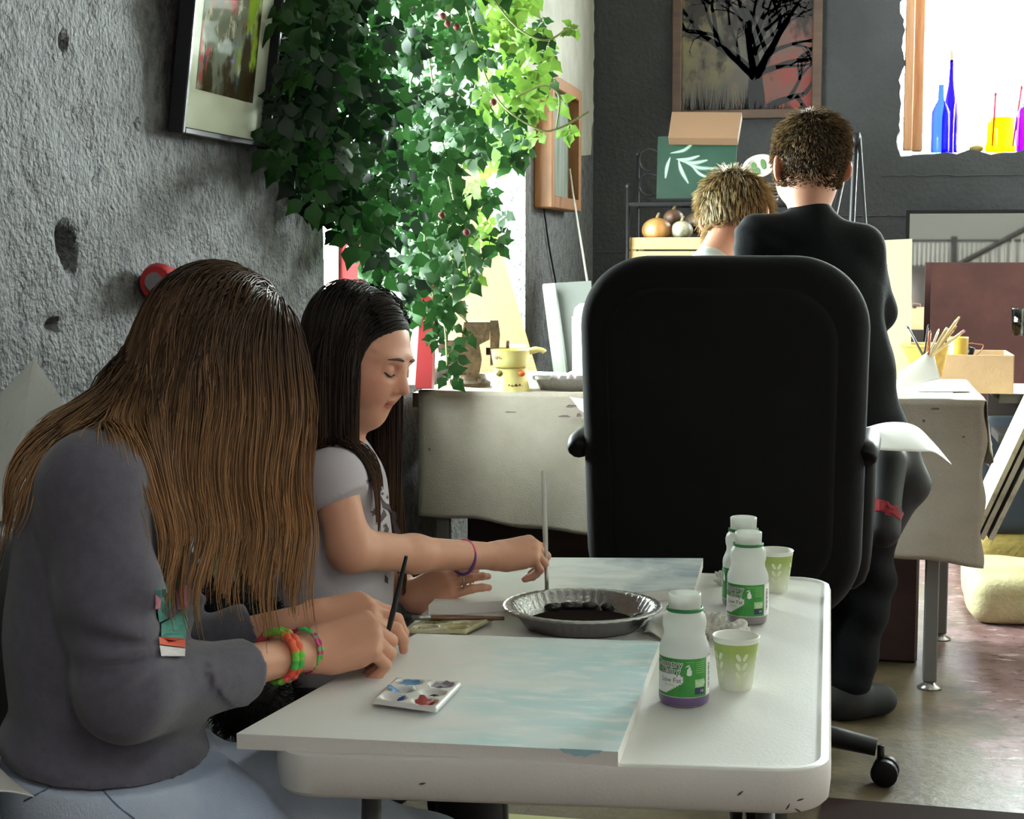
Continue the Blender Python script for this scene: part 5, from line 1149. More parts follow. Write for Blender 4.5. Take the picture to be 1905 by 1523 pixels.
tag(MB().box(((mx0 + mx1) / 2, MY + .02, zb / 2), (mx1 - mx0, .3, zb)).build('low_plinth', m_dkw), 'dark plinth on the floor under the leaning mirror', 'plinth')
q = ony(1733, 489, 7.25); tag(MB().box((q[0] + .5, 7.25, (q[2]) / 2), (1.0, .02, q[2])).build('maroon_board', mat('maroon_board_paint', '421e1c', .6, var='5a322d', vscale=3.5, vdetail=9, vlo=.45, vhi=.75)), 'maroon painted board standing in front of the mirror', 'board')
# bottles and jars on the window sill
SZ = WB[2] + .004; SYY = YB + .13
def vessel(x, prof, col, lab, nm='glass_bottle', y=SYY, fill=None, stop=None, kind='bottle', gloss=.06):
    c = ony(x, 285, y); c[2] = SZ; e = empty(nm, c, lab, kind, 'glass on the window sill')
    MB().lathe(prof, 22, c).build('glass', glassy('glass_' + col, col, gloss), e, smooth=True)
    if fill: MB().lathe([(0, .004)] + [(r_ - .002, z) for r_, z in prof if z <= fill[0]] + [(prof[0][0] if False else max(r_ for r_, z in prof if z <= fill[0]) - .002, fill[0]), (0, fill[0])], 22, c).build('liquid', glassy('liquid_' + fill[1], fill[1], .03), e, smooth=True)
    if stop: MB().lathe(stop[0], 12, c).build('stopper', mat('cork_' + stop[1], stop[1], .7), e, smooth=True)
    return e
vessel(1748, [(0, 0), (.042, 0), (.044, .01), (.044, .19), (.034, .215), (.016, .245), (.013, .31), (.015, .32)], '3a4cf4', 'cobalt blue bottle at the left of the window sill')
vessel(1766, [(0, 0), (.036, 0), (.038, .01), (.038, .17), (.030, .24), (.014, .32), (.009, .40), (.010, .44)], '2a18a8', 'tall indigo bottle with a grey stopper on the window sill', y=SYY + .07, stop=([(.0, .43), (.009, .43), (.011, .47), (.013, .485), (0, .49)], 'a39a94'))
vessel(1781, [(0, 0), (.023, 0), (.024, .01), (.024, .14), (.020, .22), (.014, .26), (.013, .32), (.019, .335)], 'd8c2ae', 'slim pale clear bottle beside the blue ones', y=SYY + .02)
c = ony(1816, 283, SYY); c[2] = SZ
V = [c + A3(.034 * math.sin(t) * math.cos(a), .03 * math.sin(t) * math.sin(a), .018 + .020 * math.cos(t) * (1 + .2 * math.sin(3 * a))) for t in np.linspace(.01, 3.13, 9) for a in np.linspace(0, 6.283, 15)[:-1]]
tag(MB().add(V, [(i * 14 + k, (i + 1) * 14 + k, (i + 1) * 14 + (k + 1) % 14, i * 14 + (k + 1) % 14) for i in range(8) for k in range(14)]).build('stone', mat('olive_stone', '8d8248', .8), smooth=True), 'small olive stone on the window sill', 'stone')
vessel(1861, [(0, 0), (.070, 0), (.073, .01), (.070, .20), (.064, .225), (.066, .25)], 'f2e6ee', 'clear jar of yellow liquid on the window sill', 'glass_jar', fill=(.16, 'ffd000'), kind='jar')
vessel(1912, [(0, 0), (.052, 0), (.055, .01), (.055, .19), (.03, .22), (.016, .235), (.014, .28), (.018, .29)], '5a12f0', 'violet glass bottle cut by the right edge of the picture')
for x, a, lab in ((1846, (1852, 178), 'red brush handle standing in the yellow jar'), (1884, (1900, 166), 'pink brush handle leaning over the violet bottle')):
    p0 = ony(x, 272, SYY); p1 = ony(*a, SYY + .01); e = empty('brush_handle', p0, lab, 'brush'); MB().tube([p0, p1], [.004, .007], 7).build('handle', mat('magenta_handle', 'b02040', .4), e, smooth=True); MB().tube([p1, p1 + (p1 - p0) * .06], [.007, .008], 7).build('end', mat('magenta_handle'), e, smooth=True)
# ================================================================ people
SKIN = np.array(lin('d09a80')); LIP = np.array(lin('b0655c')); ROSE = np.array(lin('cf8f78'))
m_skin = mat('skin', 'd09a80', .48, spec=.4, attr='Col', sss=.12, bump=.05, bscale=350)
m_hair = mat('hair_strands', '5a4030', .42, spec=.45, attr='Col', trans=.22)
ZU = A3(0, 0, 1); AWAY = nrm([FW[0], FW[1], 0])
def trace(f, x, y, d0, d1, off=.0006):
    """first point of surface f along the line of sight x, y"""
    v = ray(x, y); t = np.linspace(d0, d1, 500); p = (CAMP + v * t[:, None]).astype(np.float32); s = f(p)
    k = np.argmax(s < off); return p[k] if s.min() < off else p[np.argmin(s)]
def decal(e, name, f, poly, d0, d1, m, off=.0008, n=3):
    """flat print laid on a garment: polygon given where it sits, fanned and subdivided so that it follows the cloth"""
    c = np.mean(poly, 0); V = [trace(f, *c, d0, d1, off)]; F = []; N = len(poly)
    for j in range(1, n + 1):
        for q in poly: V.append(trace(f, *(c + (np.array(q) - c) * j / n), d0, d1, off))
    F = [(0, 1 + i, 1 + (i + 1) % N) for i in range(N)]
    for j in range(1, n): F += [(1 + (j - 1) * N + i, 1 + j * N + i, 1 + j * N + (i + 1) % N, 1 + (j - 1) * N + (i + 1) % N) for i in range(N)]
    return MB().add(V, F).build(name, m, e)
def skin_cols(V, lips=None, rosy=()):
    C = np.tile(SKIN, (len(V), 1))
    for c, r_, col, k in rosy:
        w = np.clip(1 - np.linalg.norm(V - c, axis=1) / r_, 0, 1)[:, None] * k; C = C * (1 - w) + np.array(col) * w
    return C
def torso(chest, belly, hip, lat, front, R1, R2, R3, k=.06):
    out = []
    for c, r_, u in ((chest[0], R1, chest[1]), (belly[0], R2, belly[1]), (hip[0], R3, hip[1])):
        M = frame(lat, front - lat * (front @ lat)); out.append(el(c, np.stack([M[:, 0], M[:, 1], np.cross(M[:, 0], M[:, 1])], 1), r_, k))
    return out
# ---------------------------------------------------------------- the girl in grey, nearest the camera
def girl_grey():
    e = empty('person', A3(*W(200, 1500, 1.93)[:2], 0), 'person with long light brown hair in a grey sweater painting at the near canvas', 'person')
    lat = nrm(AWAY * .98 + RT * .10); fr = nrm(RT * .96 + AWAY * -.1)
    hc = W(402, 676, 1.98); Fd = dirc(.70, -.66, .22); Ud = dirc(.64, .74, .05); S = .210
    hp, P, frm = head_prims(hc, Fd, Ud, S)
    shR, shL = W(172, 905, 1.80), W(268, 900, 2.07); elR, elL = W(232, 1290, 1.79), W(330, 1220, 2.14); wrR, wrL = W(582, 1210, 2.085), W(585, 1150, 2.20)
    nb, nt = W(250, 850, 1.93), W(372, 745, 1.96)
    th = lambda s: torso((W(190, 1040, 1.92), 0), (W(180, 1235, 1.93), 0), (W(205, 1405, 1.945), 0), lat, fr, (.135 - s, .098 - s, .175 - s), (.122 - s, .104 - s, .15 - s), (.142 - s, .118 - s, .10 - s))
    skin = hp + [rc(nb, nt, .046, .044, .03)] + th(.012) + [rc(shR, shL, .04, .04, .04)] + chain([shR, elR, wrR], (.036, .032, .0225)) + chain([shL, elL, wrL], (.036, .032, .0225))
    fR = dirc(.90, .16, .38); nR = dirc(-.05, .80, -.58); lR = dirc(.1, .45, .85)
    h1, tips = hand_prims(wrR, fR, nR, lR, .98, ((46, 58, 32), (54, 62, 32), (58, 62, 32), (58, 60, 30)), ((.062, -.030, .040), (.088, -.046, .022)))
    fL = dirc(.93, .14, .15); nL = dirc(0, .85, -.4); lL = dirc(.15, .2, -.9)
    h2, _t = hand_prims(wrL, fL, nL, lL, .88, ((30, 40, 25), (34, 42, 25), (38, 45, 25), (40, 45, 25)), ((.060, -.018, .046), (.092, -.024, .036)))
    f = field(skin + h1 + h2); V, F = polygonize(f, .0032)
    mesh_raw('body', V, F, m_skin, e, True, skin_cols(V, rosy=[(t, .018, lin('cf7f6c'), .6) for t in tips + _t]))
    # sweater
    m_sw = mat('charcoal_knit', '5c5a66', .9, spec=.2, bump=.25, bscale=700, var='53515d', vscale=60, sheen=.3)
    cuR, cuL = W(452, 1250, 1.955), W(470, 1175, 2.17)
    sl = th(0) + [rc(shR, shL, .052, .052, .05), rc(nb - ZU * .02, nb + nrm(nt - nb) * .012, .062, .052, .03)]
    sl += chain([shR, W(205, 1100, 1.79), elR, cuR], (.053, .051, .047, .041), .03) + chain([shL, elL, cuL], (.05, .045, .038), .03)
    ax = nrm(elR - shR); fx = nrm(cuR - elR); s1 = sines(5, 45, 6); s2 = sines(8, 18, 5)
    def folds(p):
        q = p - W(350, 1190, 1.80).astype(np.float32); q = q - (q @ AWAY.astype(np.float32))[:, None] * AWAY.astype(np.float32); r_ = np.sqrt((q * q).sum(1)); w = np.exp(-((r_ - .06) / .05) ** 2)
        a = np.arctan2(q @ ZU.astype(np.float32), q @ fx.astype(np.float32)); d = .0050 * np.sin(a * 9 + 10 * r_) * w * np.clip(r_ / .04 - .5, 0, 1) * (np.cos(a) < .25)
        h_ = p - W(190, 1370, 1.93).astype(np.float32); w2 = np.exp(-((h_ @ ZU.astype(np.float32)) / .05) ** 2); d = d + .006 * w2 * np.sin((h_ @ ZU.astype(np.float32)) * 75 + (h_ @ RT.astype(np.float32)) * 22)
        return d + .0024 * s1(p) + .0045 * s2(p)
    hemc = W(210, 1402, 1.93); hn = nrm(-ZU + RT * -.10)
    fs = field(sl, disp=folds, cuts=[(cuR, fx, .07), (cuL, nrm(cuL - elL), .06), (hemc, hn, .4)])
    V, F = polygonize(fs, .0042); mesh_raw('sweater', V, F, m_sw, e)
    for k_, (poly, c) in enumerate((([(302, 1052), (318, 1070), (338, 1075), (350, 1085), (346, 1110), (330, 1122), (312, 1150), (296, 1158), (292, 1120), (290, 1095)], '3f7f76'), ([(326, 1098), (346, 1085), (353, 1108), (350, 1138), (330, 1132)], 'b86a80'), ([(289, 1105), (300, 1115), (298, 1135), (289, 1132)], 'c0808e'), ([(300, 1160), (320, 1150), (350, 1128), (350, 1160), (345, 1188), (300, 1184)], '5a9a8e'), ([(296, 1184), (345, 1188), (345, 1204), (297, 1198)], 'e07058'), ([(297, 1200), (345, 1206), (344, 1220), (300, 1220)], 'd8d5d6'), ([(301, 1096), (309, 1096), (309, 1110), (301, 1110)], '111214'))):
        decal(e, 'bird_print', fs, poly, 1.6, 2.3, mat('print_' + c, c, .8), off=.001 + .0007 * k_)
    # jeans
    m_jn = mat('light_blue_denim', 'c0cee2', .85, bump=.25, bscale=500, var='9fb0cc', vscale=5, stretch=(1, 1, .5)); m_st = mat('denim_seam', '5f7192', .85)
    kR, kL = W(560, 1665, 2.00), W(800, 1605, 2.16)
    hipR, hipL = W(215, 1478, 1.885), W(262, 1462, 2.03)
    aR, aL = A3(kR[0] - .05, kR[1], .08), A3(kL[0] - .06, kL[1], .08)
    jp = [th(.001)[2], el(W(205, 1470, 1.95), np.stack([lat, fr, np.cross(lat, fr)], 1), (.145, .125, .10), .04)] + chain([hipR, W(400, 1565, 1.93), kR, aR], (.088, .078, .058, .045), .04) + chain([hipL, W(500, 1510, 2.08), kL, aL], (.086, .074, .058, .045), .04)
    sj = sines(3, 28, 6)
    def jf(p):
        q = p - W(400, 1470, 1.98).astype(np.float32); w = np.exp(-((q * q).sum(1)) / .01); return .0025 * sj(p) + .005 * w * np.sin((q @ RT.astype(np.float32)) * 90 + (q @ ZU.astype(np.float32)) * 60)
    wc = W(210, 1392, 1.93)
    fj = field(jp, disp=jf, cuts=[(W(60, 1400, 1.93), nrm(ZU + RT * .05), 0)]); V, F = polygonize(fj, .005); mesh_raw('jeans', V, F, m_jn, e)
    def seam(pts, r_=.0012): MB().tube([trace(fj, x, y, 1.6, 2.3, .0004) for x, y in bez([A3(x, y, 0) for x, y in pts], 16)[:, :2]], r_, 5).build('seam', m_st, e, smooth=True)
    for pts in ([(45, 1490), (110, 1455), (175, 1415), (290, 1385)], [(160, 1410), (185, 1460), (215, 1495), (250, 1523)], [(205, 1400), (208, 1440), (240, 1435), (290, 1410), (300, 1390)]): seam(pts)
    p = trace(fj, 208, 1458, 1.6, 2.3, 0); MB().lathe([(0, .003), (.004, .003), (.0055, 0)], 10, p).build('rivet', mat('steel_rivet', '8d8f98', .3, metal=.9), e, smooth=True)
    # shoes
    for a in (aR, aL):
        V, F = polygonize(field([rc(a - ZU * .035, a - ZU * .04 + RT * .12, .042, .036, .02)], cuts=[(a - ZU * .08, -ZU, 0)]), .008); mesh_raw('shoe', V, F, mat('dark_shoe', '2a2a2e', .7), e)
    # loom bracelets on the right wrist
    fa = nrm(wrR - elR)
    def band(c0, rad, tub, cols, twist, nm, nseg=72):
        A = frame(fa, ZU); e1, e2 = A[:, 1], A[:, 2]
        for st in range(2):
            off = fa * (.0048 * (st - .5) * 2 * (tub / .0045))
            V = []; C = []; n = 8
            for i in range(nseg):
                t = 2 * math.pi * i / nseg; dpx = .0004 * math.sin(t * 18 + st * 3.14); r_ = rad * (1 + .10 * math.cos(t * 1.0 + .5)); c = c0 + off + (e1 * math.cos(t) + e2 * math.sin(t)) * (r_ + dpx); ra = e1 * math.cos(t) + e2 * math.sin(t)
                for k in range(n): s_ = 2 * math.pi * k / n; V.append(c + (ra * math.cos(s_) + fa * math.sin(s_)) * tub * (1 + .12 * math.sin(t * 18 + st * 3.1))); C.append(lin(cols[int(i / nseg * twist + .5 * ((i % 4) > 1)) % len(cols)]))
            F = np.array([(i * n + k, i * n + (k + 1) % n, ((i + 1) % nseg) * n + (k + 1) % n, ((i + 1) % nseg) * n + k) for i in range(nseg) for k in range(n)])
            mesh_raw(nm, np.array(V), F, mat('rubber_loom', 'ffffff', .45, attr='Col'), e, True, np.array(C))
    band(elR + (wrR - elR) * .80, .0315, .0050, ('74c43c', 'd8503c', 'e0643c', '6cc23a', '3faa48', 'd8503c', 'e85a62', '8ad044'), 16, 'loom_bracelet')
    band(elR + (wrR - elR) * .945, .0285, .0024, ('4fb868', 'c03a7c', '62c05a', 'b02a6c'), 8, 'thin_bracelet')
    # hair
    body = field(hp + [rc(nb, nt, .046, .044, .03)] + sl[:5] + chain([shR, elR], (.055, .05)) + [rc(W(315, 700, 1.97), W(175, 835, 1.93), .042, .022, .05)])
    def test(f, u, l): return ~((f > .16) & (u < .20) & (f * .9 + .2 - u * .5 > .18)) & (u > -.28 + .45 * (f + .3).clip(0)) & ((f < .28) | (u > .28))
    rt, nn, loc = scalp(P, frm, S, 4900, test, 3); Fd_, Ud_, Ld_ = frm
    tang = rt - (P(.02, .505, .02)); tang = tang - nn * (tang * nn).sum(1)[:, None]; tang /= np.linalg.norm(tang, axis=1)[:, None] + 1e-6
    rs = np.random.RandomState(4); L = np.clip((rt[:, 2] - .775) * 1.02 + .055 * rs.randn(len(rt)), .16, .45); L = np.where(loc[:, 0] < -.2, .30 + .05 * rs.randn(len(rt)), L)
    d0 = tang; off = .003 + .014 * rs.rand(len(rt)) ** 1.3; rt = rt + nn * off[:, None] * .8
    S_ = strands(rt, d0, L, 19, body, off, .42, None, .70, .03, 7)
    w_ = sines(12, 30, 5); S_ = clump(S_, 60, 1.5, .55, 2)
    t = np.linspace(0, 1, 20)[None, :, None]; wave = np.stack([w_(S_[:, :, :].reshape(-1, 3).astype(np.float32) + k * 3).reshape(S_.shape[:2]) for k in range(3)], 2); S_ = S_ + wave * .023 * t ** 1.3
    def colfn(v, t, s):
        c = lerp3(lin('4a3626'), lin('b38a60'), np.clip(t * 1.6 - .18, 0, 1)); c = c * (1 + .42 * v[..., None]); return c
    hair_mesh('hair', S_, .0011, .0004, m_hair, e, colfn, 3)
    V, F = polygonize(field([el(P(-.06, .14, 0), np.stack(frm, 1), (.440 * S, .385 * S, .372 * S)), rc(W(315, 700, 1.97), W(175, 835, 1.93), .042, .022, .05)], cuts=[(P(.12, 0, 0), nrm(Fd_ * 1 - Ud_ * .55), .13)]), .006); mesh_raw('hair_base', V, F, mat('hair_underlayer', '3a2a1e', .8), e)
    return e
girl_grey()
# ---------------------------------------------------------------- the dark-haired girl in the white T-shirt
def girl_white():
    e = empty('person', A3(*W(610, 1300, 2.52)[:2], 0), 'person with straight dark hair in a white star print T-shirt reaching over the far canvas', 'person')
    lat = nrm(AWAY * .98 + RT * .15); fr = nrm(RT * .97 + AWAY * -.15)
    hc = W(664, 660, 2.47); Fd = dirc(.88, -.32, -.36); Ud = dirc(.36, .92, -.05); S = .202
    hp, P, frm = head_prims(hc, Fd, Ud, S)
    Fd, Ud, Ld = frm
    shR, shL = W(618, 895, 2.385), W(668, 885, 2.62); elR, elL = W(652, 1022, 2.37), W(720, 1060, 2.70); wrR, wrL = W(920, 1034, 2.585), W(768, 1112, 2.63)
    nb, nt = W(618, 850, 2.50), W(638, 762, 2.48)
    th = lambda s: torso((W(625, 985, 2.505), 0), (W(618, 1130, 2.51), 0), (W(612, 1260, 2.52), 0), lat, fr, (.115 - s, .084 - s, .14 - s), (.108 - s, .088 - s, .13 - s), (.125 - s, .10 - s, .11 - s))
    skin = hp + [rc(nb, nt, .040, .038, .03)] + th(.012) + [rc(shR, shL, .034, .034, .04)] + chain([shR, elR, W(770, 1030, 2.47), wrR], (.0345, .0325, .0275, .0215), .02) + chain([shL, elL, wrL], (.033, .028, .021))
    fR = dirc(.93, .10, .32); nR = dirc(-.12, .86, -.48); lR = dirc(.1, .4, .9)
    h1, t1 = hand_prims(wrR, fR, nR, lR, .80, ((40, 66, 40), (50, 66, 35), (58, 66, 35), (64, 66, 35)), ((.066, -.024, .030), (.094, -.042, .014)))
    fL = dirc(.80, .40, -.1); nL = dirc(-.3, .35, -.85); lL = dirc(.35, -.85, -.2)
    h2, t2 = hand_prims(wrL, fL, nL, lL, .76, ((12, 30, 20), (16, 32, 20), (22, 36, 20), (30, 40, 20)), ((.020, -.012, .056), (.006, -.020, .078)))
    f = field(skin + h1 + h2); V, F = polygonize(f, .0029)
    C = skin_cols(V, rosy=[(t, .016, lin('cf7f6c'), .6) for t in t1 + t2] + [(P(.30, -.14, s * .2), .045, lin('cf8472'), .55) for s in (-1, 1)] + [(P(.47, -.12), .022, lin('cf8472'), .5)])
    loc = (V - P(0, 0, 0)) @ np.stack(frm, 1) / S
    lip = (np.abs(loc[:, 2]) < .080) & (loc[:, 0] > .34) & (np.abs(loc[:, 1] + .258) < .036 - .25 * np.abs(loc[:, 2]) ** 1.5); C[lip] = C[lip] * .2 + np.array(lin('a8584f')) * .8
    C[lip & (np.abs(loc[:, 1] + .257) < .006)] *= .45
    lid = (loc[:, 0] > .27) & (np.abs(np.abs(loc[:, 2]) - .142) < .085) & (np.abs(loc[:, 1] - .012) < .045); C[lid] *= np.array([.86, .80, .80])
    mesh_raw('body', V, F, m_skin, e, True, C)
    # brows, lashes, eyes
    fh = field(hp); m_dk = mat('lash_dark', '221814', .6); m_bw = mat('brow_brown', '4a3226', .7)
    def onface(u, l, off=.0008):
        a = np.linspace(.62, .0, 260); p = (P(0, 0, 0) + (Fd * a[:, None] + Ud * u + Ld * l) * S).astype(np.float32); s = fh(p); k = np.argmax(s < off); return p[k]
    for s in (-1, 1):
        MB().tube([onface(.085 + .022 * math.sin(math.pi * (.2 + .75 * t)), s * (.055 + .17 * t), .0006) for t in np.linspace(0, 1, 9)], [.0014, .0024, .0028, .0028, .0026, .0022, .0018, .0013, .0006], 6).build('eyebrow', m_bw, e, smooth=True)
        lp = [onface(-.022 - .020 * math.sin(math.pi * t) + .008 * t, s * (.075 + .135 * t), .0002) for t in np.linspace(0, 1, 9)]
        MB().tube(lp, [.0008, .0014, .0018, .0020, .0021, .0021, .0020, .0018, .0010], 6).build('lash_line', m_dk, e, smooth=True)
        V_ = []; F_ = []
        for t in np.linspace(.05, 1, 16):
            q = onface(-.022 - .020 * math.sin(math.pi * t) + .008 * t, s * (.075 + .135 * t), .0002); d_ = nrm(Fd * .9 - Ud * .55 + Ld * s * .5 * t) * .0075; b_ = len(V_); V_ += [q - Ld * .0004, q + Ld * .0004, q + d_]; F_.append((b_, b_ + 1, b_ + 2))
        MB().add(V_, F_).build('eyelashes', m_dk, e)
    # dark polished nail on the left thumb
    MB().lathe([(0, .003), (.0045, .002), (.0055, 0), (.0045, -.002), (0, -.003)], 10, t2[4] - FW * .0045).build('thumbnail', mat('dark_nail_polish', '3a1c2a', .25), e, smooth=True)
    # T-shirt
    m_ts = mat('white_jersey', 'b9b3ba', .9, bump=.2, bscale=500, spec=.2)
    slc = shR + (elR - shR) * .28; axR = nrm(elR - shR)
    sl = th(0) + [rc(shR, shL, .045, .045, .045), rc(nb - ZU * .02, nb + ZU * .004, .058, .052, .03), rcc(shR, shR + axR * .09, .047, .050, slc, nrm(axR + RT * .25), .02), rcc(shL, shL + nrm(elL - shL) * .08, .045, .045, shL + nrm(elL - shL) * .05, nrm(elL - shL), .02)]
    s1 = sines(15, 22, 6); s2 = sines(19, 50, 6)
    fs = field(sl, disp=lambda p: .0035 * s1(p) + .0014 * s2(p), cuts=[(W(612, 1300, 2.52), -ZU, 0)])
    V, F = polygonize(fs, .0042); mesh_raw('t_shirt', V, F, m_ts, e)
    m_pr = mat('dark_print', '4a4448', .8)
    star = lambda x, y, r_, a0=0.: [(x + (r_ if i % 2 else r_ * .42) * math.cos(a0 + math.pi * i / 5), y + (r_ if i % 2 else r_ * .42) * math.sin(a0 + math.pi * i / 5)) for i in range(10)]
    for s in (star(686, 895, 6, .3), star(697, 953, 9, .2), star(722, 925, 4), star(738, 930, 3), star(716, 978, 5, .5), star(712, 918, 4)): decal(e, 'star_print', fs, s, 2.2, 2.8, m_pr, n=1)
    for pl in ([(706, 918), (712, 930), (724, 938), (736, 952), (738, 968), (730, 962), (722, 950), (712, 944)], [(714, 946), (720, 958), (712, 968), (706, 976), (704, 966), (710, 956)], [(732, 955), (738, 975), (746, 990), (740, 1000), (733, 985), (729, 968)], [(718, 972), (724, 984), (720, 998), (714, 990)], [(716, 1068), (722, 1075), (722, 1086), (716, 1082)]): decal(e, 'unicorn_print', fs, pl, 2.2, 2.8, m_pr, n=2)
    # trousers and shoes
    kR, kL = W(860, 1330, 2.44), W(850, 1320, 2.66); hipR, hipL = W(620, 1290, 2.45), W(630, 1290, 2.60)
    jp = [th(.0)[2]] + [q for k_, h_ in ((kR, hipR), (kL, hipL)) for q in chain([h_, k_, A3(k_[0] + .03, k_[1], .09)], (.075, .055, .042), .04)]
    V, F = polygonize(field(jp, cuts=[(W(612, 1245, 2.5), ZU, 0)]), .008); mesh_raw('trousers', V, F, mat('black_leggings', '1d1d20', .85), e)
    for k_ in (kR, kL):
        a = A3(k_[0] + .03, k_[1], .05); V, F = polygonize(field([rc(a, a + RT * .11 - ZU * .008, .040, .034, .02)], cuts=[(A3(0, 0, .004), -ZU, 0)]), .008); mesh_raw('shoe', V, F, mat('dark_shoe', '2a2a2e', .7), e)
    # bracelet
    fa = nrm(wrR - elR); c0 = W(862, 1036, 2.545); A_ = frame(fa, ZU)
    for i0, i1, c in ((0, 44, '6a3f86'), (44, 60, 'd04a74')):
        MB().tube([c0 + (A_[:, 1] * math.cos(2 * math.pi * i / 60 + 1.2) + A_[:, 2] * math.sin(2 * math.pi * i / 60 + 1.2)) * .0272 for i in range(i0, i1 + 1)], .0028, 8).build('bracelet', mat('band_' + c, c, .5), e, smooth=True)
    MB().tube([c0 - ZU * .028, c0 - ZU * .040, c0 - ZU * .052], [.0012, .0022, .0008], 6).build('bracelet_tag', mat('silver_tag', '9c9a8c', .3, metal=.7), e, smooth=True)
    # hair
    body = field(hp + [rc(nb, nt, .040, .038, .03)] + sl)
    def test(f, u, l): return ((f < .02) | (u > .27 + .15 * f) | ((np.abs(l) > .27) & (f < .14) & (u > -.1))) & (u > -.30)
    rt, nn, loc = scalp(P, frm, S, 5200, test, 13)
    part = P(.1, .51, .03)
    al = loc.copy(); tang = np.sign(loc[:, 2] - .03)[:, None] * Ld * 1.0 - Fd * np.where(loc[:, 2:] < .03, .25, .6) + (-Ud) * .2
    tang = tang - nn * (tang * nn).sum(1)[:, None]; tang /= np.linalg.norm(tang, axis=1)[:, None] + 1e-6
    rs = np.random.RandomState(5); L = np.where(loc[:, 2] < .03, .345, .40) + .025 * rs.randn(len(rt)); off = .003 + .011 * rs.rand(len(rt)) ** 1.3; rt = rt + nn * off[:, None] * .8
    def flow(p, t):
        q = p - hc.astype(np.float32); x = q @ RT.astype(np.float32); y = q @ AWAY.astype(np.float32); z = q[:, 2]
        w = np.clip((x - .030) / .03, 0, 1) * (y < .035) * (z > -.20); w2 = np.clip((x - .085) / .03, 0, 1) * (y >= .035)
        return -(w * .85 + w2 * .4)[:, None] * RT.astype(np.float32)
    S_ = strands(rt, tang, L, 19, body, off, .42, flow, .66, .012, 9)
    q = S_ - hc; x = q @ RT; y = q @ AWAY; bad = ((x > .060) & (y < .045) & (q[..., 2] < .045) & (q[..., 2] > -.14)).any(1) | (y[:, -1] < -.085) | (x[:, -1] < -.10); S_ = S_[~bad]
    S_ = clump(S_, 26, 1.4, .55, 6)
    def colfn(v, t, s):
        c = lerp3(lin('20150f'), lin('3a281c'), np.clip(t * 1.6 - .2, 0, 1)); c = lerp3(c, lin('6a4c34'), np.clip(t * 3 - 2.1, 0, 1)); return c * (1 + .3 * v[..., None])
    hair_mesh('hair', S_, .0010, .0005, m_hair, e, colfn, 5)
    V, F = polygonize(field([el(P(-.07, .15, 0), np.stack(frm, 1), (.442 * S, .387 * S, .372 * S))], cuts=[(P(.10, .02, 0), nrm(Fd - Ud * .75), 0)]), .006); mesh_raw('hair_base', V, F, mat('dark_hair_underlayer', '1b120d', .8), e)
    return e
girl_white()
# ---------------------------------------------------------------- short hair
def crop_hair(e, P, frm, S, test, n, L, lean, colfn, seed, r0=.0011, wob=.01, k=6, body=None, m=None):
    rt, nn, loc = scalp(P, frm, S, n, test, seed); rs = np.random.RandomState(seed); Fd, Ud, Ld = frm
    tg = rt - P(-.12, .50, .03); tg = tg - nn * (tg * nn).sum(1)[:, None]; tg /= np.linalg.norm(tg, axis=1)[:, None] + 1e-6
    d0 = nn * lean[3] + tg * .8 + (Fd * lean[0] + Ud * lean[1] + Ld * lean[2])[None] + rs.randn(len(rt), 3) * .06
    ln = L(loc) * (1 + .25 * rs.randn(len(rt))).clip(.4, 1.6)
    S_ = strands(rt + nn * .002, d0, ln, k, body, .002 + .006 * rs.rand(len(rt)), .06, None, .9, wob, seed); S_ = clump(S_, 8, 1.4, .35, seed)
    hair_mesh('hair', S_, r0, .0004, m_hair, e, colfn, seed)
    c0 = colfn(np.zeros((1, 1)), np.zeros((1, 1)), None).ravel(); hx = ''.join('%02x' % int(255 * (1.055 * max(0, q) ** (1 / 2.4) - .055)) for q in c0)
    keep = lambda p: ((p - P(0, 0, 0)) @ np.stack(frm, 1)) / S
    V, F = polygonize(field([el(P(-.06, .13, 0), np.stack(frm, 1), (.437 * S, .382 * S, .362 * S))]), .006); q = keep(V); ok = test(q[:, 0], q[:, 1], q[:, 2]); F = F[ok[F].all(1)]
    mesh_raw('hair_base', V, F, mat('cropped_hair_base_' + hx, hx, .8), e)
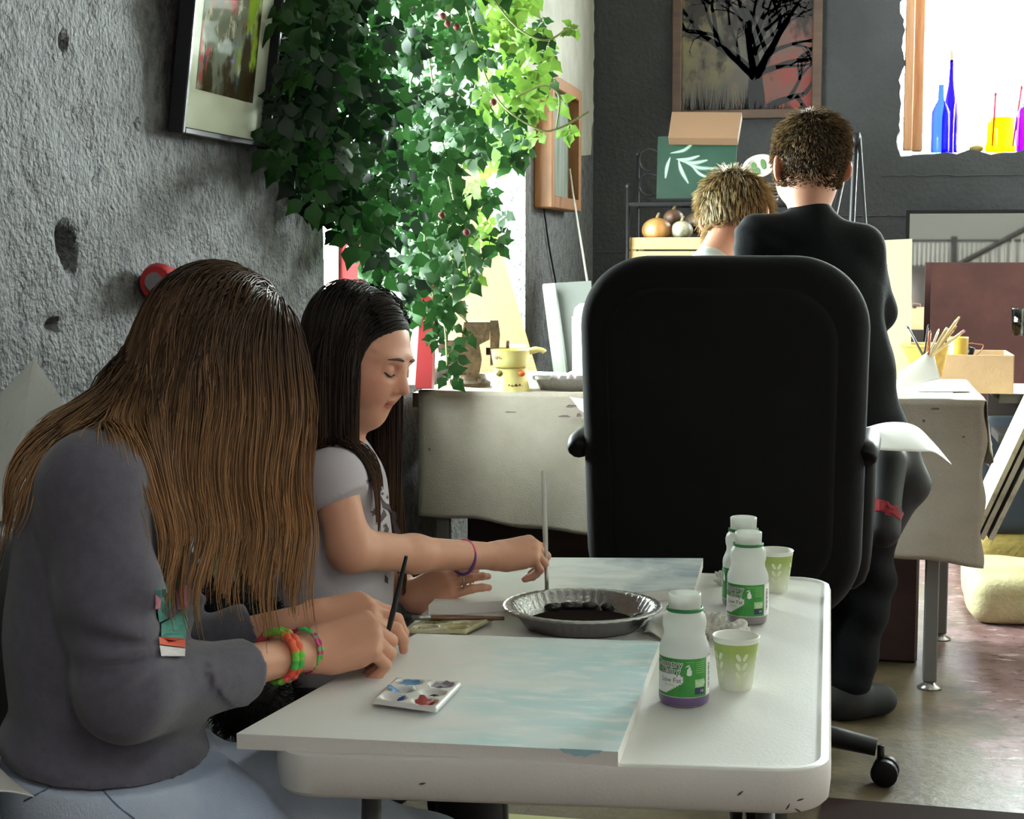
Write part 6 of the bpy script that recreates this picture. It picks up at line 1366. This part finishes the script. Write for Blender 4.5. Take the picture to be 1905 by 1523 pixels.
# ---------------------------------------------------------------- the taller boy in black, back to the camera
def boy_black():
    e = empty('person', A3(*W(1570, 1300, 3.88)[:2], 0), 'person with short brown hair in a black T-shirt standing with back to the camera', 'person')
    lat = nrm(RT * .97 + AWAY * .10 - ZU * .10); fr = nrm(AWAY)
    hc = W(1507, 308, 3.86); S = .236; hp, P, frm = head_prims(hc, dirc(-.12, -.22, .96), dirc(-.02, .97, .22), S)
    nb, nt = W(1507, 418, 3.84), W(1505, 368, 3.84); shL, shR = W(1412, 440, 3.83), W(1602, 462, 3.85)
    elL, elR = W(1385, 610, 3.90), W(1628, 580, 3.93); wrL, wrR = W(1430, 700, 4.22), W(1612, 655, 4.20)
    hips = W(1572, 800, 3.88)
    th = lambda s: [el(W(1515, 555, 3.86), np.stack([lat, fr, np.cross(lat, fr)], 1), (.165 - s, .105 - s, .17 - s), .06), el(W(1552, 690, 3.87), np.stack([lat, fr, np.cross(lat, fr)], 1), (.148 - s, .105 - s, .15 - s), .06), el(hips, np.stack([lat, fr, np.cross(lat, fr)], 1), (.150 - s, .11 - s, .11 - s), .06)]
    hL, tl = hand_prims(wrL, dirc(.2, -.1, .9), ZU, dirc(.9, 0, -.2), .82, ((30, 40, 25),) * 4, ((.06, -.02, .045), (.09, -.03, .035))); hR, tr = hand_prims(wrR, dirc(-.2, -.1, .9), ZU, dirc(-.9, 0, -.2), .82, ((30, 40, 25),) * 4, ((.06, -.02, .045), (.09, -.03, .035)))
    skin = hp + [rc(nb, nt, .050, .047, .03)] + th(.012) + [rc(shL, shR, .035, .035, .04)] + chain([shL, elL, wrL], (.036, .031, .023)) + chain([shR, elR, wrR], (.036, .031, .023)) + hL + hR
    f = field(skin); V, F = polygonize(f, .0045); mesh_raw('body', V, F, m_skin, e, True, skin_cols(V, rosy=[(P(-.05, -.05, s * .36), .035, lin('d8704a'), .75) for s in (-1, 1)]))
    m_bt = mat('black_cotton', '07090c', .85, spec=.2, bump=.2, bscale=300)
    s1, s2 = sines(31, 20, 6), sines(32, 55, 6)
    sl = th(0) + [rc(shL, shR, .047, .047, .05), rc(nb - ZU * .03, nb + ZU * .014, .068, .056, .03), rc(nb - ZU * .015, shL, .050, .046, .03), rc(nb - ZU * .015, shR, .050, .046, .03)] + [rcc(shL, shL + (elL - shL) * .6, .052, .054, shL + (elL - shL) * .42, nrm(elL - shL), .03)] + chain([shR, elR, wrR - nrm(wrR - elR) * .08], (.052, .046, .036), .03)
    dd = lambda p: .0045 * s1(p) + .002 * s2(p) + .003 * np.sin(((p - shL.astype(np.float32)) @ (ZU * .9 + RT * .4).astype(np.float32)) * 150) * np.exp(-(((p - shL.astype(np.float32)) ** 2).sum(1)) / .006)
    fs = field(sl, disp=dd, cuts=[(hips - ZU * .06, -ZU, 0)]); V, F = polygonize(fs, .0055); mesh_raw('t_shirt', V, F, m_bt, e)
    m_tr = mat('dark_grey_trousers', '0e1013', .85, spec=.2, bump=.2, bscale=200); hpL, hpR = hips - lat * .075 - ZU * .06, hips + lat * .07 - ZU * .06
    kR, aR = W(1608, 1095, 3.95), W(1582, 1275, 3.93); aR[2] = .10; kL, aL = W(1500, 1095, 3.97), W(1490, 1280, 4.0); aL[2] = .10
    fold = lambda p: .006 * np.sin(p[:, 2] * 55 + p[:, 0] * 30) * np.clip(1 - np.abs(p[:, 2] - .30) / .3, 0, 1) + .003 * s1(p)
    V, F = polygonize(field([th(.004)[2]] + chain([hpR, kR, aR], (.082, .066, .056), .04) + chain([hpL, kL, aL], (.082, .066, .056), .04), disp=fold, cuts=[(hips + ZU * .03, ZU, 0)]), .007); mesh_raw('trousers', V, F, m_tr, e)
    for a, d_ in ((aR, dirc(.75, 0, .25)), (aL, dirc(-.1, 0, .9))):
        b = A3(a[0], a[1], .048); V, F = polygonize(field([rc(b - d_ * .03, b + d_ * .09 - ZU * .008, .048, .038, .02), rc(b, b + ZU * .05, .046, .042, .02)], cuts=[(A3(0, 0, .003), -ZU, 0)]), .006); mesh_raw('shoe', V, F, mat('black_trainer', '1b1b1d', .7), e)
    test = lambda f, u, l: (u > -.40 + .60 * np.clip(f + .30, 0, 1)) & ~((f > .22) & (u < .26)) & ~((np.abs(l) > .30) & (np.abs(f + .02) < .10) & (u < .08))
    lenf = lambda c: np.where(c[:, 1] > .32, .028, np.where(c[:, 1] > .05, .014, .007))
    col = lambda v, t, s: lerp3(lin('3a2c20'), lin('94794f'), np.clip(t * .9 + .25 * v, 0, 1)) * (1 + .25 * v[..., None])
    crop_hair(e, P, frm, S, test, 5200, lenf, (.10, .05, -.05, .30), col, 41, body=field(hp), r0=.0012)
boy_black()
# ---------------------------------------------------------------- the fair-haired boy bent over the bench
def boy_fair():
    e = empty('person', A3(*W(1320, 1200, 3.98)[:2], 0), 'person with fair hair in a pale grey T-shirt bent over the workbench', 'person')
    lat = nrm(RT * .99 - ZU * .05); fr = nrm(AWAY * .9 - ZU * .3)
    hc = W(1368, 408, 4.14); S = .222; hp, P, frm = head_prims(hc, dirc(.30, -.70, .62), dirc(.10, .70, .70), S)
    nb, nt = W(1318, 500, 4.03), W(1352, 440, 4.10); shL, shR = W(1238, 540, 4.0), W(1402, 535, 4.0); elL, elR = W(1225, 680, 4.08), W(1420, 680, 4.1); wrL, wrR = W(1300, 715, 4.28), W(1400, 715, 4.28)
    hips = W(1315, 830, 3.95); M = np.stack([lat, fr, np.cross(lat, fr)], 1)
    th = lambda s: [el(W(1318, 610, 4.0), M, (.135 - s, .095 - s, .15 - s), .06), el(W(1316, 730, 3.97), M, (.125 - s, .095 - s, .14 - s), .06), el(hips, M, (.13 - s, .10 - s, .10 - s), .06)]
    hL, tl = hand_prims(wrL, dirc(.5, -.1, .8), ZU, dirc(.8, 0, -.4), .78, ((30, 40, 25),) * 4, ((.06, -.02, .045), (.09, -.03, .035))); hR, tr = hand_prims(wrR, dirc(-.2, -.1, .9), ZU, dirc(-.9, 0, -.2), .78, ((30, 40, 25),) * 4, ((.06, -.02, .045), (.09, -.03, .035)))
    skin = hp + [rc(nb, nt, .048, .045, .03)] + th(.012) + [rc(shL, shR, .034, .034, .05)] + chain([shL, elL, wrL], (.034, .029, .022)) + chain([shR, elR, wrR], (.034, .029, .022)) + hL + hR
    V, F = polygonize(field(skin), .0045); mesh_raw('body', V, F, m_skin, e, True, skin_cols(V))
    s1 = sines(51, 22, 6); sl = th(0) + [rc(shL, shR, .046, .046, .06), rc(nb - ZU * .02 - AWAY * .02, nb + nrm(nt - nb) * .005, .062, .054, .03)] + [rcc(s_, s_ + (l_ - s_) * .7, .050, .052, s_ + (l_ - s_) * .55, nrm(l_ - s_), .03) for s_, l_ in ((shL, elL), (shR, elR))]
    V, F = polygonize(field(sl, disp=lambda p: .004 * s1(p), cuts=[(hips - ZU * .05, -ZU, 0)]), .006); mesh_raw('t_shirt', V, F, mat('pale_grey_jersey', 'b9c0bc', .9, bump=.15, bscale=300), e)
    jp = [th(.004)[2]]
    for s in (-1, 1):
        h_ = hips + lat * .07 * s - ZU * .05; k_ = A3(h_[0] + .01 * s, h_[1] + .02, .40); a_ = A3(k_[0], k_[1] - .01, .09); jp += chain([h_, k_, a_], (.075, .058, .048), .04)
        b = A3(a_[0], a_[1], .045); V, F = polygonize(field([rc(b - AWAY * .03, b + AWAY * .10 - ZU * .008, .044, .036, .02)], cuts=[(A3(0, 0, .003), -ZU, 0)]), .008); mesh_raw('shoe', V, F, mat('black_trainer', '1b1b1d', .7), e)
    V, F = polygonize(field(jp, cuts=[(hips + ZU * .02, ZU, 0)]), .009); mesh_raw('trousers', V, F, mat('navy_trousers', '23283a', .85), e)
    test = lambda f, u, l: (u > -.30 + .42 * np.clip(f + .25, 0, 1)) & ~((f > .24) & (u < .22)) & ~((np.abs(l) > .30) & (np.abs(f + .02) < .09) & (u < .04))
    lenf = lambda c: np.where(c[:, 1] > .2, .050, .036)
    col = lambda v, t, s: lerp3(lin('6a5436'), lin('c9b486'), np.clip(t * .8 + .35 * v + .1, 0, 1))
    crop_hair(e, P, frm, S, test, 5200, lenf, (.0, -.10, .0, .18), col, 61, r0=.0014, body=field(hp), wob=.02)
boy_fair()
# ================================================================ seats, coats, papers by the girls
def seat(name, c, w, d_, h_, label, back=None):
    e = empty(name, (c[0], c[1], 0), label, 'chair'); sm = mat('black_vinyl', '141415', .5)
    V, F = polygonize(field([rbox2(A3(c[0], c[1], h_ - .03), X3, Zu, Y3, w / 2, .03, d_ / 2, .05, .02)]), .01); mesh_raw('seat', V, F, sm, e)
    for sx in (-1, 1):
        for sy in (-1, 1): MB().tube([(c[0] + sx * (w / 2 - .04), c[1] + sy * (d_ / 2 - .04), h_ - .05), (c[0] + sx * (w / 2 - .02), c[1] + sy * (d_ / 2 - .02), 0)], .011, 8).build('leg', m_blk, e, smooth=True)
    if back is not None:
        V, F = polygonize(field([rbox2(A3(*back), Y3, X3, Zu, .19, .018, .14, .06, .015)]), .01); mesh_raw('backrest', V, F, sm, e)
        for sy in (-1, 1): MB().tube([(back[0], back[1] + sy * .15, back[2] - .1), (back[0] + .03, back[1] + sy * .16, h_ - .04)], .011, 8).build('back_post', m_blk, e, smooth=True)
    return e
c = W(205, 1500, 1.95); seat('padded_chair', (c[0], c[1]), .40, .40, .405, 'black padded chair under the girl in grey', (c[0] - .205, c[1], .66))
c = W(612, 1320, 2.53); seat('padded_stool', (c[0], c[1]), .34, .34, .385, 'black padded stool under the dark-haired girl')
# crumpled white paper behind the near girl
q = [W(-90, 1010, 2.16), W(40, 1062, 2.12), W(138, 770, 2.20), W(-80, 735, 2.24)]
n_ = 26; s1, s2 = sines(71, 22, 6), sines(72, 60, 6)
def pap(u, v):
    p = q[0] * (1 - u) * (1 - v) + q[1] * u * (1 - v) + q[2] * u * v + q[3] * (1 - u) * v
    if v > .5: p = p + (W(62, 664, 2.22) - W(60, 755, 2.22)) * max(0, 1 - abs(u - .66) / .34) * (v - .5) / .5
    z = p[None].astype(np.float32); return p + FW * (.03 * float(s1(z)[0]) + .012 * abs(float(s2(z)[0])))
tag(MB().grid(n_, n_, pap, th=.0008).build('packing_paper', mat('crumpled_white_paper', 'dfe2dc', .7, trans=.25), smooth=False), 'large crumpled white paper behind the girl in grey', 'paper')
sheet('paper_sheet', [W(-60, 1480, 1.72), W(64, 1481, 1.74), W(20, 1448, 1.80), W(-60, 1395, 1.82)], 'white paper corner poking in at the lower left', 'paper', bend=.006)
# pale green towel hanging on the wall, olive cushion, black fluffy coat between the girls
q2 = [W(385, 1120, 2.40), W(447, 1120, 2.42), W(440, 850, 2.44), W(380, 850, 2.42)]
sheet('hand_towel', q2, 'pale green towel hanging behind the near girl\'s hair', 'towel', bend=.01, m=mat('pale_green_towel', 'b4cba0', .9, bump=.4, bscale=200), th=.006)
Rr = frame(RT, ZU)
soft('seat_cushion', W(478, 1110, 2.52), RT, FW, ZU, .055, .05, .13, .05, .04, mat('olive_cushion', '3c3f2e', .9), 'dark olive cushion standing between the two girls', 'cushion', seed=12)
m_fur = mat('black_fluff', '0d0d0e', .8, attr='Col'); cc = W(430, 1178, 2.33)
fb = field([el(cc, np.stack([RT, ZU, AWAY], 1), (.062, .058, .07), .02), el(W(475, 1165, 2.34), np.stack([RT, ZU, AWAY], 1), (.030, .040, .05), .04), el(W(392, 1120, 2.34), np.stack([RT, ZU, AWAY], 1), (.035, .03, .05), .03), rc(W(420, 1230, 2.30), W(470, 1300, 2.30), .05, .06, .05)])
e = empty('fluffy_coat', W(430, 1340, 2.33), 'black fluffy coat bundled between the two girls', 'coat')
V, F = polygonize(fb, .006); mesh_raw('bundle', V, F, mat('black_coat_base', '0e0e0f', .7), e)
rs = np.random.RandomState(3); ix = rs.choice(len(V), 2600); g_ = grad(fb, V[ix].astype(np.float32)); d0 = g_ + rs.randn(len(ix), 3) * .5 - ZU * .3
S_ = np.stack([V[ix] + nrm(1) * 0 + (d0 / np.linalg.norm(d0, axis=1)[:, None]) * .016 * k / 3 - ZU * .003 * (k / 3) ** 2 for k in range(4)], 1)
hair_mesh('fluff', S_, .0009, .0003, m_fur, e, lambda v, t, s: np.ones(v.shape + (3,)) * np.array(lin('121214')))
MB().grid(10, 6, lambda u, v: W(362 + 70 * u, 1092 + 34 * v + 14 * math.sin(u * 6), 2.315 - .01 * math.sin(v * 3 + u * 5)), th=.003).build('shiny_lining', mat('black_satin', '131315', .2, spec=.7), e, smooth=True)
# paper and jacket on the office chair's right arm
tops = bez([A3(*p, 0) for p in ((1596, 800), (1650, 786), (1700, 791), (1735, 822), (1769, 862))], 22); bots = bez([A3(*p, 0) for p in ((1596, 834), (1650, 838), (1705, 840), (1738, 842), (1770, 864))], 22)
def arm_paper(u, v):
    i = min(20, int(u * 21)); t = u * 21 - i; a = tops[i] * (1 - t) + tops[i + 1] * t; b = bots[i] * (1 - t) + bots[i + 1] * t; c = a * (1 - v) + b * v
    return W(c[0], c[1], 3.52 - .20 * v * (1 - .6 * u) - .015 * math.sin(v * 3.1))
tag(MB().grid(28, 10, arm_paper, th=.0008).build('curled_paper', m_paper, smooth=True), 'curled white paper lying over the right arm of the office chair', 'paper')
jk = field([rc(W(1650, 860, 3.60), W(1640, 985, 3.55), .045, .040, .03), rc(W(1672, 850, 3.66), W(1690, 900, 3.66), .05, .045, .03), rc(W(1690, 900, 3.66), W(1665, 985, 3.62), .042, .02, .03)], disp=lambda p: .004 * sines(88, 40, 6)(p))
e = empty('jacket', W(1660, 1010, 3.6), 'black jacket with a red band hanging inside the office chair arm', 'jacket')
V, F = polygonize(jk, .006); mesh_raw('jacket_body', V, F, mat('black_nylon', '121214', .6), e)
decal(e, 'red_band', jk, [(1626, 925), (1650, 932), (1676, 942), (1682, 955), (1676, 968), (1650, 958), (1626, 950)], 3.3, 3.8, mat('red_knit', '8d1f2a', .8), off=.002, n=3)
# ================================================================ hanging ivy
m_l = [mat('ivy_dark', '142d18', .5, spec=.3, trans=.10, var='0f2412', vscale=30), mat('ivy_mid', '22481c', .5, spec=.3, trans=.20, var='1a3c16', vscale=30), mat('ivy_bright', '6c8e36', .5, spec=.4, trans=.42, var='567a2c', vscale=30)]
def leaflet(o, ang, L, wd, serr, rr):
    pts = [(0, 0)]; k = 5
    side = []
    for i in range(1, k + 1):
        t = i / k; wv = wd * math.sin(math.pi * min(1, t * .92 + .06)) * (1.0 if i % 2 else serr)
        side.append((t * L * .97, wv))
    out = [(0, 0)] + side + [(L, 0)] + [(x, -y) for x, y in side[::-1]]
    ca, sa = math.cos(ang), math.sin(ang)
    return [(o[0] + x * ca - y * sa, o[1] + x * sa + y * ca, -.10 * L * (x / L) ** 2 + .28 * abs(y) + rr.uniform(-.002, .002)) for x, y in out]
leaf_meshes = []
for vi in range(5):
    rr = random.Random(vi); V = []; F = []
    for ang, L in ((0, .062), (R(62), .050), (R(-62), .050)):
        P_ = leaflet((.006, 0), ang + rr.uniform(-.12, .12), L * rr.uniform(.9, 1.1), L * .30, .66, rr); b = len(V); V += P_; n = len(P_)
        F += [(b, b + i, b + i + 1) if False else (b + i, b + i + 1, b + n - 1 - i) if i < n // 2 - 0 and b + i + 1 != b + n - 1 - i else None for i in range(1, n // 2)]
        F = [f for f in F if f]
        h = n // 2
        F += [(b + i + 1, b + n - 1 - (i + 1) + 0, b + n - 1 - i) if b + i + 1 != b + n - 1 - (i + 1) else None for i in range(1, h)]
        F = [f for f in F if f]; F.append((b, b + 1, b + n - 1))
    leaf_meshes.append((np.array(V), F))
OUT = np.array([(525, -40), (512, 130), (500, 260), (545, 335), (590, 395), (632, 408), (665, 470), (705, 520), (745, 560), (800, 585), (835, 600), (855, 540), (872, 520), (905, 505), (950, 440), (935, 400), (905, 350), (900, 305), (930, 290), (985, 300), (985, 240), (1005, 190), (1035, 140), (1030, 60), (985, -40)], float)
def inside(x, y):
    c = False; n = len(OUT); j = n - 1
    for i in range(n):
        xi, yi = OUT[i]; xj, yj = OUT[j]
        if (yi > y) != (yj > y) and x < (xj - xi) * (y - yi) / (yj - yi) + xi: c = not c
        j = i
    return c
rp = random.Random(17)
def wall_d(x):   # depth at which the left wall (or the bench end) would be met
    v = ray(x, 300); return min(AX / v[0], 4.55)
ps = W(800, -60, 4.1); e = empty('hanging_ivy', (ps[0], ps[1], ps[2] - .9), 'bushy green ivy hanging in front of the bright window', 'plant')
leaves = []
def place(x, y, dep, s, mi, vi, up=None):
    p = W(x, y, dep); outw = nrm(-FW * rp.uniform(.3, 1) + RT * rp.uniform(-.7, .7) + ZU * rp.uniform(-.1, .9)); tipd = nrm(-ZU * rp.uniform(.5, 1.2) + RT * rp.uniform(-.8, .8) - FW * rp.uniform(-.1, .5))
    M = frame(tipd, np.cross(outw, tipd)); leaves.append((dep, p, M, s, mi, vi))
n = 0
while n < 900:
    x, y = rp.uniform(495, 1040), rp.uniform(-40, 640)
    if not inside(x, y): continue
    wd = wall_d(x); th = .50 if 560 < x < 900 else .3; dep = wd - .06 - th * rp.random() ** 1.2
    if x > 870 and rp.random() < .35: continue
    if x > 830 and y > 300 and rp.random() < .45: continue
    mi = 2 if (x > 880 and rp.random() < .6) else (1 if rp.random() < .55 or x > 780 else 0)  # window light painted in: leaf colours get brighter towards the right
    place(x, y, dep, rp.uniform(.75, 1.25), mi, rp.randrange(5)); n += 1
for (x, y, s, mi) in ((1072, 48, .8, 2), (1052, 50, .7, 2), (1012, 72, 1.1, 2), (1003, 48, 1.0, 2), (1020, 100, 1.1, 2), (1035, 180, 1.0, 2), (1008, 140, 1.1, 2), (1010, 245, 1.0, 2), (1055, 232, .9, 2), (1062, 240, .7, 2), (985, 205, 1.0, 2), (958, 285, 1.1, 1), (975, 275, 1.0, 1), (940, 390, 1.1, 1), (935, 420, 1.0, 1), (920, 440, 1.0, 1), (870, 510, 1.2, 2), (884, 505, 1.0, 2), (872, 612, 1.0, 1), (835, 660, 1.2, 1), (828, 690, 1.1, 1), (838, 640, .9, 1), (800, 585, 1.1, 1), (818, 600, 1.0, 1), (795, 560, 1.0, 1), (905, 470, .9, 1), (850, 560, .8, 1), (745, 600, .9, 1), (812, 620, .8, 1)):
    place(x, y, 4.22 if x > 780 else 4.0, s, mi, rp.randrange(5))
big = sorted(range(len(leaves)), key=lambda i: leaves[i][0])[:300]; big = set(big)
lm = {}
for vi, (V, F) in enumerate(leaf_meshes):
    for mi in range(3):
        me = bpy.data.meshes.new('ivy_leaf'); me.from_pydata(V.tolist(), [], F); me.materials.append(m_l[mi]); me.polygons.foreach_set('use_smooth', [True] * len(me.polygons)); me.validate(); lm[vi, mi] = me
for i, (dep, p, M, s, mi, vi) in enumerate(leaves):
    if i in big or i >= 900:
        o = bpy.data.objects.new('leaf', lm[vi, mi]); COL.objects.link(o); o.parent = e
        mw = Matrix.Translation(Vector(p - np.array(e['_o']))) @ Matrix(M.tolist()).to_4x4() @ Matrix.Scale(s, 4); o.matrix_basis = mw
for mi in range(3):
    mb = MB()
    for i, (dep, p, M, s, m2, vi) in enumerate(leaves):
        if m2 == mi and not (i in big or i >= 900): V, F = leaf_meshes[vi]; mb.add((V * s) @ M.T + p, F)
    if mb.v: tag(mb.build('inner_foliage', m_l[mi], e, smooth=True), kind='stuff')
m_vine = mat('ivy_stem', '6f7a44', .6)
for k, pts in enumerate(([(700, -60), (690, 150), (700, 300), (690, 450), (720, 540)], [(780, -60), (800, 120), (830, 300), (860, 450), (872, 520)], [(850, -60), (890, 100), (930, 190), (1000, 240), (1040, 238), (1096, 208)], [(880, -60), (950, 40), (1010, 75), (1050, 58), (1075, 48)], [(620, -60), (600, 100), (580, 240), (600, 360)], [(800, 350), (850, 460), (842, 560), (870, 600)], [(820, 400), (800, 520), (826, 600), (832, 680)], [(960, 180), (1010, 160), (1040, 180), (1035, 240)], [(760, 300), (790, 420), (780, 540), (800, 590)])):
    MB().tube([W(x, y, min(wall_d(x) - .25, 4.2)) for x, y in bez([A3(*q, 0) for q in pts], 26)[:, :2]], .0028, 5).build('vine', m_vine, e, smooth=True)
m_bud = mat('dried_bud', '6a2a24', .7)
for x, y in ((824, 30), (833, 44), (850, 50), (822, 400), (790, 455), (868, 432), (918, 190)):
    p = W(x, y, min(wall_d(x) - .45, 4.0)); MB().lathe([(0, -.010), (.008, -.005), (.010, 0), (.007, .006), (0, .010)], 8, p).build('flower_bud', m_bud, e, smooth=True)
MB().lathe([(.0, .0), (.10, 0), (.14, .16), (.15, .17), (.13, .16), (.0, .15)], 20, (ps[0], ps[1], ps[2] + .06)).build('hanging_pot', mat('terracotta', '8a4a34', .8), e, smooth=True)
for a in range(3): MB().tube([(ps[0] + .14 * math.cos(a * 2.1), ps[1] + .14 * math.sin(a * 2.1), ps[2] + .22), (ps[0], ps[1], ZC)], .003, 5).build('hanger_cord', m_vine, e)
# ================================================================ tidy
for o in bpy.data.objects:
    if '_o' in o.keys(): del o['_o']
bpy.context.view_layer.update()
